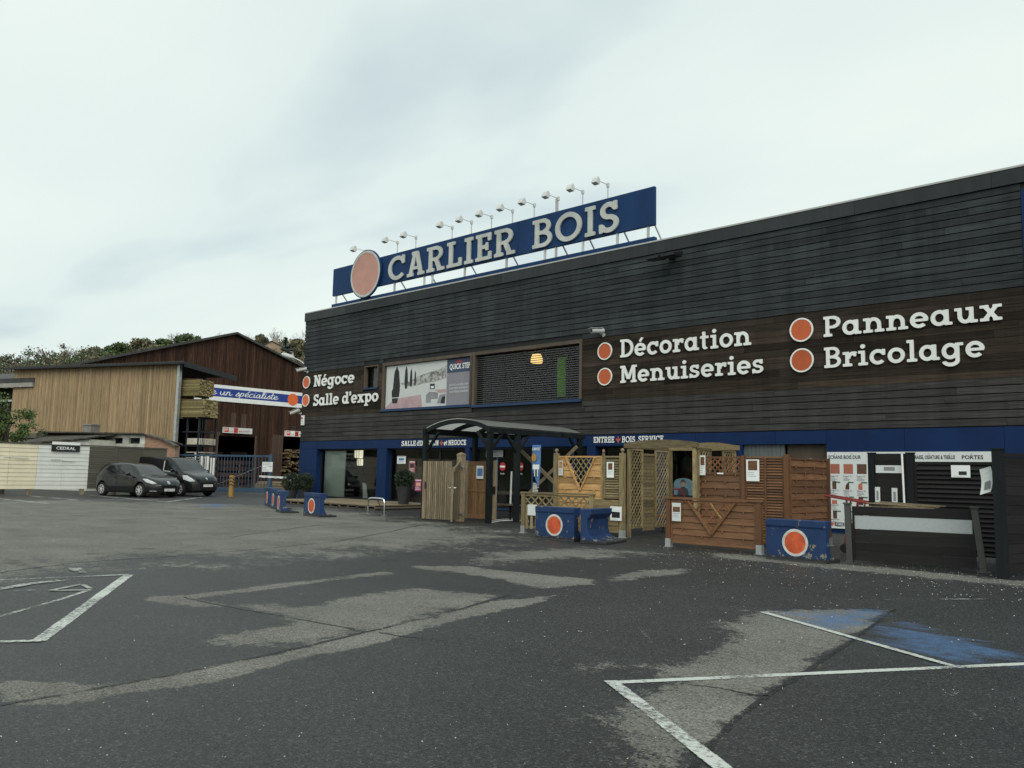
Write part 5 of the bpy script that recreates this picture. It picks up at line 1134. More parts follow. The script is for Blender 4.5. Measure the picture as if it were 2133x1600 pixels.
for x in (-.1, .7):
    for y in (0, .45): mb = MB(); mb.lathe([(.02, -.02), (.08, -.02), (.08, .02), (.02, .02)], (x, y-.03, .08), axis='y', n=14); mb.build('wheel', 'rubber', r)
g0 = Vector((Xat(1412, 18.2, .7), 18.2, 0)); handcart('red tubular hand cart behind the lattice arbour', g0, R(60))
M['teal_print'] = mat('teal_print', (.13, .23, .27), .6, .2, 6)
p = Vector((Xat(1423, 18.8), 18.8, 0)); r = thing('round_poster', 'blue round topped poster of a dark haired person behind the arbour', 'poster', (p.x, p.y, .85)); mb = MB(); mb.prism([(-.28, 0), (.28, 0)]+[(.28*math.cos(R(a_)), .30+.14*math.sin(R(a_))) for a_ in range(0, 181, 15)], 0, .03); mb.build('sheet', 'teal_print', r)
M['skin_print'] = mat('skin_print', (.30, .17, .11), .6, .1)
mb = MB(); mb.prism(ellipse(0, .29, .055, .075, 20), -.004, 0, 0); mb.prism([(-.07, .29), (-.06, .38), (0, .41), (.06, .38), (.07, .29), (.045, .34), (-.045, .34)], -.007, -.001, 1); mb.prism([(-.17, .0), (.17, .0), (.13, .16), (.03, .22), (-.03, .22), (-.13, .16)], -.004, 0, 1); mb.build('portrait', ['skin_print', 'ink'], r)
mb = MB(); mb.box(-.25, .25, .005, .025, -.85, 0); mb.build('stand', 'dark', r)
# ------------------------------------------------------------------ entrance carport
Yc0 = 15.83; xr, xl = -15.4, -17.98; Yc1 = 19.8; ZC = 2.42
cp = thing('carport', 'anthracite timber carport with an arched clear roof over the entrance', 'carport', (xl, Yc0, 0)); Wc, Dc = xr-xl, Yc1-Yc0
Yr = Yat(1077, xr, 1.5)-Yc0
for x, y in ((0, 0), (Wc, 0), (0, Yat(988, xl)-Yc0), (Wc, Yr), (0, Dc-.1), (Wc, Dc-.1)):
    mb = MB(); postf(mb, x, y, .13, 0, ZC); mb.build('post', 'anth', cp)
for x in (0, Wc): mb = MB(); mb.box(x-.05, x+.05, -.10, Dc+.1, ZC-.02, ZC+.15); mb.build('side_beam', 'anth', cp)
def crib(y, rise, h):
    N_ = 20; vs = []; fs = []
    for k in range(N_+1):
        t_ = k/N_; x = -.06+(Wc+.12)*t_; z = ZC+.10+rise*(1-(2*t_-1)**2)
        for dy in (-.035, .035): vs += [(x, y+dy, z-h), (x, y+dy, z)]
    for k in range(N_): q_ = 4*k; fs += [(q_, q_+4, q_+5, q_+1), (q_+2, q_+3, q_+7, q_+6), (q_+1, q_+5, q_+7, q_+3), (q_, q_+2, q_+6, q_+4)]
    fs += [(0, 1, 3, 2), (4*N_, 4*N_+2, 4*N_+3, 4*N_+1)]; return vs, fs
for k in range(5): mb = MB(); mb.add(*crib(.0+Dc*k/4, .28, .12)); mb.build('arch_rib', 'anth', cp)
mb = MB(); N_ = 16; vs = []
for k in range(N_+1):
    t_ = k/N_
    for y in (-.05, Dc+.05): vs.append((-.06+(Wc+.12)*t_, y, ZC+.115+.28*(1-(2*t_-1)**2)))
mb.add(vs, [(2*k, 2*k+2, 2*k+3, 2*k+1) for k in range(N_)]); 
m = bpy.data.materials.new('clear_sheet'); m.use_nodes = True; t2 = m.node_tree; t2.nodes.clear(); o2 = t2.nodes.new('ShaderNodeOutputMaterial'); a2 = t2.nodes.new('ShaderNodeBsdfTranslucent'); a2.inputs[0].default_value = (.60, .61, .57, 1); b3 = t2.nodes.new('ShaderNodeBsdfPrincipled'); b3.inputs['Base Color'].default_value = (.40, .41, .38, 1); b3.inputs['Roughness'].default_value = .3; x2 = t2.nodes.new('ShaderNodeMixShader'); x2.inputs[0].default_value = .45
t2.links.new(a2.outputs[0], x2.inputs[1]); t2.links.new(b3.outputs[0], x2.inputs[2]); t2.links.new(x2.outputs[0], o2.inputs[0])
mb.build('roof_sheet', m, cp)
for x, s in ((0, 1), (Wc, -1)):
    mb = MB(); mb.bar((x, .02, ZC-.55), (x+s*.5, .02, ZC+.02), .07, .07); mb.build('brace', 'anth', cp)
for y, s in ((0, 1), (Yr, -1), (Yr, 1), (Dc-.1, -1)): mb = MB(); mb.bar((Wc, y, ZC-.55), (Wc, y+s*.5, ZC+.02), .07, .07); mb.build('brace', 'anth', cp)
# cross braced timber stand with the carport pennant
xx0, xx1 = Xat(1078, 18.2, 1.6), Xat(1199, 18.2, 1.6)
st = thing('cross_brace_stand', 'pale crossed timber beams behind the carport pennant', 'timber', ((xx0+xx1)/2, 18.2, 0)); hw = (xx1-xx0)/2
mb = MB(); mb.bar((-hw, 0, 2.1), (hw, 0, .55), .10, .045, up=(0, 1, 0)); mb.build('beam', 'wood_weath', st); mb = MB(); mb.bar((hw, .05, 2.1), (-hw-.1, .05, .35), .10, .045, up=(0, 1, 0)); mb.build('beam', 'wood_weath', st)
mb = MB(); mb.box(-hw-.9, hw+.4, .08, .14, .72, .80); mb.build('rail', 'wood_grey', st)
p = V(1118, 930, 15.95); fl = thing('pennant', 'tattered blue pennant headed CARPORT hanging from the carport beam', 'banner', (p.x, 15.95, 0))
ztop, zlow = V(1118, 927, 15.95).z, V(1122, 1016, 15.95).z; wl, wr = Xat(1108.5, 15.95, 1.6)-p.x, Xat(1127, 15.95, 1.6)-p.x
zm = V(1108, 976, 15.95).z
mb = MB(); mb.add([(wl, 0, ztop), (wl, 0, zm), (wl+.09, .015, zm-.20), (wl+(wr-wl)*.75, .0, zlow), (wr, -.02, zm-.1), (wr, -.01, ztop)], [(0, 1, 2, 3, 4, 5)]); mb.build('cloth', 'sky_print', fl)
mb = MB(); sans(mb, 'CARPORT', (wl+.02, -.03, ztop-.14), UX, UZ, .07, 0, 0, width=(wr-wl)*.9, bold=.02)
for k in range(9): mb.box(wl+.06, wl+(wr-wl)*random.uniform(.5, .9), -.031, -.03, ztop-.98-k*.035, ztop-.965-k*.035, 0)
mb.build('lettering', 'white', fl)
mb = MB(); mb.prism(ellipse(wl+(wr-wl)*.30, ztop-.32, .085, .10, 24), -.032, -.03, 0); mb.box(wl+.05, wr-.03, -.0325, -.03, ztop-.62, ztop-.50, 1); mb.box(wl+.10, wl+.13, -.0325, -.03, ztop-.80, ztop-.62, 1); mb.box(wr-.10, wr-.07, -.0325, -.03, ztop-.80, ztop-.62, 1); mb.box(wl+.14, wr-.11, -.0322, -.03, ztop-.80, ztop-.64, 2); mb.build('picture', ['yellow', 'paper', 'leaf_mid'], fl)
# garden gates shown under the carport
pg0, pg1 = G(881, 1083), G(937, 1086); rz = math.atan2(pg1.y-pg0.y, pg1.x-pg0.x); L = (pg1-pg0).length
g_ = thing('picket_gate', 'tall weathered gate of close upright rods', 'gate', pg0, rz, 'show gates')
zt2 = 1.62; mb = MB(); n = 14
for k in range(n): x = .02+(L-.04)*k/(n-1); w_ = .021 if 0 < k < n-1 else .05; mb.box(x-w_, x+w_, -.03, .0, .04, zt2-.0 if k else zt2, 0)
mb.build('rods', 'wood_weath', g_); mb = MB()
for z in (.3, 1.35): mb.box(.0, L, .002, .05, z, z+.09)
mb.build('rail', 'wood_grey', g_); mb = MB(); mb.box(.06, .085, -.055, -.03, .86, 1.05); mb.tube([(.07, -.05, .97), (.07, -.09, .97), (.15, -.09, .97)], .009); mb.build('handle', 'dark', g_)
q0, q1 = G(940, 1091), G(957, 1083); q1 = q0+(Vector((Xat(957, q0.y+1.0), q0.y+1.0, 0))-q0); rz = math.atan2(q1.y-q0.y, q1.x-q0.x); L2 = (q1-q0).length
g_ = thing('open_gate', 'weathered plank gate standing open edge on with a steel handle', 'gate', q0, rz, 'show gates')
mb = MB(); mb.box(-.02, .07, -.03, .03, .05, 1.42); mb.box(.07, L2, -.012, .02, .10, 1.46, 0, .2)
for k in range(6): mb.box(.08+k*(L2-.1)/6, .08+(k+1)*(L2-.1)/6-.006, -.026, -.013, .09, 1.47+.03*k)
mb.build('leaf', 'wood_weath', g_)
mb = MB(); mb.bar((.02, -.04, 1.38), (L2-.05, -.04, 1.62), .03, .10); mb.build('top_rail', 'wood_weath', g_)
mb = MB(); mb.box(.01, .04, -.04, -.031, .78, .98); mb.tube([(.02, -.04, .92), (.02, -.09, .92), (.13, -.09, .92)], .009); mb.tube([(.02, .04, .92), (.02, .09, .92), (.13, .09, .92)], .009); mb.build('handle', 'chrome', g_)
pp = G(957.5, 1086); g_ = thing('gate_post', 'thick weathered post with a pyramid cap between the gates', 'post', pp)
zz = 1.78; mb = MB(); mb.box(-.085, .085, -.085, .085, 0, zz); mb.build('shaft', 'wood_weath', g_); mb = MB(); mb.add([(-.095, -.095, zz), (.095, -.095, zz), (.095, .095, zz), (-.095, .095, zz), (-.095, -.095, zz+.04), (.095, -.095, zz+.04), (.095, .095, zz+.04), (-.095, .095, zz+.04), (0, 0, zz+.10)], [(0, 3, 2, 1), (0, 1, 5, 4), (1, 2, 6, 5), (2, 3, 7, 6), (3, 0, 4, 7), (4, 5, 8), (5, 6, 8), (6, 7, 8), (7, 4, 8)]); mb.build('cap', 'wood_weath', g_)
for z in (.22, 1.48): mb = MB(); mb.tube([(.085, -.06, z), (.16, -.08, z)], .03); mb.bar((.06, -.095, z), (.24, -.085, z), .015, .04); mb.build('hinge', 'steel', g_)
h0 = G(968, 1083); h1 = Vector((Xat(1035, h0.y+.15), h0.y+.15, 0)); L = (h1-h0).length; rz = math.atan2(h1.y-h0.y, h1.x-h0.x)
g_ = thing('plank_gate', 'tall closed brown plank gate with a black lock case', 'gate', h0, rz, 'show gates')
mb = MB(); n = 11
for k in range(n): mb.box(.1+(L-.2)*k/n, .1+(L-.2)*(k+1)/n-.005, -.012, .012, .10, 1.56)
mb.build('planks', 'wood_gate', g_)
mb = MB(); mb.box(0, .10, -.025, .025, .05, 1.66); mb.box(L-.10, L, -.025, .025, .05, 1.68); mb.build('stile', 'wood_weath', g_)
mb = MB(); mb.box(.10, L-.10, -.024, .02, 1.52, 1.64); mb.box(.10, L-.10, -.024, .02, .06, .18); mb.box(.10, L-.10, -.028, -.012, .80, .84); mb.build('rail', 'wood_gate', g_)
mb = MB(); mb.box(L-.11, L-.02, -.06, -.025, .76, .96); mb.tube([(L-.07, -.06, .9), (L-.07, -.10, .9), (L-.17, -.10, .9)], .01); mb.build('lock', 'blackplastic', g_, bevel=.01)
p = h0+(h1-h0)*.50; card('white price card with a striped picture on the plank gate', (p.x, p.y-.05, 1.16), rz, .24, .36, (.1, .2, .9, .8), 0, pm='sky_print', title=('PORTE', .86, .06))
pk = G(1062.5, 1084); wp = thing('marker_pole', 'white pole with a black foot standing by the plank gate', 'pole', pk); mb = MB(); mb.tube([(0, 0, .42), (.02, 0, 1.38)], .026, tint=.6); mb.build('shaft', 'white', wp); mb = MB(); mb.tube([(0, 0, 0), (0, 0, .42)], .027); mb.build('foot', 'dark', wp)
for k, lab in enumerate(('white hose lying on the asphalt by the marker pole, front strand', 'white hose lying on the asphalt by the marker pole, rear strand')):
    pts = [G(1022, 1090-3*k), G(1045, 1086-3*k), G(1075, 1085-3*k), G(1100, 1088-3*k)]; mb = MB(); mb.tube([q_-pts[0]+Vector((0, 0, .015)) for q_ in pts], .014); place(tag(mb.build('hose', 'white'), lab, 'hose'), pts[0])
# brown picnic table in front of the entrance doors
g0 = Vector((Xat(1078, 17.9), 17.9, 0)); tb = thing('picnic_table', 'weathered wooden picnic table before the entrance doors', 'table', g0, R(0))
mb = MB(); 
for k in range(5): mb.box(-.8, .8, -.36+k*.145, -.36+k*.145+.135, .71, .75)
mb.build('top', 'wood_grey', tb)
for y in (-.75, .62): mb = MB(); mb.box(-.8, .8, y, y+.13, .42, .46); mb.box(-.8, .8, y+.14, y+.26, .42, .46); mb.build('seat', 'wood_grey', tb)
for x in (-.6, .6): mb = MB(); mb.bar((x, -.6, 0), (x, -.2, .71), .09, .045); mb.bar((x, .6, 0), (x, .2, .71), .09, .045); mb.bar((x+.05, -.75, .39), (x+.05, .85, .39), .04, .09); mb.build('leg', 'wood_grey', tb)
# stickers on the entrance glass
for x in (1047, 1084):
    p = V(x, 972, YF+.21); s = thing('no_entry_sticker', 'round red no entry sticker on the %s entrance door' % ('left' if x < 1060 else 'right'), 'sign', (p.x, YF+.21, p.z), 0, 'no entry stickers'); mb = MB(); mb.prism(ellipse(0, 0, .15, .15, 30), -.004, 0); mb.build('disc', 'noentry', s); mb = MB(); mb.box(-.11, .11, -.006, -.004, -.03, .03, 0); sans(mb, 'Sortie', (0, -.003, -.27), UX, UZ, .06, 0, 0, align='C'); mb.build('bar', 'paper', s)
M['dull_pink'] = mat('dull_pink', (.30, .12, .12), .6, .1)
def poster(lab, x, y0, y1, w_, mt, mats, kind='poster', dy=.21):
    p0, p1 = V(x, y1, YF+dy), V(x, y0, YF+dy); r = thing(kind, lab, 'poster', (p0.x, YF+dy, p0.z), 0, 'posters in the shop windows'); h_ = p1.z-p0.z
    mb = MB(); mb.box(-w_/2, w_/2, -.004, 0, 0, h_); mb.build('sheet', mt, r); mb = MB(); mb.box(-w_*.32, w_*.32, -.006, -.0045, h_*.42, h_*.72, 1); mb.box(-w_*.40, w_*.40, -.006, -.0045, h_*.86, h_*.94, 0)
    for k in range(4): mb.box(-w_*.38, w_*random.uniform(.1, .4), -.006, -.0045, h_*(.32-.07*k), h_*(.345-.07*k), 0)
    mb.build('print', mats, r); return r
poster('pink poster with a black portrait on the second shop window', 858, 960, 984, .38, 'dull_pink', ['paper', 'ink'])
poster('magenta poster low down beside the picket gate', 871, 998, 1023, .40, 'magenta', ['paper', 'pink'])
poster('small blue and white poster at the top of the second window', 836, 950, 966, .52, 'paper', ['grey_ink', 'sky_print'])
poster('tall grey and blue leaflet stand behind the corner window', 704, 988, 1036, .62, 'black_print', ['paper', 'sky_print'], 'leaflet_stand', .5)
p = V(762, 1035, YF+.9); mb = MB(); mb.prism([(-.2, 0), (.12, 0), (-.02, .62), (-.26, .66)], 0, .02); place(tag(mb.build('folded_leaflet', 'paper'), 'white folded sheet standing low in the corner shop window', 'leaflet'), (p.x, p.y, .16))
p = V(1030, 945, YF+.2); r = thing('hours_sticker', 'grey lettering panel on the glass above the entrance doors', 'sign', (p.x, YF+.2, p.z)); mb = MB(); mb.box(-.42, .42, -.003, 0, -.12, .12); mb.build('sheet', 'grey_ink', r); mb = MB(); sans(mb, 'OUVERT', (0, -.005, .02), UX, UZ, .06, 0, 0, align='C'); sans(mb, '7H30 - 18H00', (0, -.005, -.08), UX, UZ, .05, 0, 0, align='C'); mb.build('print', 'ink', r)
# ------------------------------------------------------------------ deck, bike rail, planters
dk = thing('pallet_deck', 'low platform of weathered boards along the shop windows', 'platform', (-28.9, 17.7, 0), 0)
mb = MB()
for k in range(22): mb.box(.0+random.uniform(-.03, .03), 6.3+random.uniform(-.05, .05), .0+k*.142, .0+k*.142+.132, .135, .16)
mb.build('deck_boards', 'wood_weath', dk)
mb = MB()
for k in range(6): mb.box(.02+k*1.06, .98+k*1.06, -.01, .02, .005, .035); mb.box(.02+k*1.06, .98+k*1.06, -.01, .02, .10, .132)
mb.build('stringer', 'wood_grey', dk); mb = MB()
for k in range(13): mb.box(.02+k*.52, .12+k*.52, .0, 3.0, .036, .099)
mb.build('block', 'wood_grey', dk)
a, c = G(766, 1071), G(800, 1074); rz = math.atan2(c.y-a.y, c.x-a.x); L = (c-a).length
rl = thing('bike_rail', 'bent galvanised tube bike rail standing before the deck', 'rail', a, rz); mb = MB(); mb.tube(catmull([(0, 0, 0), (0, 0, .30), (.02, 0, .42), (.13, 0, .49), (L-.13, 0, .49), (L-.02, 0, .42), (L, 0, .30), (L, 0, 0)], 6), .026); mb.build('hoop', 'chrome', rl)
for x in (0, L): mb = MB(); mb.box(x-.06, x+.06, -.05, .05, 0, .012); mb.build('foot_plate', 'steel', rl)
mb = MB(); mb.tube([(L*.55, 0, .47), (L*.92, .05, .02)], .018); mb.build('strut', 'dark', rl)
def leaves(mb, c, rad, n, s, sq=(1, 1, 1), m=0, shell=.55):
    """many small leaf faces through the volume of one ellipsoidal clump"""
    c = np.array(c, float); P_ = RNG.normal(size=(n, 3)); P_ /= np.linalg.norm(P_, axis=1)[:, None]; P_ *= (RNG.random((n, 1))*(1-shell)+shell)*rad; P_ = P_*np.array(sq)+c
    A_ = RNG.normal(size=(n, 3)); A_ /= np.linalg.norm(A_, axis=1)[:, None]; B_ = np.cross(A_, RNG.normal(size=(n, 3))); B_ /= np.linalg.norm(B_, axis=1)[:, None]+1e-9
    sz = s*RNG.uniform(.6, 1.3, (n, 1)); A_ *= sz; B_ *= sz*.55; k = len(mb.v); Q_ = np.stack([P_-A_, P_-B_, P_+A_, P_+B_], 1).reshape(-1, 3)
    mb.v.extend(map(tuple, Q_.tolist())); mb.f.extend([[k+4*i, k+4*i+1, k+4*i+2, k+4*i+3] for i in range(n)]); mb.m.extend([m]*n); tb = RNG.random(); mb.t.extend(np.clip(tb*.6+RNG.random(n)*.4, 0, 1).tolist())
def potted(lab, loc, pr, ph, cr, cz, group=None):
    r = thing('potted_shrub', lab, 'plant', loc, 0, group); mb = MB(); mb.lathe([(pr*.62, 0), (pr, ph), (pr*.93, ph), (pr*.9, ph-.04)], n=20); mb.build('pot', 'planter', r)
    mb = MB(); leaves(mb, (0, 0, cz), cr, 1500, .035, shell=.75); leaves(mb, (0, 0, cz), cr*.8, 500, .05); mb.build('foliage', 'leaf_dark', r)
    mb = MB(); mb.tube([(0, 0, ph-.05), (0, 0, cz)], .03); mb.build('stem', 'bark', r)
g0 = G(840, 1060); potted('tall dark planter with a clipped round shrub on the window side', g0, .26, .80, .36, 1.05)
g0 = G(606, 1046); potted('clipped round shrub in a grey pot, left of two at the corner', (g0.x, g0.y, 0), .26, .50, .42, .80, 'potted shrubs at the corner')
g0 = G(631, 1043); potted('clipped round shrub in a grey pot, right of two at the corner', (g0.x-.1, g0.y+.1, 0), .26, .48, .42, .78, 'potted shrubs at the corner')

# ------------------------------------------------------------------ yard on the left: barn, timber shed, outbuilding
UY = Vector((0, 1, 0)); XB = -64.0; KB = XB/-52.0; zk = lambda z: (z-1.3)*KB+1.3
barn = thing('barn', 'big dark brown board barn with a shallow gable roof', 'barn', (XB, 28.1*KB, 0))
PK, SLP = zk(10.43), .322; BY = 28.13*KB
def roofz(y): return PK-SLP*abs(y-BY)
doors = [(27.44*KB, 30.07*KB, zk(3.50)), (32.35*KB, 35.6*KB, zk(3.64))]
lightp = [(VX(438, 930, XB).y, VX(457.5, 930, XB).y, 0, zk(3.75)), (VX(566, 930, XB).y, VX(592, 930, XB).y, 0, zk(3.75)), (VX(482, 870, XB).y, VX(493, 870, XB).y, zk(4.1), zk(5.1)), (VX(503, 870, XB).y, VX(513, 870, XB).y, zk(4.1), zk(5.05)), (VX(531, 930, XB).y, VX(535, 930, XB).y, 0, zk(3.6))]
mb = LB(barn); y = BY-14.6
while y < BY+14.6:
    y2 = y+random.choice((.13, .15, .17)); yc = (y+y2)/2; zb_ = 0; tn = min(1, max(0, random.gauss(.45, .22)))
    for a, c, h_ in doors:
        if a-.05 < yc < c+.05: zb_ = h_
    jx = random.uniform(0, .018)
    cuts = [(zb_, None, 0)]
    for a, c, z0, z1 in lightp:
        if a < yc < c: cuts = [(zb_, z0, 0), (max(z0, zb_), z1, 1), (z1, None, 0)] if z0 > zb_ else [(zb_, z1, 1), (z1, None, 0)]
    for z0, z1, m_ in cuts:
        zt0, zt1 = (z1, z1) if z1 else (roofz(y), roofz(y2))
        vs = [(XB-.04, y, z0), (XB-.04, y2-.016, z0), (XB-.04, y2-.016, zt1), (XB-.04, y, zt0)]; vs += [(XB+jx, b_, c_) for _, b_, c_ in vs]
        mb.add(vs, [(3, 2, 1, 0), (4, 5, 6, 7), (0, 1, 5, 4), (1, 2, 6, 5), (2, 3, 7, 6), (3, 0, 4, 7)], m_, tn if not m_ else random.uniform(.3, .7))
    y = y2
mb.build('wall', ['barn', 'barn_light'], barn)
mb = LB(barn)
for s in (-1, 1):
    e_ = BY+s*15.2; mb.add([(XB+.35, BY, PK+.05), (XB-28, BY, PK+.05), (XB-28, e_, roofz(e_)+.05), (XB+.35, e_, roofz(e_)+.05), (XB+.35, BY, PK+.24), (XB-28, BY, PK+.24), (XB-28, e_, roofz(e_)+.24), (XB+.35, e_, roofz(e_)+.24)], [(0, 1, 2, 3), (7, 6, 5, 4), (0, 3, 7, 4), (3, 2, 6, 7), (2, 1, 5, 6)], 0, .5)
mb.build('roof', 'roof_sheet', barn)
mb = LB(barn)
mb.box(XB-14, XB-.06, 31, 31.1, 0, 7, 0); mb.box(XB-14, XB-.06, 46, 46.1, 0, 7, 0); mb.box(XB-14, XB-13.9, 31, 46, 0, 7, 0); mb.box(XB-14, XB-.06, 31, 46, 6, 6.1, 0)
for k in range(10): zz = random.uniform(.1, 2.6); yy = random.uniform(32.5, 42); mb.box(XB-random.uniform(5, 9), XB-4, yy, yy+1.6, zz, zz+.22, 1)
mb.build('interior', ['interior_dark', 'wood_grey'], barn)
# banner across the gable
bn = thing('slogan_banner', 'blue and white banner across the brown gable reading e un spécialiste', 'banner', (XB+.06, 30.5, zk(5.8)))
ya, yb_ = 25.0*KB, 34.4*KB; mb = LB(bn); mb.box(XB+.03, XB+.08, ya, yb_, zk(5.80), zk(6.90), 0, .5); mb.build('sheet', 'white', bn)
M['banner_blue'] = mat('banner_blue', (.018, .045, .26), .4, .12, 1.5, tint=0)
mb = LB(bn); mb.add([(XB+.084, ya, zk(6.10)), (XB+.084, yb_, zk(6.10)), (XB+.084, yb_, zk(6.68)), (XB+.084, ya, zk(6.68))], [(0, 1, 2, 3)], 0, .5); mb.build('stripe', 'banner_blue', bn)
HS = {'e': (.72, [[(0, .42), (.35, .5), (.52, .8), (.33, 1), (.1, .8), (.06, .35), (.25, 0), (.55, .1), (.8, .35)]]),
      'u': (.95, [[(0, .9), (.05, .3), (.2, 0), (.45, .2), (.6, .95)], [(.6, .95), (.6, .2), (.75, 0), (1.0, .3)]]),
      'n': (.95, [[(.05, .95), (.05, 0)], [(.05, .45), (.3, .98), (.5, .8), (.52, .2), (.68, 0), (.98, .3)]]),
      's': (.66, [[(0, .2), (.34, 1.0), (.38, .85), (.52, .3), (.3, 0), (.04, .1)], [(.3, 0), (.7, .3)]]),
      'p': (.78, [[(.12, .98), (.0, -.95)], [(.06, .5), (.3, 1), (.56, .75), (.46, .12), (.08, .1)]]),
      'c': (.74, [[(.58, .85), (.35, 1), (.05, .6), (.15, .1), (.42, 0), (.78, .3)]]),
      'i': (.46, [[(.12, .92), (.10, .2), (.25, 0), (.5, .3)], [(.17, 1.35), (.18, 1.42)]]),
      'a': (.90, [[(.55, .85), (.3, 1), (.05, .6), (.1, .1), (.32, .02), (.52, .5), (.58, .95), (.56, .2), (.7, 0), (.95, .3)]]),
      'l': (.48, [[(.0, .25), (.30, 1.2), (.36, 1.9), (.22, 2.0), (.10, 1.5), (.08, .3), (.25, 0), (.5, .3)]]),
      't': (.52, [[(.18, 1.7), (.10, .3), (.25, 0), (.55, .3)], [(-.08, 1.12), (.45, 1.18)]])}
HS['é'] = (.72, HS['e'][1]+[[(.35, 1.25), (.62, 1.65)]])
def script(mb, text, o, u, v, size, width, wd=.15, m=0, h=.055, sh=.18):
    segs = []; x = 0
    for c in text:
        if c == ' ': x += .62; continue
        adv, st_ = HS[c]
        for s in st_:
            p = catmull(s, 4); p = [(x+a+sh*b_, b_) for a, b_ in p]; segs += list(zip(p[:-1], p[1:]))
        x += adv
    def f(X, Y):
        D = np.full(X.shape, 9.)
        for (a, b_), (c, d) in segs: D = np.minimum(D, sd_cap(X, Y, a, b_, c, d, wd))
        return D
    po, sg = fill(f, -.2, x+.5, -1.1, 2.15, h); k = width/x; mb.shape(po, sg, o, Vector(u)*k, Vector(v)*size, 0, m)
y0, y1 = VX(440, 820, XB+.09).y, VX(578, 830, XB+.09).y
mb = LB(bn); script(mb, 'e un spécialiste', (XB+.09, y0, zk(6.235)), UY, UZ, .24*KB, y1-y0); mb.build('lettering', 'white', bn)
p = VX(610, 830.5, XB+.09); mb = LB(bn); r_ = .43*KB; mb.prism([(p.y+r_*math.cos(k*math.pi/24), zk(6.35)+r_*math.sin(k*math.pi/24)) for k in range(48)], XB+.088, XB+.10, plane='yz')
M['orange_bright'] = mat('bright_orange', (.80, .15, .03), .5, .05); mb.build('disc', 'orange_bright', bn)
def lane_sign(lab, px0, px1, py0, py1, letter, rest):
    a, c = VX(px0, py0, XB+.25), VX(px1, py0, XB+.25); z1 = a.z; z0 = VX(px0, py1, XB+.25).z; L = c.y-a.y; H_ = z1-z0
    s = thing('lane_sign', lab, 'sign', (XB+.25, a.y, z0), 0, 'white lane signs on the barn'); X_ = XB+.25
    mb = LB(s); mb.box(X_-.22, X_, a.y, c.y, z0, z1); mb.build('case', 'white', s)
    sq = min(L*.16, H_*.8) if rest else H_*.7; q = a.y
    mb = LB(s); W_ = (lambda f: q+f*2.1*KB)
    mb.box(X_, X_+.004, W_(.03), W_(.18), z0+H_*.15, z0+H_*.9, 0); mb.box(X_, X_+.004, W_(.36), W_(.50), z0+H_*.06, z0+H_*.95, 0); mb.build('panel', 'red_ink', s)
    mb = LB(s); slab(mb, letter, (X_+.006, W_(.385), z0+H_*.20), UY, UZ, H_*.58, width=.17*KB, depth=0, h=1/18)
    mb.build('letter', 'ink', s)
    mb = LB(s); mb.box(X_+.005, X_+.0055, W_(.05), W_(.16), z0+H_*.60, z0+H_*.72); mb.box(X_+.005, X_+.0055, W_(.05), W_(.13), z0+H_*.42, z0+H_*.50); mb.build('print', 'white', s)
    mb = LB(s); sans(mb, 'rue', (X_+.006, W_(.21), z0+H_*.24), UY, UZ, H_*.26, 0, 0, width=.26*KB)
    if rest: sans(mb, rest, (X_+.006, W_(.52), z0+H_*.24), UY, UZ, H_*.42, 0, 0, width=2.1*KB*.42, shear=.25)
    mb.build('lettering', 'noentry', s)
lane_sign('white sign with red square reading rue Casimir over the barn doorway', 466, 526, 889.5, 901.5, 'C', 'asimir')
lane_sign('white sign with red square and letter D, cut off by the store corner', 595.5, 640, 897, 908.5, 'D', 'idier')
# boarded timber shed, turned a little against the barn
ux, uy = -.947, -.321; SC = Vector((-47.0, 22.0, 0)); su = Vector((ux, uy, 0)); sv = Vector((-.321, .947, 0))    # su along the wall to the left, sv to its back
SL = 14.4; zr = polar(371, 757, SC.xy.length).z; eL = SC+su*SL; zl_ = polar(25, 768, eL.xy.length).z
shed = thing('timber_shed', 'open timber shed clad in honey coloured upright boards', 'shed', SC, math.atan2(-uy, -ux))
# local frame: +x runs from the left end towards the right corner at the origin, +y to the back
back = polar(465, 782, (SC+sv*3.7+Vector((.8, .27, 0))).xy.length).z
mb = MB(); x = -SL
while x < 0:
    w_ = random.choice((.10, .12, .12, .14)); f_ = -x/SL; mb.box(x, min(x+w_-.012, 0), -.03-random.uniform(0, .014), 0, .2, zr+(zl_-zr)*f_-.02, 0, min(1, max(0, random.gauss(.5, .2)))); x += w_
mb.build('wall', 'honey', shed)
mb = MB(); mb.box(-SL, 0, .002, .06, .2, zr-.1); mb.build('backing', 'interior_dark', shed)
mb = MB(); mb.box(-.02, .16, -.10, .10, 0, zr-.02); mb.build('corner_post', 'steel', shed)
slope = (back-zr)/3.7
mb = MB(); n = 46    # ribbed sheeting
for k in range(n):
    xa_, xb2 = -SL-.25+k*(SL+1.05)/n, -SL-.25+(k+.55)*(SL+1.05)/n; f_ = lambda x_: (zl_-zr)*max(0, -x_)/SL
    for (p_, q_, hh_) in ((xa_, xb2, .09), (xb2, -SL-.25+(k+1)*(SL+1.05)/n, .05)):
        z_ = zr+f_((p_+q_)/2); mb.add([(p_, -.4, z_+.0), (q_, -.4, z_+.0), (q_, 3.9, z_+slope*4.2), (p_, 3.9, z_+slope*4.2), (p_, -.4, z_+hh_), (q_, -.4, z_+hh_), (q_, 3.9, z_+slope*4.2+hh_), (p_, 3.9, z_+slope*4.2+hh_)], [(0, 3, 2, 1), (4, 5, 6, 7), (0, 1, 5, 4), (1, 2, 6, 5), (2, 3, 7, 6), (3, 0, 4, 7)], 0, .5)
mb.build('roof', 'roof_sheet', shed)
mb = MB(); mb.bar((.83, -.4, zr-.12), (.83, 3.9, zr+slope*4.2-.12), .05, .30); mb.build('fascia', 'fascia', shed)
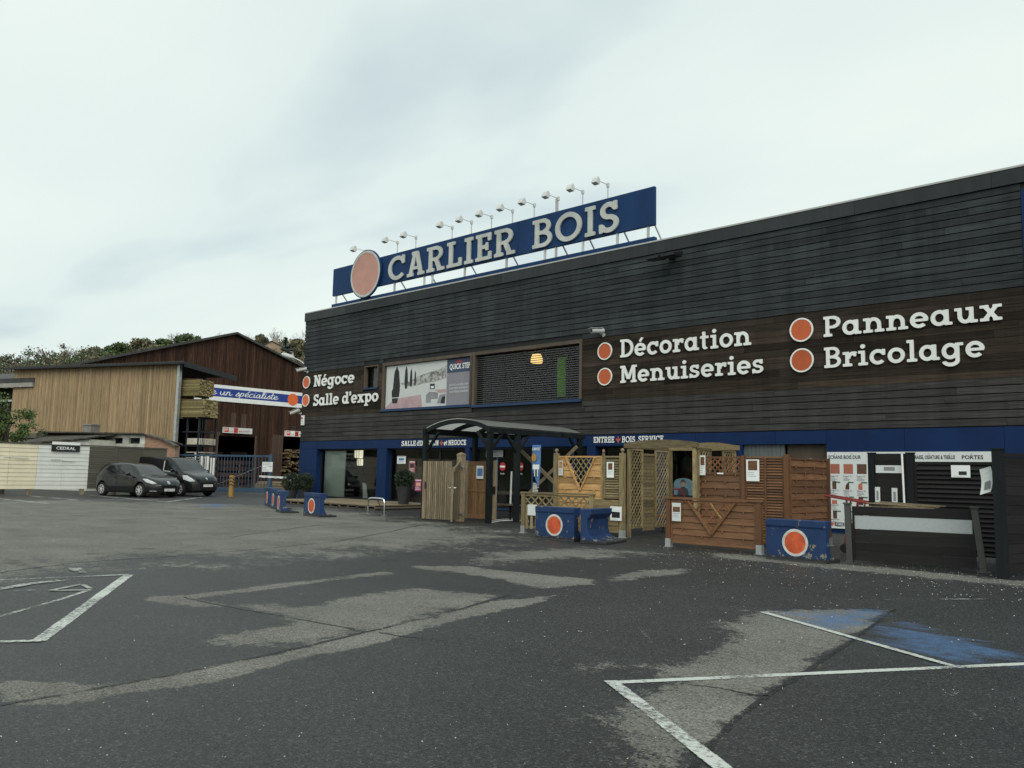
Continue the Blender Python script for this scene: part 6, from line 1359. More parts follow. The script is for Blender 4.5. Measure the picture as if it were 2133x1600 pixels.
mb = MB(); mb.bar((-SL-.3, -.45, zl_-.05), (.85, -.45, zr-.05), .10, .10); mb.build('gutter', 'dark', shed)
for x in (-1.4, -5, -10): mb = MB(); mb.box(x-.08, x+.08, 3.4, 3.6, 0, zr+slope*3.7-.1); mb.build('rear_post', 'dark', shed)
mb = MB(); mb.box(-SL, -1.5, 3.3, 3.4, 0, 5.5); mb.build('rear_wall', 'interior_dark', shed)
def pack(lab, x1, y0, z0, L, Wk, Hk, nr, nc):
    o = shed.matrix_basis if False else None
    loc = SC+(-su)*x1+sv*y0; loc.z = z0
    r = thing('timber_pack', lab, 'timber', loc, math.atan2(-uy, -ux), 'timber packs on the shed racks')
    mb = MB(); dh, dw = Hk/nr, Wk/nc
    for i in range(nr):
        for j in range(nc):
            e_ = random.uniform(-.05, .03); y_ = j*dw; z_ = i*dh; mb.box(-L, e_, y_+.004, y_+dw-.004, z_+.004, z_+dh-.003, 0); mb.add([(e_+.003, y_+.008, z_+.008), (e_+.003, y_+dw-.008, z_+.008), (e_+.003, y_+dw-.008, z_+dh-.007), (e_+.003, y_+.008, z_+dh-.007)], [(0, 1, 2, 3)], 1)
    mb.build('boards', ['timber', 'timber_end'], r)
    mb = MB(); 
    for x in (-.4, -1.6): mb.box(x-.05, x+.05, 0, Wk, -.09, 0)
    mb.build('bearer', 'wood_grey', r)
D_ = 38.0/48
z1a, z1b = polar(430, 823, 50.6).z, polar(430, 789, 50.6).z; pack('upper pack of greenish stacked planks jutting from the timber shed', 1.35, .35, z1a, 3.2, 1.15, z1b-z1a, 14, 10)
z1a, z1b = polar(435, 868, 50.3).z, polar(435, 830, 50.3).z; pack('lower pack of greenish stacked planks jutting from the timber shed', 1.75, .25, z1a, 3.4, 1.25, z1b-z1a, 12, 6)
rk = thing('timber_rack', 'dark steel rack with bundles of pale post ends beside the shed corner', 'rack', SC+(-su)*.5+sv*.4, math.atan2(-uy, -ux))
mb = MB()
for x in (0.0, .9): mb.box(x-.05, x+.05, 0, .1, 0, 5.2); mb.box(x-.05, x+.05, 1.3, 1.4, 0, 5.2)
for z in (1.6, 2.55, 3.35, 4.2): mb.box(-.3, .95, -.05, 1.4, z, z+.08)
mb.build('frame', 'dark', rk)
M['pale_ends'] = mat('pale_ends', (.50, .47, .38), .7, .2)
mb = MB()
for i, z in enumerate((1.70, 1.86, 2.02, 2.18)):
    for j in range(10): mb.box(.0, 1.05+random.uniform(-.03, .05), .02+j*.13, .02+j*.13+.07, z, z+.05)
for j in range(11): mb.box(.0, 1.02, .02+j*.12, .02+j*.12+.05, 2.66, 3.02)
mb.build('posts', 'pale_ends', rk)
# far shed at the left edge
p = polar(-40, 820, 66); fs = thing('low_shed', 'dark low shed with a pale gutter at the far left edge', 'shed', (p.x, p.y, 0), R(20))
ze, zt3 = polar(10, 812, 66).z, polar(10, 794, 66).z
mb = MB(); mb.box(-6, 5, .3, 5, 0, ze); mb.build('wall', 'interior_dark', fs); mb = MB(); mb.prism([(-.3, ze), (5.5, ze+1.6), (5.5, ze+1.8), (-.3, ze+.55)], -6.5, 5.5, plane='yz'); mb.build('roof', 'roof_sheet', fs)
mb = MB(); mb.box(-6.5, 5.5, -.42, -.3, ze-.05, ze+.22); mb.build('gutter', 'concrete', fs); mb = MB(); mb.box(-6, 5, -.05, .0, ze-.95, ze-.82); mb.box(4.3, 4.4, -.05, .05, 0, ze); mb.build('beam', 'lightgrey', fs)
# whitewashed outbuilding with a brick gable
OC = polar(364, 950, 46.5); OC.z = 0
ob = thing('outbuilding', 'old whitewashed outbuilding with mossy roofs and a brick gable', 'building', OC, math.atan2(-uy, -ux))
def ot(px):     # distance along the wall to the left for an image column
    lo, hi = -2., 40.
    for _ in range(50):
        m_ = (lo+hi)/2
        if pxof(OC+su*m_) > px: lo = m_
        else: hi = m_
    return lo
def oz(px, py): t_ = ot(px); return polar(px, py, (OC+su*t_).xy.length).z
t1, t2, t3, t4 = ot(296), ot(222), ot(90), ot(34)
zz0, zz1 = oz(298, 906), oz(362, 930)
mb = MB(); mb.prism([(-t1, 0), (0, 0), (0, zz1), (-t1*.45, zz0-.25), (-t1, zz0)], 0, .3); mb.build('brick_gable', 'brick', ob)
mb = MB(); mb.bar((.15, -.05, zz1+.02), (-t1*.45, -.05, zz0-.18), .30, .07); mb.bar((-t1*.45, -.05, zz0-.18), (-t1, -.05, zz0+.05), .30, .07); mb.build('verge', 'mossy', ob)
zw = oz(230, 905); mb = MB(); wz0, wz1 = oz(240, 924), oz(240, 912)
wins = [(ot(250), ot(231)), (ot(286), ot(263))]
mb.box(-t2-.3, -t1-.002, -.06, .3, 0, wz0); mb.box(-t2-.3, -t1-.002, -.06, .3, wz1, zw)
xs = [-t2-.3, -wins[0][1], -wins[0][0], -wins[1][1], -wins[1][0], -t1-.002]
for a, c in ((0, 1), (2, 3), (4, 5)): mb.box(xs[a], xs[c], -.06, .3, wz0, wz1)
mb.build('wall', 'render', ob)
for a, c in ((1, 2), (3, 4)):
    f_ = MB(); x0_, x1_2 = xs[a], xs[c]; f_.box(x0_, x1_2, .08, .14, wz0, wz0+.04); f_.box(x0_, x1_2, .08, .14, wz1-.04, wz1); f_.box(x0_, x0_+.05, .08, .14, wz0+.04, wz1-.04); f_.box(x1_2-.05, x1_2, .08, .14, wz0+.04, wz1-.04); fo = f_.build('window', 'dark', ob); g = MB(); g.box(x0_+.05, x1_2-.05, .10, .11, wz0+.04, wz1-.04); g.build('pane', 'carglass', fo)
mb = MB(); n = 60; 
for k in range(n): x0_ = -t3-.2+(t3-t1+.3)*k/n; x1_2 = -t3-.2+(t3-t1+.3)*(k+.6)/n; z_ = zw+(oz(95, 901)-zw)*(1-k/n); mb.prism([(-.35, z_), (2.5, z_-.45), (2.5, z_-.38), (-.35, z_+.07)], x0_, x1_2, plane='yz'); mb.prism([(-.33, z_-.01), (2.5, z_-.47), (2.5, z_-.43), (-.33, z_+.03)], x1_2, -t3-.2+(t3-t1+.3)*(k+1)/n, plane='yz')
mb.build('upper_roof', 'mossy', ob)
zl0, zl1, zl2 = oz(100, 925), oz(222, 906), oz(150, 926)
mb = MB(); mb.add([(-t3, -1.9, oz(92, 929)), (-t2+.6, -1.9, oz(225, 917)), (-t2+.6, -.07, oz(222, 906)), (-t3, -.07, oz(95, 910)), (-t3, -1.9, oz(92, 929)+.07), (-t2+.6, -1.9, oz(225, 917)+.07), (-t2+.6, -.07, oz(222, 906)+.07), (-t3, -.07, oz(95, 910)+.07)], [(0, 3, 2, 1), (4, 5, 6, 7), (0, 1, 5, 4), (1, 2, 6, 5), (3, 0, 4, 7)]); mb.build('lean_to_roof', 'mossy', ob)
mb = MB(); mb.prism([(-t3, 0), (-t2+.5, 0), (-t2+.5, oz(225, 918)), (-t3, oz(92, 930))], -1.7, -.07); mb.build('lean_to_wall', 'render', ob)
mb = MB(); mb.box(-t4, -t3, -.4, 2, 0, oz(60, 915)); mb.build('side_wall', 'render', ob)
mb = MB(); mb.prism([(-t4-.3, oz(36, 914)), (-t3+.1, oz(95, 913)), (-t3+.1, oz(95, 903)), (-t4-.3, oz(36, 911))], -.7, 2.4); mb.build('side_roof', 'mossy', ob)
tc_ = ot(161); mb = MB(); mb.box(-tc_-.32, -tc_+.32, .3, .9, 0, oz(161, 883)); mb.box(-tc_-.36, -tc_+.36, .26, .94, oz(161, 885), oz(161, 882)); mb.build('chimney', 'concrete', ob)
# display fence with the cladding samples
FA, FD = Vector((-38.95, 10.0, 0)), Vector((-.14, .99, 0)).normalized()
def ft(px):
    lo, hi = -12., 30.
    for _ in range(50):
        m_ = (lo+hi)/2
        if pxof(FA+FD*m_) < px: lo = m_
        else: hi = m_
    return lo
f0, f1, f2, f3, f4 = -7.0, ft(71), ft(179), ft(239), ft(341); FZ0, FZ1 = .27, 2.24
cf = thing('sample_fence', 'long fence of cream, pale and taupe cladding samples behind the cars', 'fence', FA, math.atan2(FD.y, FD.x))
def fboards(a, c, n, mt, gap=.006):
    mb = MB(); h_ = (FZ1-.06-FZ0)/n
    for k in range(n): z = FZ0+k*h_; mb.prism([(-.05, z), (-.02, z), (-.02, z+h_-gap), (-.035, z+h_-gap)], a, c-.01, plane='yz'); 
    return mb.build('board_panel', mt, cf)
mb = MB(); mb.box(f0, f4, -.018, .02, FZ0, FZ1-.08); mb.build('backing', 'interior_dark', cf)
fboards(f0, ft(12), 11, 'cream'); fboards(ft(12), f1, 11, 'cream'); fboards(f1, ft(124), 11, 'pale'); fboards(ft(124), f2, 11, 'pale'); fboards(f2, f3, 19, 'taupe')
mb = MB(); mb.box(f3, (f3+f4)/2-.004, -.035, -.02, FZ0, FZ1-.06); mb.box((f3+f4)/2+.004, f4, -.035, -.02, FZ0, FZ1-.06); mb.build('smooth_panel', 'taupe', cf)
mb = MB(); mb.box(f0, f4, -.07, .04, FZ1-.055, FZ1); mb.build('top_rail', 'taupe', cf)
for px_ in (-40, 61, 171, 238, 300, 340): t_ = ft(px_); mb = MB(); mb.box(t_-.07, t_+.07, .021, .14, 0, FZ1-.06); mb.box(t_-.06, t_+.06, -.03, .02, 0, FZ0); mb.build('post', 'wood_weath', cf)
p = FA+FD*ft(128); sg_ = thing('maker_sign', 'dark sign reading CEDRAL on top of the pale cladding', 'sign', (p.x+.09, p.y, 1.93), math.atan2(FD.y, FD.x))
mb = MB(); mb.box(-.62, .62, -.012, 0, -.02, .27, 0); mb.box(-.60, .62, -.012, 0, .275, .40, 1); mb.build('panel', ['black_print', 'white'], sg_)
mb = MB(); sans(mb, 'CEDRAL', (0, -.015, .06), UX, UZ, .13, 0, 0, width=.85, align='C', bold=.025); mb.build('lettering', 'white', sg_)
for a in ((26, 951), (122, 955)):
    p = FA+FD*ft(a[0]); h_ = thing('handle_strip', ('left' if a[0] < 60 else 'right')+' thin white handle strip on the sample fence', 'handle', (p.x+.09, p.y, 1.62 if a[0] < 60 else 1.55), math.atan2(FD.y, FD.x)); mb = MB(); mb.box(-.5, -.05, -.02, 0, 0, .03); mb.box(-.05, .1, -.02, 0, -.03, .0); mb.box(.1, .5, -.02, 0, -.05, -.02); mb.build('strip', 'white', h_)
# steel gate
gA, gB = Vector((-43.3, 19.9, 0)), Vector((-37.55, 22.75, 0)); L = (gB-gA).length
gt = thing('sliding_gate', 'blue grey steel bar gate closing the yard', 'gate', gA, math.atan2(gB.y-gA.y, gB.x-gA.x))
mb = MB(); mb.box(0, L-.14, -.04, .04, 1.92, 2.02); mb.box(0, L-.14, -.04, .04, .12, .34); mb.box(-.1, 0, -.05, .05, 0, 2.02); mb.build('frame', 'gate_blue', gt)
mb = MB()
n = 34
for k in range(n): x = .07+(L-.3)*k/(n-1); mb.box(x-.014, x+.014, -.014, .014, .34, 1.92)
o = mb.build('bars', 'gate_blue', gt)
mb = MB(); mb.box(L-.14, L, -.07, .07, 0, 2.06); mb.build('post', 'gate_blue', gt)
mb = MB(); mb.bar((L*.42, .06, .3), (L*.95, .06, 1.6), .02, .02, up=(0, 1, 0)); mb.build('brace', 'steel', gt)
d = (gB-gA).normalized(); 
def gtp(px):
    lo, hi = 0., L
    for _ in range(40):
        m_ = (lo+hi)/2
        if pxof(gA+d*m_) < px: lo = m_
        else: hi = m_
    return lo
p = gA+d*gtp(556); ns = thing('yard_notice', 'white notice with an arrow hung on the yard gate', 'sign', (p.x+.03, p.y-.07, 1.18), math.atan2(d.y, d.x)); mb = MB(); mb.box(-.30, .30, -.01, 0, 0, .50); mb.build('panel', 'paper', ns)
mb = MB(); sans(mb, 'SE PRESENTER AU', (-.26, -.013, .42), UX, UZ, .045, 0, 0, width=.46); sans(mb, 'Bureau Réception', (-.26, -.013, .34), UX, UZ, .045, 0, 0, width=.46); sans(mb, 'AVANT', (-.26, -.013, .18), UX, UZ, .05, 0, 0, width=.22); sans(mb, 'de pénétrer', (-.26, -.013, .11), UX, UZ, .035, 0, 0, width=.26); sans(mb, 'dans l\'enceinte', (-.26, -.013, .04), UX, UZ, .035, 0, 0, width=.34); mb.box(.02, .20, -.012, -.010, .262, .275); mb.prism([(.18, .24), (.26, .268), (.18, .297)], -.012, -.010); mb.build('print', 'ink', ns)
bo = G(481, 1035); yb2 = thing('yellow_bollard', 'yellow bollard with black chevrons before the yard gate', 'bollard', bo); mb = MB(); mb.lathe([(.12, 0), (.12, .96), (.10, .98)], n=20); mb.build('shaft', 'yellow', yb2)
mb = MB()
for z in (.45, .60, .75):
    for k in range(8):
        a0, a1 = -2.2+k*.3, -2.2+(k+1)*.3; q = lambda a_, dz: (.1225*math.cos(a_+.2), .1225*math.sin(a_+.2), z+dz+.10*abs(math.sin(a_*1.5)))
        mb.add([q(a0, 0), q(a1, 0), q(a1, .06), q(a0, .06)], [(0, 1, 2, 3)])
mb.build('chevron', 'ink', yb2)
a = polar(541, 992.5, 43.0); c = polar(624, 997, 40.0); ba = thing('barrier_arm', 'white and black barrier arm with a round plate by the store corner', 'barrier', (c.x, c.y, 0)); dv = a-c
mb = MB(); n = 13
for k in range(n):
    p_, q_ = Vector((0, 0, c.z))+dv*(k/n), Vector((0, 0, c.z))+dv*((k+1)/n); mb.bar(p_, q_, .06, .10, m=0)
mb.build('arm', 'white', ba); mb = MB()
for k in range(0, n, 2): p_, q_ = Vector((0, 0, c.z-.06))+dv*(k/n), Vector((0, 0, c.z-.06))+dv*((k+1)/n); mb.bar(p_, q_, .07, .05)
mb.build('stripe', 'ink', ba); mb = MB(); p_ = Vector((0, 0, c.z))+dv*.22; 
ud = (-dv).normalized(); ud.z = 0; ud.normalize(); po, sg = fill(lambda X_, Y_: np.hypot(X_, Y_)-.19, -.2, .2, -.2, .2, .02); mb.shape(po, sg, p_+ud.cross(UZ)*.06, ud, UZ, .012)
mb.build('plate', 'white', ba); mb = MB(); mb.box(-.09, .09, -.09, .09, 0, c.z+.05); mb.build('post', 'gate_blue', ba)
ls = polar(612, 1000, 57); M['log'] = mat('split_logs', (.15, .105, .055), .8, .4, 5, tint=1.2); lg = thing('log_stack', 'heap of split logs in the barn doorway beside the store corner', 'logs', (XB+1.2, VX(612, 990, XB+1.2).y, 0)); mb = MB()
for k in range(90):
    a_, z_ = random.uniform(-1.1, 1.2), random.uniform(.1, 3.0)
    mb.tube([(-.4, a_, z_), (.25+random.uniform(-.1, .1), a_+random.uniform(-.1, .1), z_+random.uniform(-.05, .05))], random.uniform(.05, .10), 6, tint=random.random())
mb.build('logs', 'log', lg)
tsx = thing('plank_stack', 'low stack of pale planks behind the yard gate', 'timber', (-41.0, 26.5, 0), R(35))
mb = MB()
for i in range(6):
    for j in range(5): mb.box(-2.2+random.uniform(-.1, .1), 2.2, -.6+j*.24, -.6+j*.24+.22, .1+i*.09, .1+i*.09+.06)
mb.build('planks', 'wood_weath', tsx)
mb = MB()
for x in (-1.8, 0, 1.8): mb.box(x-.05, x+.05, -.6, .6, 0, .1)
mb.build('bearer', 'wood_grey', tsx)
for k, (px_, dd_, hh_) in enumerate(((470, 52, 1.9), (425, 51, 2.2))):
    p = polar(px_, 1000, dd_); st_ = thing('sheet_stack', ('dark stack of sheet material behind the middle of the yard gate', 'pale upright panels leaning behind the left part of the gate')[k], 'timber', (p.x, p.y, 0), R(30)); mb = MB()
    if k == 0:
        for i in range(5): mb.box(-1.4+random.uniform(-.1, .1), 1.4, -.5, .5, .1+i*.36, .1+i*.36+.24)
        mb.build('sheets', 'barn', st_); mb = MB()
        for i in range(5):
            for x_ in (-1.2, 1.1): mb = MB(); mb.box(x_, x_+.1, -.5, .5, .002+i*.36, .098+i*.36); mb.build('spacer', 'wood_grey', st_)
    else:
        for i in range(4): mb.box(-.7+i*.36, -.7+i*.36+.26, -.03-.01*i, .02, 0, hh_-.1*i)
        mb.build('panels', 'pale', st_)
# ------------------------------------------------------------------ cars
def decal(body_bvh, mb, fn, polys, inv=1, off=.006, m=0):
    """lay flat outlines on the curved bodywork: fn maps outline coordinates to (origin, direction)"""
    for p in polys:
        vs = []
        for a, b_ in p:
            o_, d_ = fn(a, b_); hit = body_bvh.ray_cast(Vector(o_), Vector(d_))
            if hit[0] is None: vs = None; break
            vs.append(hit[0]-Vector(d_)*off)
        if vs: mb.add(vs, [tuple(range(len(vs)))], m, .5)
def lerpt(x, T): return float(np.interp(x, [t_[0] for t_ in T], [t_[1] for t_ in T]))
M['tail'] = mat('tail_lamp', (.12, .012, .012), .2, .1)
def make_car(kind, name, label, loc, rz):
    if kind == 'hatch':
        Lf, Lr, ax_f, ax_r, wr = 2.03, -2.0, 1.20, -1.34, .30
        top = [(-2.0, .88), (-1.97, 1.00), (-1.89, 1.15), (-1.76, 1.30), (-1.58, 1.395), (-1.25, 1.445), (-.7, 1.47), (-.2, 1.465), (.1, 1.43), (.30, 1.38), (.62, 1.20), (.98, .985), (1.06, .955), (1.3, .91), (1.6, .83), (1.82, .74), (1.95, .64), (2.03, .52)]
        belt = [(-2.0, .84), (-1.9, .95), (-1.5, .985), (-.5, .95), (.5, .90), (1.0, .87), (1.3, .83), (1.6, .755), (1.85, .67), (1.97, .60), (2.03, .50)]
        wid = [(-2.0, .62), (-1.95, .74), (-1.8, .82), (-1.4, .87), (-.5, .875), (.8, .875), (1.3, .865), (1.6, .82), (1.8, .73), (1.93, .60), (2.03, .40)]
        wtop = [(-2.0, .5), (-1.8, .56), (-1.4, .575), (-.4, .60), (.25, .575), (.6, .62), (1.0, .70), (1.1, .72), (1.4, .68), (1.7, .57), (1.9, .42), (2.03, .28)]
        sill = .20; roofx = (.28, -1.42)
    else:
        Lf, Lr, ax_f, ax_r, wr = 2.15, -2.2, 1.28, -1.45, .32
        top = [(-2.2, 1.2), (-2.19, 1.70), (-2.12, 1.77), (-1.8, 1.79), (-.5, 1.80), (.2, 1.78), (.42, 1.72), (.75, 1.50), (1.2, 1.17), (1.32, 1.11), (1.5, 1.07), (1.8, .97), (2.0, .86), (2.10, .72), (2.15, .55)]
        belt = [(-2.2, 1.12), (-1.5, 1.12), (.3, 1.09), (1.2, 1.04), (1.5, .98), (1.8, .88), (2.0, .78), (2.1, .68), (2.15, .52)]
        wid = [(-2.2, .83), (-2.1, .88), (-1.4, .90), (1.0, .90), (1.5, .88), (1.75, .83), (1.95, .72), (2.08, .58), (2.15, .42)]
        wtop = [(-2.2, .74), (-1.4, .77), (.2, .72), (.5, .70), (1.2, .74), (1.4, .74), (1.7, .66), (1.95, .52), (2.15, .30)]
        sill = .24; roofx = (.42, -2.1)
    r = thing(name, label, 'car', loc, rz); pm = 'car' if kind == 'hatch' else 'van'
    xs = sorted(set([round(x_, 3) for x_ in np.linspace(Lr, Lf, 42)]+[round(a_+wr*1.17*math.cos(k*math.pi/12), 3) for a_ in (ax_f, ax_r) for k in range(13)]+[Lr+.01, Lf-.01]))
    rows = []
    for x in xs:
        w_, b_, t_, wt = lerpt(x, wid), lerpt(x, belt), lerpt(x, top), lerpt(x, wtop); zs = sill+.06*max(0, (abs(x)-1.7))
        for a_ in (ax_f, ax_r):
            q = (wr*1.17)**2-(x-a_)**2
            if q > 0: zs = max(zs, wr*.98+math.sqrt(q)*1.0)
        b_ = min(b_, t_-.004); fl_ = .012 if zs > sill+.1 else 0
        zz = [zs, max(zs+.02, sill+.13), max(zs+.04, .45), max(zs+.06, b_-.17), max(zs+.08, b_-.03), max(zs+.09, b_)]
        ww = [w_*.94+fl_, w_*.985+fl_, w_+fl_, w_*.99, w_*.955, w_*.935]
        ht = t_-max(b_, zs+.09); sec = list(zip(ww, zz))
        wt2 = min(wt, ww[-1]-.01)
        for fz, fw in ((.35, .30), (.75, .70), (.93, .92), (.99, 1.12)): sec.append((ww[-1]+(wt2-ww[-1])*fw, zz[-1]+ht*fz))
        sec += [(wt2*.6, t_-.003 if ht > .05 else t_), (0, t_+.008)]
        rows.append([(x, y_, z_) for y_, z_ in sec])
    mb = MB(); npt = len(rows[0]); vs = []; fs = []
    for row in rows: vs += row+[(x_, -y_, z_) for x_, y_, z_ in row]
    st_ = 2*npt
    for i in range(len(rows)-1):
        for j in range(npt-1):
            a_ = i*st_+j; fs.append((a_, a_+1, a_+1+st_, a_+st_)); c_ = a_+npt; fs.append((c_, c_+st_, c_+st_+1, c_+1))
    for i in (0, len(rows)-1):
        for j in range(npt-1): fs.append((i*st_+j, i*st_+j+npt, i*st_+j+npt+1, i*st_+j+1))
    mb.add(vs, fs, 0, .5); body = mb.build('body', pm, r, smooth=35)
    bm = bmesh.new(); bm.from_mesh(body.data); bvh = BVHTree.FromBMesh(bm); bm.free()
    mb = MB(); mb.box(Lr+.15, Lf-.25, -.66, .66, .17, .62); mb.build('underbody', 'blackplastic', r)
    side = lambda s: (lambda a_, b_: ((a_, s*2, b_), (0, -s, 0)))
    front = lambda a_, b_: ((4, a_, b_), (-1, 0, 0)); rear = lambda a_, b_: ((-4, a_, b_), (1, 0, 0)); down = lambda a_, b_: ((a_, b_, 4), (0, 0, -1))
    def panel(nm, mt, fn, pts, h_=.03, off=.006, parent=None):
        po, _ = fill(lambda X_, Y_: sd_poly(X_, Y_, pts), min(p_[0] for p_ in pts), max(p_[0] for p_ in pts), min(p_[1] for p_ in pts), max(p_[1] for p_ in pts), h_)
        q_ = []
        for p_ in po:    # cut long runs so the panel follows the curve
            xs_ = [v_[0] for v_ in p_]
            if len(p_) == 4 and max(xs_)-min(xs_) > h_*1.5:
                n_ = int(round((max(xs_)-min(xs_))/h_)); (x0_, y0_), (x1_, y1_) = p_[0], p_[2]
                for k in range(n_): q_.append([(x0_+(x1_-x0_)*k/n_, y0_), (x0_+(x1_-x0_)*(k+1)/n_, y0_), (x0_+(x1_-x0_)*(k+1)/n_, y1_), (x0_+(x1_-x0_)*k/n_, y1_)])
            else: q_.append(p_)
        m_ = MB(); decal(bvh, m_, fn, q_, off=off); return m_.build(nm, mt, parent or r, smooth=40)
    if kind == 'hatch':
        for s in (-1, 1):
            panel('side_window', 'carglass', side(s), [(.72, .93), (-.30, .985), (-.33, 1.39), (-.05, 1.40), (.22, 1.335), (.50, 1.13)])
            panel('side_window', 'carglass', side(s), [(-.38, .985), (-1.25, 1.03), (-1.52, 1.13), (-1.36, 1.30), (-.95, 1.375), (-.41, 1.395)])
            panel('headlight', 'lamp_lens', front if False else (lambda a_, b_, s=s: ((a_+2, s*(.0)+s*b_, 3.2), Vector((-.55, 0, -.84)).normalized())) if False else side(s), [(1.30, .80), (1.52, .795), (1.78, .70), (1.93, .60), (1.80, .585), (1.52, .66)], .02, .008)
            panel('sill_trim', 'blackplastic', side(s), [(-.95, .20), (.78, .20), (.78, .27), (-.95, .27)])
            panel('tail_light', 'tail', side(s), [(-1.95, .84), (-1.80, .88), (-1.76, 1.00), (-1.84, 1.02), (-1.93, .95)], .02)
            mb = MB(); mb.box(-.62, -.42, s*.885-.012, s*.885+.012, .83, .86); mb.box(.15, .35, s*.88-.012, s*.88+.012, .80, .83); mb.build('door_handle', pm, r)
            mb = MB(); mb.lathe([(.055, -.02), (.06, .01), (.02, .03)], (1.88, s*.52, .36), axis='x', n=14); mb.build('fog_lamp', 'lamp_lens', r)
            panel('door_seam', 'blackplastic', side(s), [(-.345, .30), (-.33, .30), (-.33, .97), (-.345, .97)], .008, .004)
            panel('door_seam', 'blackplastic', side(s), [(.80, .30), (.815, .30), (.76, .90), (.745, .90)], .008, .004)
        panel('windscreen', 'carglass', lambda a_, b_: ((a_, b_, 4), (0, 0, -1)), [(.34, -.50), (.34, .50), (.92, .66), (.98, .4), (1.0, 0), (.98, -.4), (.92, -.66)], .05)
        panel('rear_window', 'carglass', lambda a_, b_: ((a_, b_, 4), (0, 0, -1)), [(-1.62, -.48), (-1.62, .48), (-1.88, .52), (-1.88, -.52)], .05)
        panel('grille', 'blackplastic', front, [(-.50, .48), (.50, .48), (.44, .30), (.3, .24), (-.3, .24), (-.44, .30)], .03, .008)
        panel('badge', 'chrome', lambda a_, b_: ((4, a_, b_), (-1, 0, 0)), [(-.07, .60), (0, .57), (.07, .60), (.07, .70), (.0, .715), (-.07, .70)], .012, .012)
        panel('bumper_trim', 'chrome', front, [(-.60, .545), (-.42, .535), (-.42, .52), (-.60, .53)], .01, .01); panel('bumper_trim', 'chrome', front, [(.42, .535), (.60, .545), (.60, .53), (.42, .52)], .01, .01)
        for s in (-1, 1): panel('air_intake', 'lamp_lens', side(s), [(1.70, .27), (1.95, .27), (1.92, .295), (1.72, .295)], .012, .006)
        px_, pz_, mx_, mz_ = 2.03, .33, .55, .98
    else:
        for s in (-1, 1):
            panel('side_window', 'carglass', side(s), [(1.02, 1.10), (.12, 1.16), (.10, 1.60), (.25, 1.62), (.45, 1.56), (.80, 1.33)])
            fr = panel('window_trim', 'lightgrey', side(s), [(.12, 1.16), (.06, 1.16), (.04, 1.62), (.10, 1.60)], .02, .010)
            panel('window_trim', 'lightgrey', side(s), [(.12, 1.16), (.9, 1.115), (.9, 1.085), (.08, 1.13)], .02, .010)
            panel('headlight', 'lamp_lens', side(s), [(1.42, .96), (1.66, .95), (1.90, .82), (2.03, .70), (1.84, .68), (1.52, .78)], .02, .008)
            panel('side_trim', 'blackplastic', side(s), [(-.98, .30), (.80, .30), (.80, .42), (-.98, .42)])
            panel('door_seam', 'blackplastic', side(s), [(.0, .36), (.015, .36), (.015, 1.6), (.0, 1.6)], .008, .004)
            mb = MB(); mb.lathe([(.035, -.03), (.04, .01), (.01, .02)], (1.05, s*.90, .80), axis='y', n=10); mb.build('side_repeater', 'lamp_lens', r)
        panel('windscreen', 'carglass', lambda a_, b_: ((a_, b_, 4), (0, 0, -1)), [(.46, -.62), (.46, .62), (1.14, .71), (1.22, .4), (1.24, 0), (1.22, -.4), (1.14, -.71)], .05)
        panel('grille', 'blackplastic', front, [(-.55, .72), (.55, .72), (.50, .62), (-.50, .62)], .03, .008)
        panel('lower_bumper', 'blackplastic', front, [(-.70, .56), (.70, .56), (.70, .26), (-.70, .26)], .04, .008)
        panel('badge', 'chrome', front, [(-.05, .76), (0, .73), (.05, .76), (.05, .86), (0, .88), (-.05, .86)], .012, .012)
        px_, pz_, mx_, mz_ = 2.16, .50, .88, 1.16
    mb = MB(); mb.box(px_, px_+.015, -.26, .26, pz_-.055, pz_+.055); pl = mb.build('number_plate', 'paper', r)
    mb = MB(); sans(mb, '1-JJB-410' if kind == 'hatch' else '1-FHP-225', (px_+.017, 0, pz_-.03), UY, UZ, .06, 0, 0, width=.44, align='C'); mb.build('plate_number', 'noentry', pl)
    for s in (-1, 1):
        mb = MB(); c = Vector((mx_, s*(.98), mz_)); mb.lathe([(.02, -.10), (.075, -.07), (.085, .02), (.06, .07)], (0, 0, 0), axis='x', n=12)
        mb.v = [(c.x+p_[0]*.9, c.y+p_[1]*1.2, c.z+p_[2]*.85) for p_ in mb.v]; mb.tube([(mx_, s*.84, mz_-.06), (mx_, s*.95, mz_-.02)], .025); mb.build('mirror', pm, r, smooth=40)
        for a_ in (ax_f, ax_r):
            yo = s*.80; mb = MB(); mb.lathe([(wr*.64, s*.10), (wr*.90, s*.09), (wr, s*.05), (wr, -s*.08), (wr*.6, -s*.10)], (a_, yo-s*.02, wr), axis='y', n=28); wh = mb.build('wheel', 'rubber', r, smooth=40)
            m_ = MB(); m_.lathe([(wr*.655, .0), (wr*.66, s*.012), (wr*.60, s*.016), (wr*.59, -s*.03)], (a_, yo+s*.075, wr), axis='y', n=28)
            for k in range(7):
                an = k*2*math.pi/7; c_, s_ = math.cos(an), math.sin(an); m_.bar((a_+c_*wr*.08, yo+s*.088, wr+s_*wr*.08), (a_+c_*wr*.62, yo+s*.078, wr+s_*wr*.62), .035 if kind == 'hatch' else .05, .02, up=(0, 1, 0))
            m_.lathe([(wr*.20, s*.08), (wr*.17, s*.10)], (a_, yo, wr), axis='y', n=14); m_.build('rim', 'rim', wh)
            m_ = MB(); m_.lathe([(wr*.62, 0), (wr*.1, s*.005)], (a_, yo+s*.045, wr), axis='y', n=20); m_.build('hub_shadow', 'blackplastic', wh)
    return r
HD = R(14)
fw = G(292, 1036.2); hd = Vector((math.cos(HD), math.sin(HD), 0)); rt = Vector((math.sin(HD), -math.cos(HD), 0))
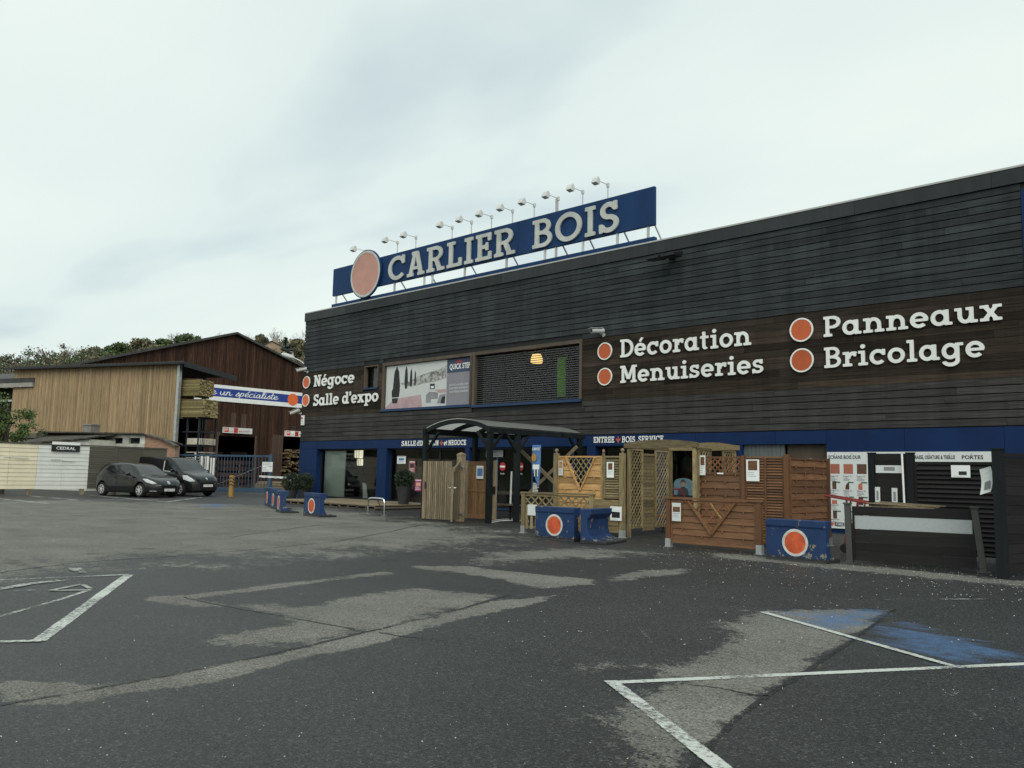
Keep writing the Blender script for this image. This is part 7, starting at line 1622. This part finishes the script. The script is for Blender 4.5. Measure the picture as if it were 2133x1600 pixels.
make_car('hatch', 'parked_hatchback', 'dark grey five door hatchback parked before the taupe fence', fw-hd*1.20-rt*.80, HD)
fw = Vector((-37.0, 17.75, 0)); make_car('van', 'parked_van', 'black small panel van parked behind the hatchback', fw-hd*1.28-rt*.80, HD)
# ------------------------------------------------------------------ street lamp, hill, houses, trees
p = polar(646, 980, 46); p.z = 0; zl3 = polar(600, 741, 46).z; q0, q1 = polar(613, 746, 46.3), polar(586, 737, 46.6)
sl_ = thing('street_lamp', 'street lamp head on a curved arm above the barn roof edge', 'lamp', p); mb = MB(); mb.tube([(0, 0, 0), (0, 0, zl3-1.1)], .07); mb.tube(catmull([(0, 0, zl3-1.1), tuple(q0*.35+(polar(632, 756, 46.2)*.65)-p) if False else tuple(polar(632, 757, 46.2)-p), tuple(q0-p)], 8), .035); mb.build('pole', 'steel', sl_)
mb = MB(); a, c = q0-p, q1-p; mb.tube([a, a.lerp(c, .25), a.lerp(c, .8), c], [.05, .13, .12, .03], 12); mb.build('head', 'lightgrey', sl_, smooth=50)
def hillz(x, y):
    r_ = math.hypot(x, y); az = math.degrees(math.atan2(x, y)); k = max(0, min(1, (r_-80)/110)); k = k*k*(3-2*k)
    return k*float(np.interp(az, [-180, -110, -80, -74.6, -68.4, -62, -55, -40, -10, 60], [8, 12, 15.5, 17.4, 21.0, 23.6, 25.6, 21, 12, 6]))*(1-.5*max(0, min(1, (r_-195)/200)))-.05
mb = MB(); rr_ = [78, 90, 100, 110, 120, 132, 145, 160, 175, 190, 215, 250, 320, 420, 600]; aa = list(range(-180, 61, 3)); vs = []
for r_ in rr_:
    for a_ in aa: x, y = r_*math.sin(R(a_)), r_*math.cos(R(a_)); vs.append((x, y, hillz(x, y)+(random.uniform(-.3, .3) if r_ > 80 else 0)))
n = len(aa); mb.add(vs, [(i*n+j, i*n+j+1, (i+1)*n+j+1, (i+1)*n+j) for i in range(len(rr_)-1) for j in range(n-1)], 0, .5); structure(mb.build('hillside', 'hill', smooth=True))
def crown_tree(name, lab, px, ytop, wpx, dist, mt, squash=1.0, n=30, leaf=.30, group='trees on the hill'):
    t_ = polar(px, ytop, dist); base = Vector((t_.x, t_.y, hillz(t_.x, t_.y))); sc_ = dist*.94/FPX; wd = wpx*sc_; H_ = max(t_.z-base.z, wd*.9)
    r = thing(name, lab, 'tree', (t_.x, t_.y, t_.z-H_), random.uniform(0, 6), group); mb = MB(); ch = min(H_*.85, wd*1.05*squash); cz = H_-ch/2
    for k in range(n):
        u_ = random.uniform(-1, 1); an = random.uniform(0, 6.28); rad = wd*.5*math.sqrt(max(.05, 1-u_*u_))*random.uniform(.35, .82); c = (rad*math.cos(an), rad*math.sin(an), cz+u_*ch*.40)
        leaves(mb, c, wd*random.uniform(.13, .24), 170, leaf, (1, 1, .8), shell=.35)
    mb.build('crown', mt, r); mb = MB(); mb.tube([(0, 0, -1), (.1, 0, cz*.5), (0, .1, cz+ch*.15)], [wd*.05, wd*.035, wd*.01], 7)
    for k in range(6): an = k*1.05; z_ = cz-ch*.3+k*.1*ch*.5; mb.tube([(0, 0, z_), (wd*.3*math.cos(an), wd*.3*math.sin(an), z_+ch*.25)], [wd*.018, wd*.004], 5)
    mb.build('trunk', 'bark', r); return r
def bare_tree(lab, px, ytop, wpx, dist, group='trees on the hill'):
    t_ = polar(px, ytop, dist); base = Vector((t_.x, t_.y, hillz(t_.x, t_.y))); wd = wpx*dist*.94/FPX; H_ = max(t_.z-base.z, wd*1.1)
    r = thing('bare_tree', lab, 'tree', (t_.x, t_.y, t_.z-H_), random.uniform(0, 6), group); tw = MB(); tr = MB()
    def grow(p, d, L_, rad, lv):
        q = p+d*L_; (tr if lv < 2 else tw).tube([p, q], [rad, rad*.6], 5 if lv < 2 else 3, tint=random.random(), caps=False)
        if lv >= 5: return
        for k in range(3 if lv < 4 else 4):
            dd = (d+Vector((random.gauss(0, .42), random.gauss(0, .42), random.gauss(.10, .25)))).normalized(); grow(p.lerp(q, random.uniform(.55, 1)), dd, L_*random.uniform(.62, .85), rad*.55, lv+1)
    grow(Vector((0, 0, -.5)), Vector((0, 0, 1)), H_*.27, wd*.035, 0)
    for m_ in (tw, tr):
        zs = max([v_[2] for v_ in tw.v]); rx_ = max(max(abs(v_[0]), abs(v_[1])) for v_ in tw.v)
    zs = max(v_[2] for v_ in tw.v); rx_ = np.percentile([math.hypot(v_[0], v_[1]) for v_ in tw.v], 92)
    for m_ in (tr, tw): m_.v = [(v_[0]*wd*.5/rx_, v_[1]*wd*.5/rx_, v_[2]*H_/zs) for v_ in m_.v]
    tw.build('crown', 'twig', r); tr.build('trunk', 'bark', r)
for a in ((242, 711, 60, 170, 'leaf_green', 'round dense green tree, tallest left of the barn roof'), (200, 727, 55, 178, 'leaf_olive', 'dull olive tree left of the dense green tree'), (298, 707, 62, 172, 'leaf_olive', 'rounded olive tree right of the dense green tree'),
          (343, 704, 52, 180, 'leaf_mid', 'grey green tree beside the rounded olive tree'), (396, 694, 60, 170, 'leaf_green', 'dark green tree touching the barn roof slope'), (546, 697, 34, 178, 'leaf_olive', 'thin olive tree right of the barn ridge'), (622, 706, 36, 150, 'leaf_olive', 'olive tree next to the store corner')):
    crown_tree('leafy_tree', a[5], a[0], a[1], a[2], a[3], a[4])
for a in ((150, 720, 62, 182, 'wide bare tree left of the dense green tree'), (98, 735, 52, 185, 'bare tree above the left part of the honey shed'), (268, 709, 34, 190, 'slim bare tree between the green and olive trees'), (366, 691, 62, 188, 'tall bare tree behind the dark green tree'), (318, 706, 40, 192, 'bare tree showing between the olive and grey green trees'),
          (462, 689, 44, 190, 'bare tree left of the barn ridge'), (528, 694, 40, 190, 'bare tree right of the barn ridge'), (571, 683, 54, 180, 'broad bare tree above the slate roof house'), (626, 682, 48, 185, 'bare tree above the store corner'), (30, 744, 60, 188, 'bare tree at the far left end of the hill'), (60, 742, 50, 192, 'low bare tree near the left end of the hill')):
    bare_tree(a[4], *a[:4])
# conifer
t_ = polar(596, 699, 150); bz = hillz(t_.x, t_.y); H_ = max(t_.z-bz, 7); cf_ = thing('conifer', 'dark ragged conifer beside the hill houses', 'tree', (t_.x, t_.y, t_.z-H_), 0, 'trees on the hill'); mb = MB()
for k in range(46): u_ = random.random()**.8; an = random.uniform(0, 6.28); rr2 = (1-u_)*1.75*random.uniform(.4, 1)+.1; leaves(mb, (rr2*math.cos(an), rr2*math.sin(an), H_*.12+u_*H_*.84), .5*(1.1-u_*.7), 70, .17, (1, 1, .6), shell=.3)
mb.build('crown', 'leaf_dark', cf_); mb = MB(); mb.tube([(0, 0, -1), (0, 0, H_*.95)], [.2, .03], 7); mb.build('trunk', 'bark', cf_)
def house(lab, px, yeave, yridge, wpx, dist, rz, roofm):
    t_ = polar(px, yridge, dist); sc_ = dist*.95/FPX; W_ = wpx*sc_; ze_ = polar(px, yeave, dist).z; g0_ = hillz(t_.x, t_.y)-1; r = thing('hill_house', lab, 'house', (t_.x, t_.y, g0_), rz, 'houses on the hill'); E_, T_ = ze_-g0_, t_.z-g0_
    mb = MB(); mb.box(-W_/2, W_/2, -2.4, 2.4, 0, E_); mb.prism([(-2.4, E_), (2.4, E_), (0, T_-.1)], -W_/2, W_/2, plane='yz'); wl_ = mb.build('wall', 'brickwall', r)
    mb = MB()
    for s in (-1, 1): mb.add([(-W_/2-.25, 0, T_-.06), (W_/2+.25, 0, T_-.06), (W_/2+.25, s*2.8, E_-.25), (-W_/2-.25, s*2.8, E_-.25), (-W_/2-.25, 0, T_+.06), (W_/2+.25, 0, T_+.06), (W_/2+.25, s*2.8, E_-.10), (-W_/2-.25, s*2.8, E_-.10)], [(0, 1, 2, 3), (7, 6, 5, 4), (0, 3, 7, 4), (1, 5, 6, 2), (3, 2, 6, 7)], 0, .5)
    rf = mb.build('roof', roofm, r); mb = MB(); mb.box(-W_*.35, -W_*.35+.5, -.3, .3, T_-.5, T_+.8); mb.build('chimney', 'brickwall', rf)
    for k in (-1, 0, 1):
        f_ = MB(); x = k*W_*.28; f_.box(x-.32, x+.32, -2.44, -2.402, E_-1.7, E_-.5); fo = f_.build('window', 'white', r); g_2 = MB(); g_2.box(x-.26, x+.26, -2.46, -2.442, E_-1.62, E_-.58); g_2.build('pane', 'carglass', fo)
house('slate roofed brick house on the hill left of the conifer', 572, 727, 714, 44, 158, R(-45), 'slate'); house('ochre gabled house on the hill right of the conifer', 612, 731, 716, 26, 152, R(35), 'slate')
# the wood on the slope, too many crowns to count
mb = MB()
for k in range(640):
    px_ = random.uniform(-260, 660); d_ = random.uniform(118, 196); t_ = polar(px_, 800, d_); g_z = hillz(t_.x, t_.y); hh_ = random.uniform(2.4, 5.4)
    for c in range(4): leaves(mb, (t_.x+random.gauss(0, 1.4), t_.y+random.gauss(0, 1.4), g_z+hh_*random.uniform(.25, .9)), random.uniform(.7, 1.5), 60, .20, (1, 1, .9), m=random.choice((0, 0, 1, 1, 2, 2)), shell=.25)
M['brown_buds'] = mat('brown_buds', (.125, .108, .072), .7, .3, .3, tint=.9); o = mb.build('hill_wood', ['leaf_olive', 'leaf_mid', 'brown_buds']); o['kind'] = 'stuff'; tag(o, 'brown and olive spring woodland covering the hill slope behind the sheds', 'wood')
# tree at the left edge behind the sample fence
t_ = polar(14, 900, 43.5); M['leaf_fresh'] = mat('fresh_leaves', (.085, .135, .035), .55, .35, .4, tint=1.2); lt = thing('garden_tree', 'bright leafy tree at the left edge behind the sample fence', 'tree', (t_.x, t_.y, 0)); mb = MB()
zc_ = polar(14, 888, 43.5).z
for k in range(64): an = random.uniform(0, 6.28); rr2 = random.uniform(.1, 1.5); leaves(mb, (rr2*math.cos(an)-.4, rr2*math.sin(an)-.4, zc_+random.uniform(-1.6, 1.35)*(1-.25*rr2)), random.uniform(.25, .45), 150, .060, shell=.3)
for k in range(8): leaves(mb, (random.uniform(.3, 1.2), random.uniform(.3, 1.3), zc_+random.uniform(-.6, .1)), .28, 80, .055, shell=.2)
mb.build('crown', 'leaf_fresh', lt); mb = MB(); mb.tube([(0, 0, 0), (.05, 0, 1.4), (-.1, .1, zc_)], [.11, .09, .04], 8)
for k in range(7): an = k*.9; mb.tube([(0, 0, 1.5+k*.2), (.9*math.cos(an), .9*math.sin(an), 2.3+k*.28)], [.04, .008], 5)
mb.build('trunk', 'bark', lt)
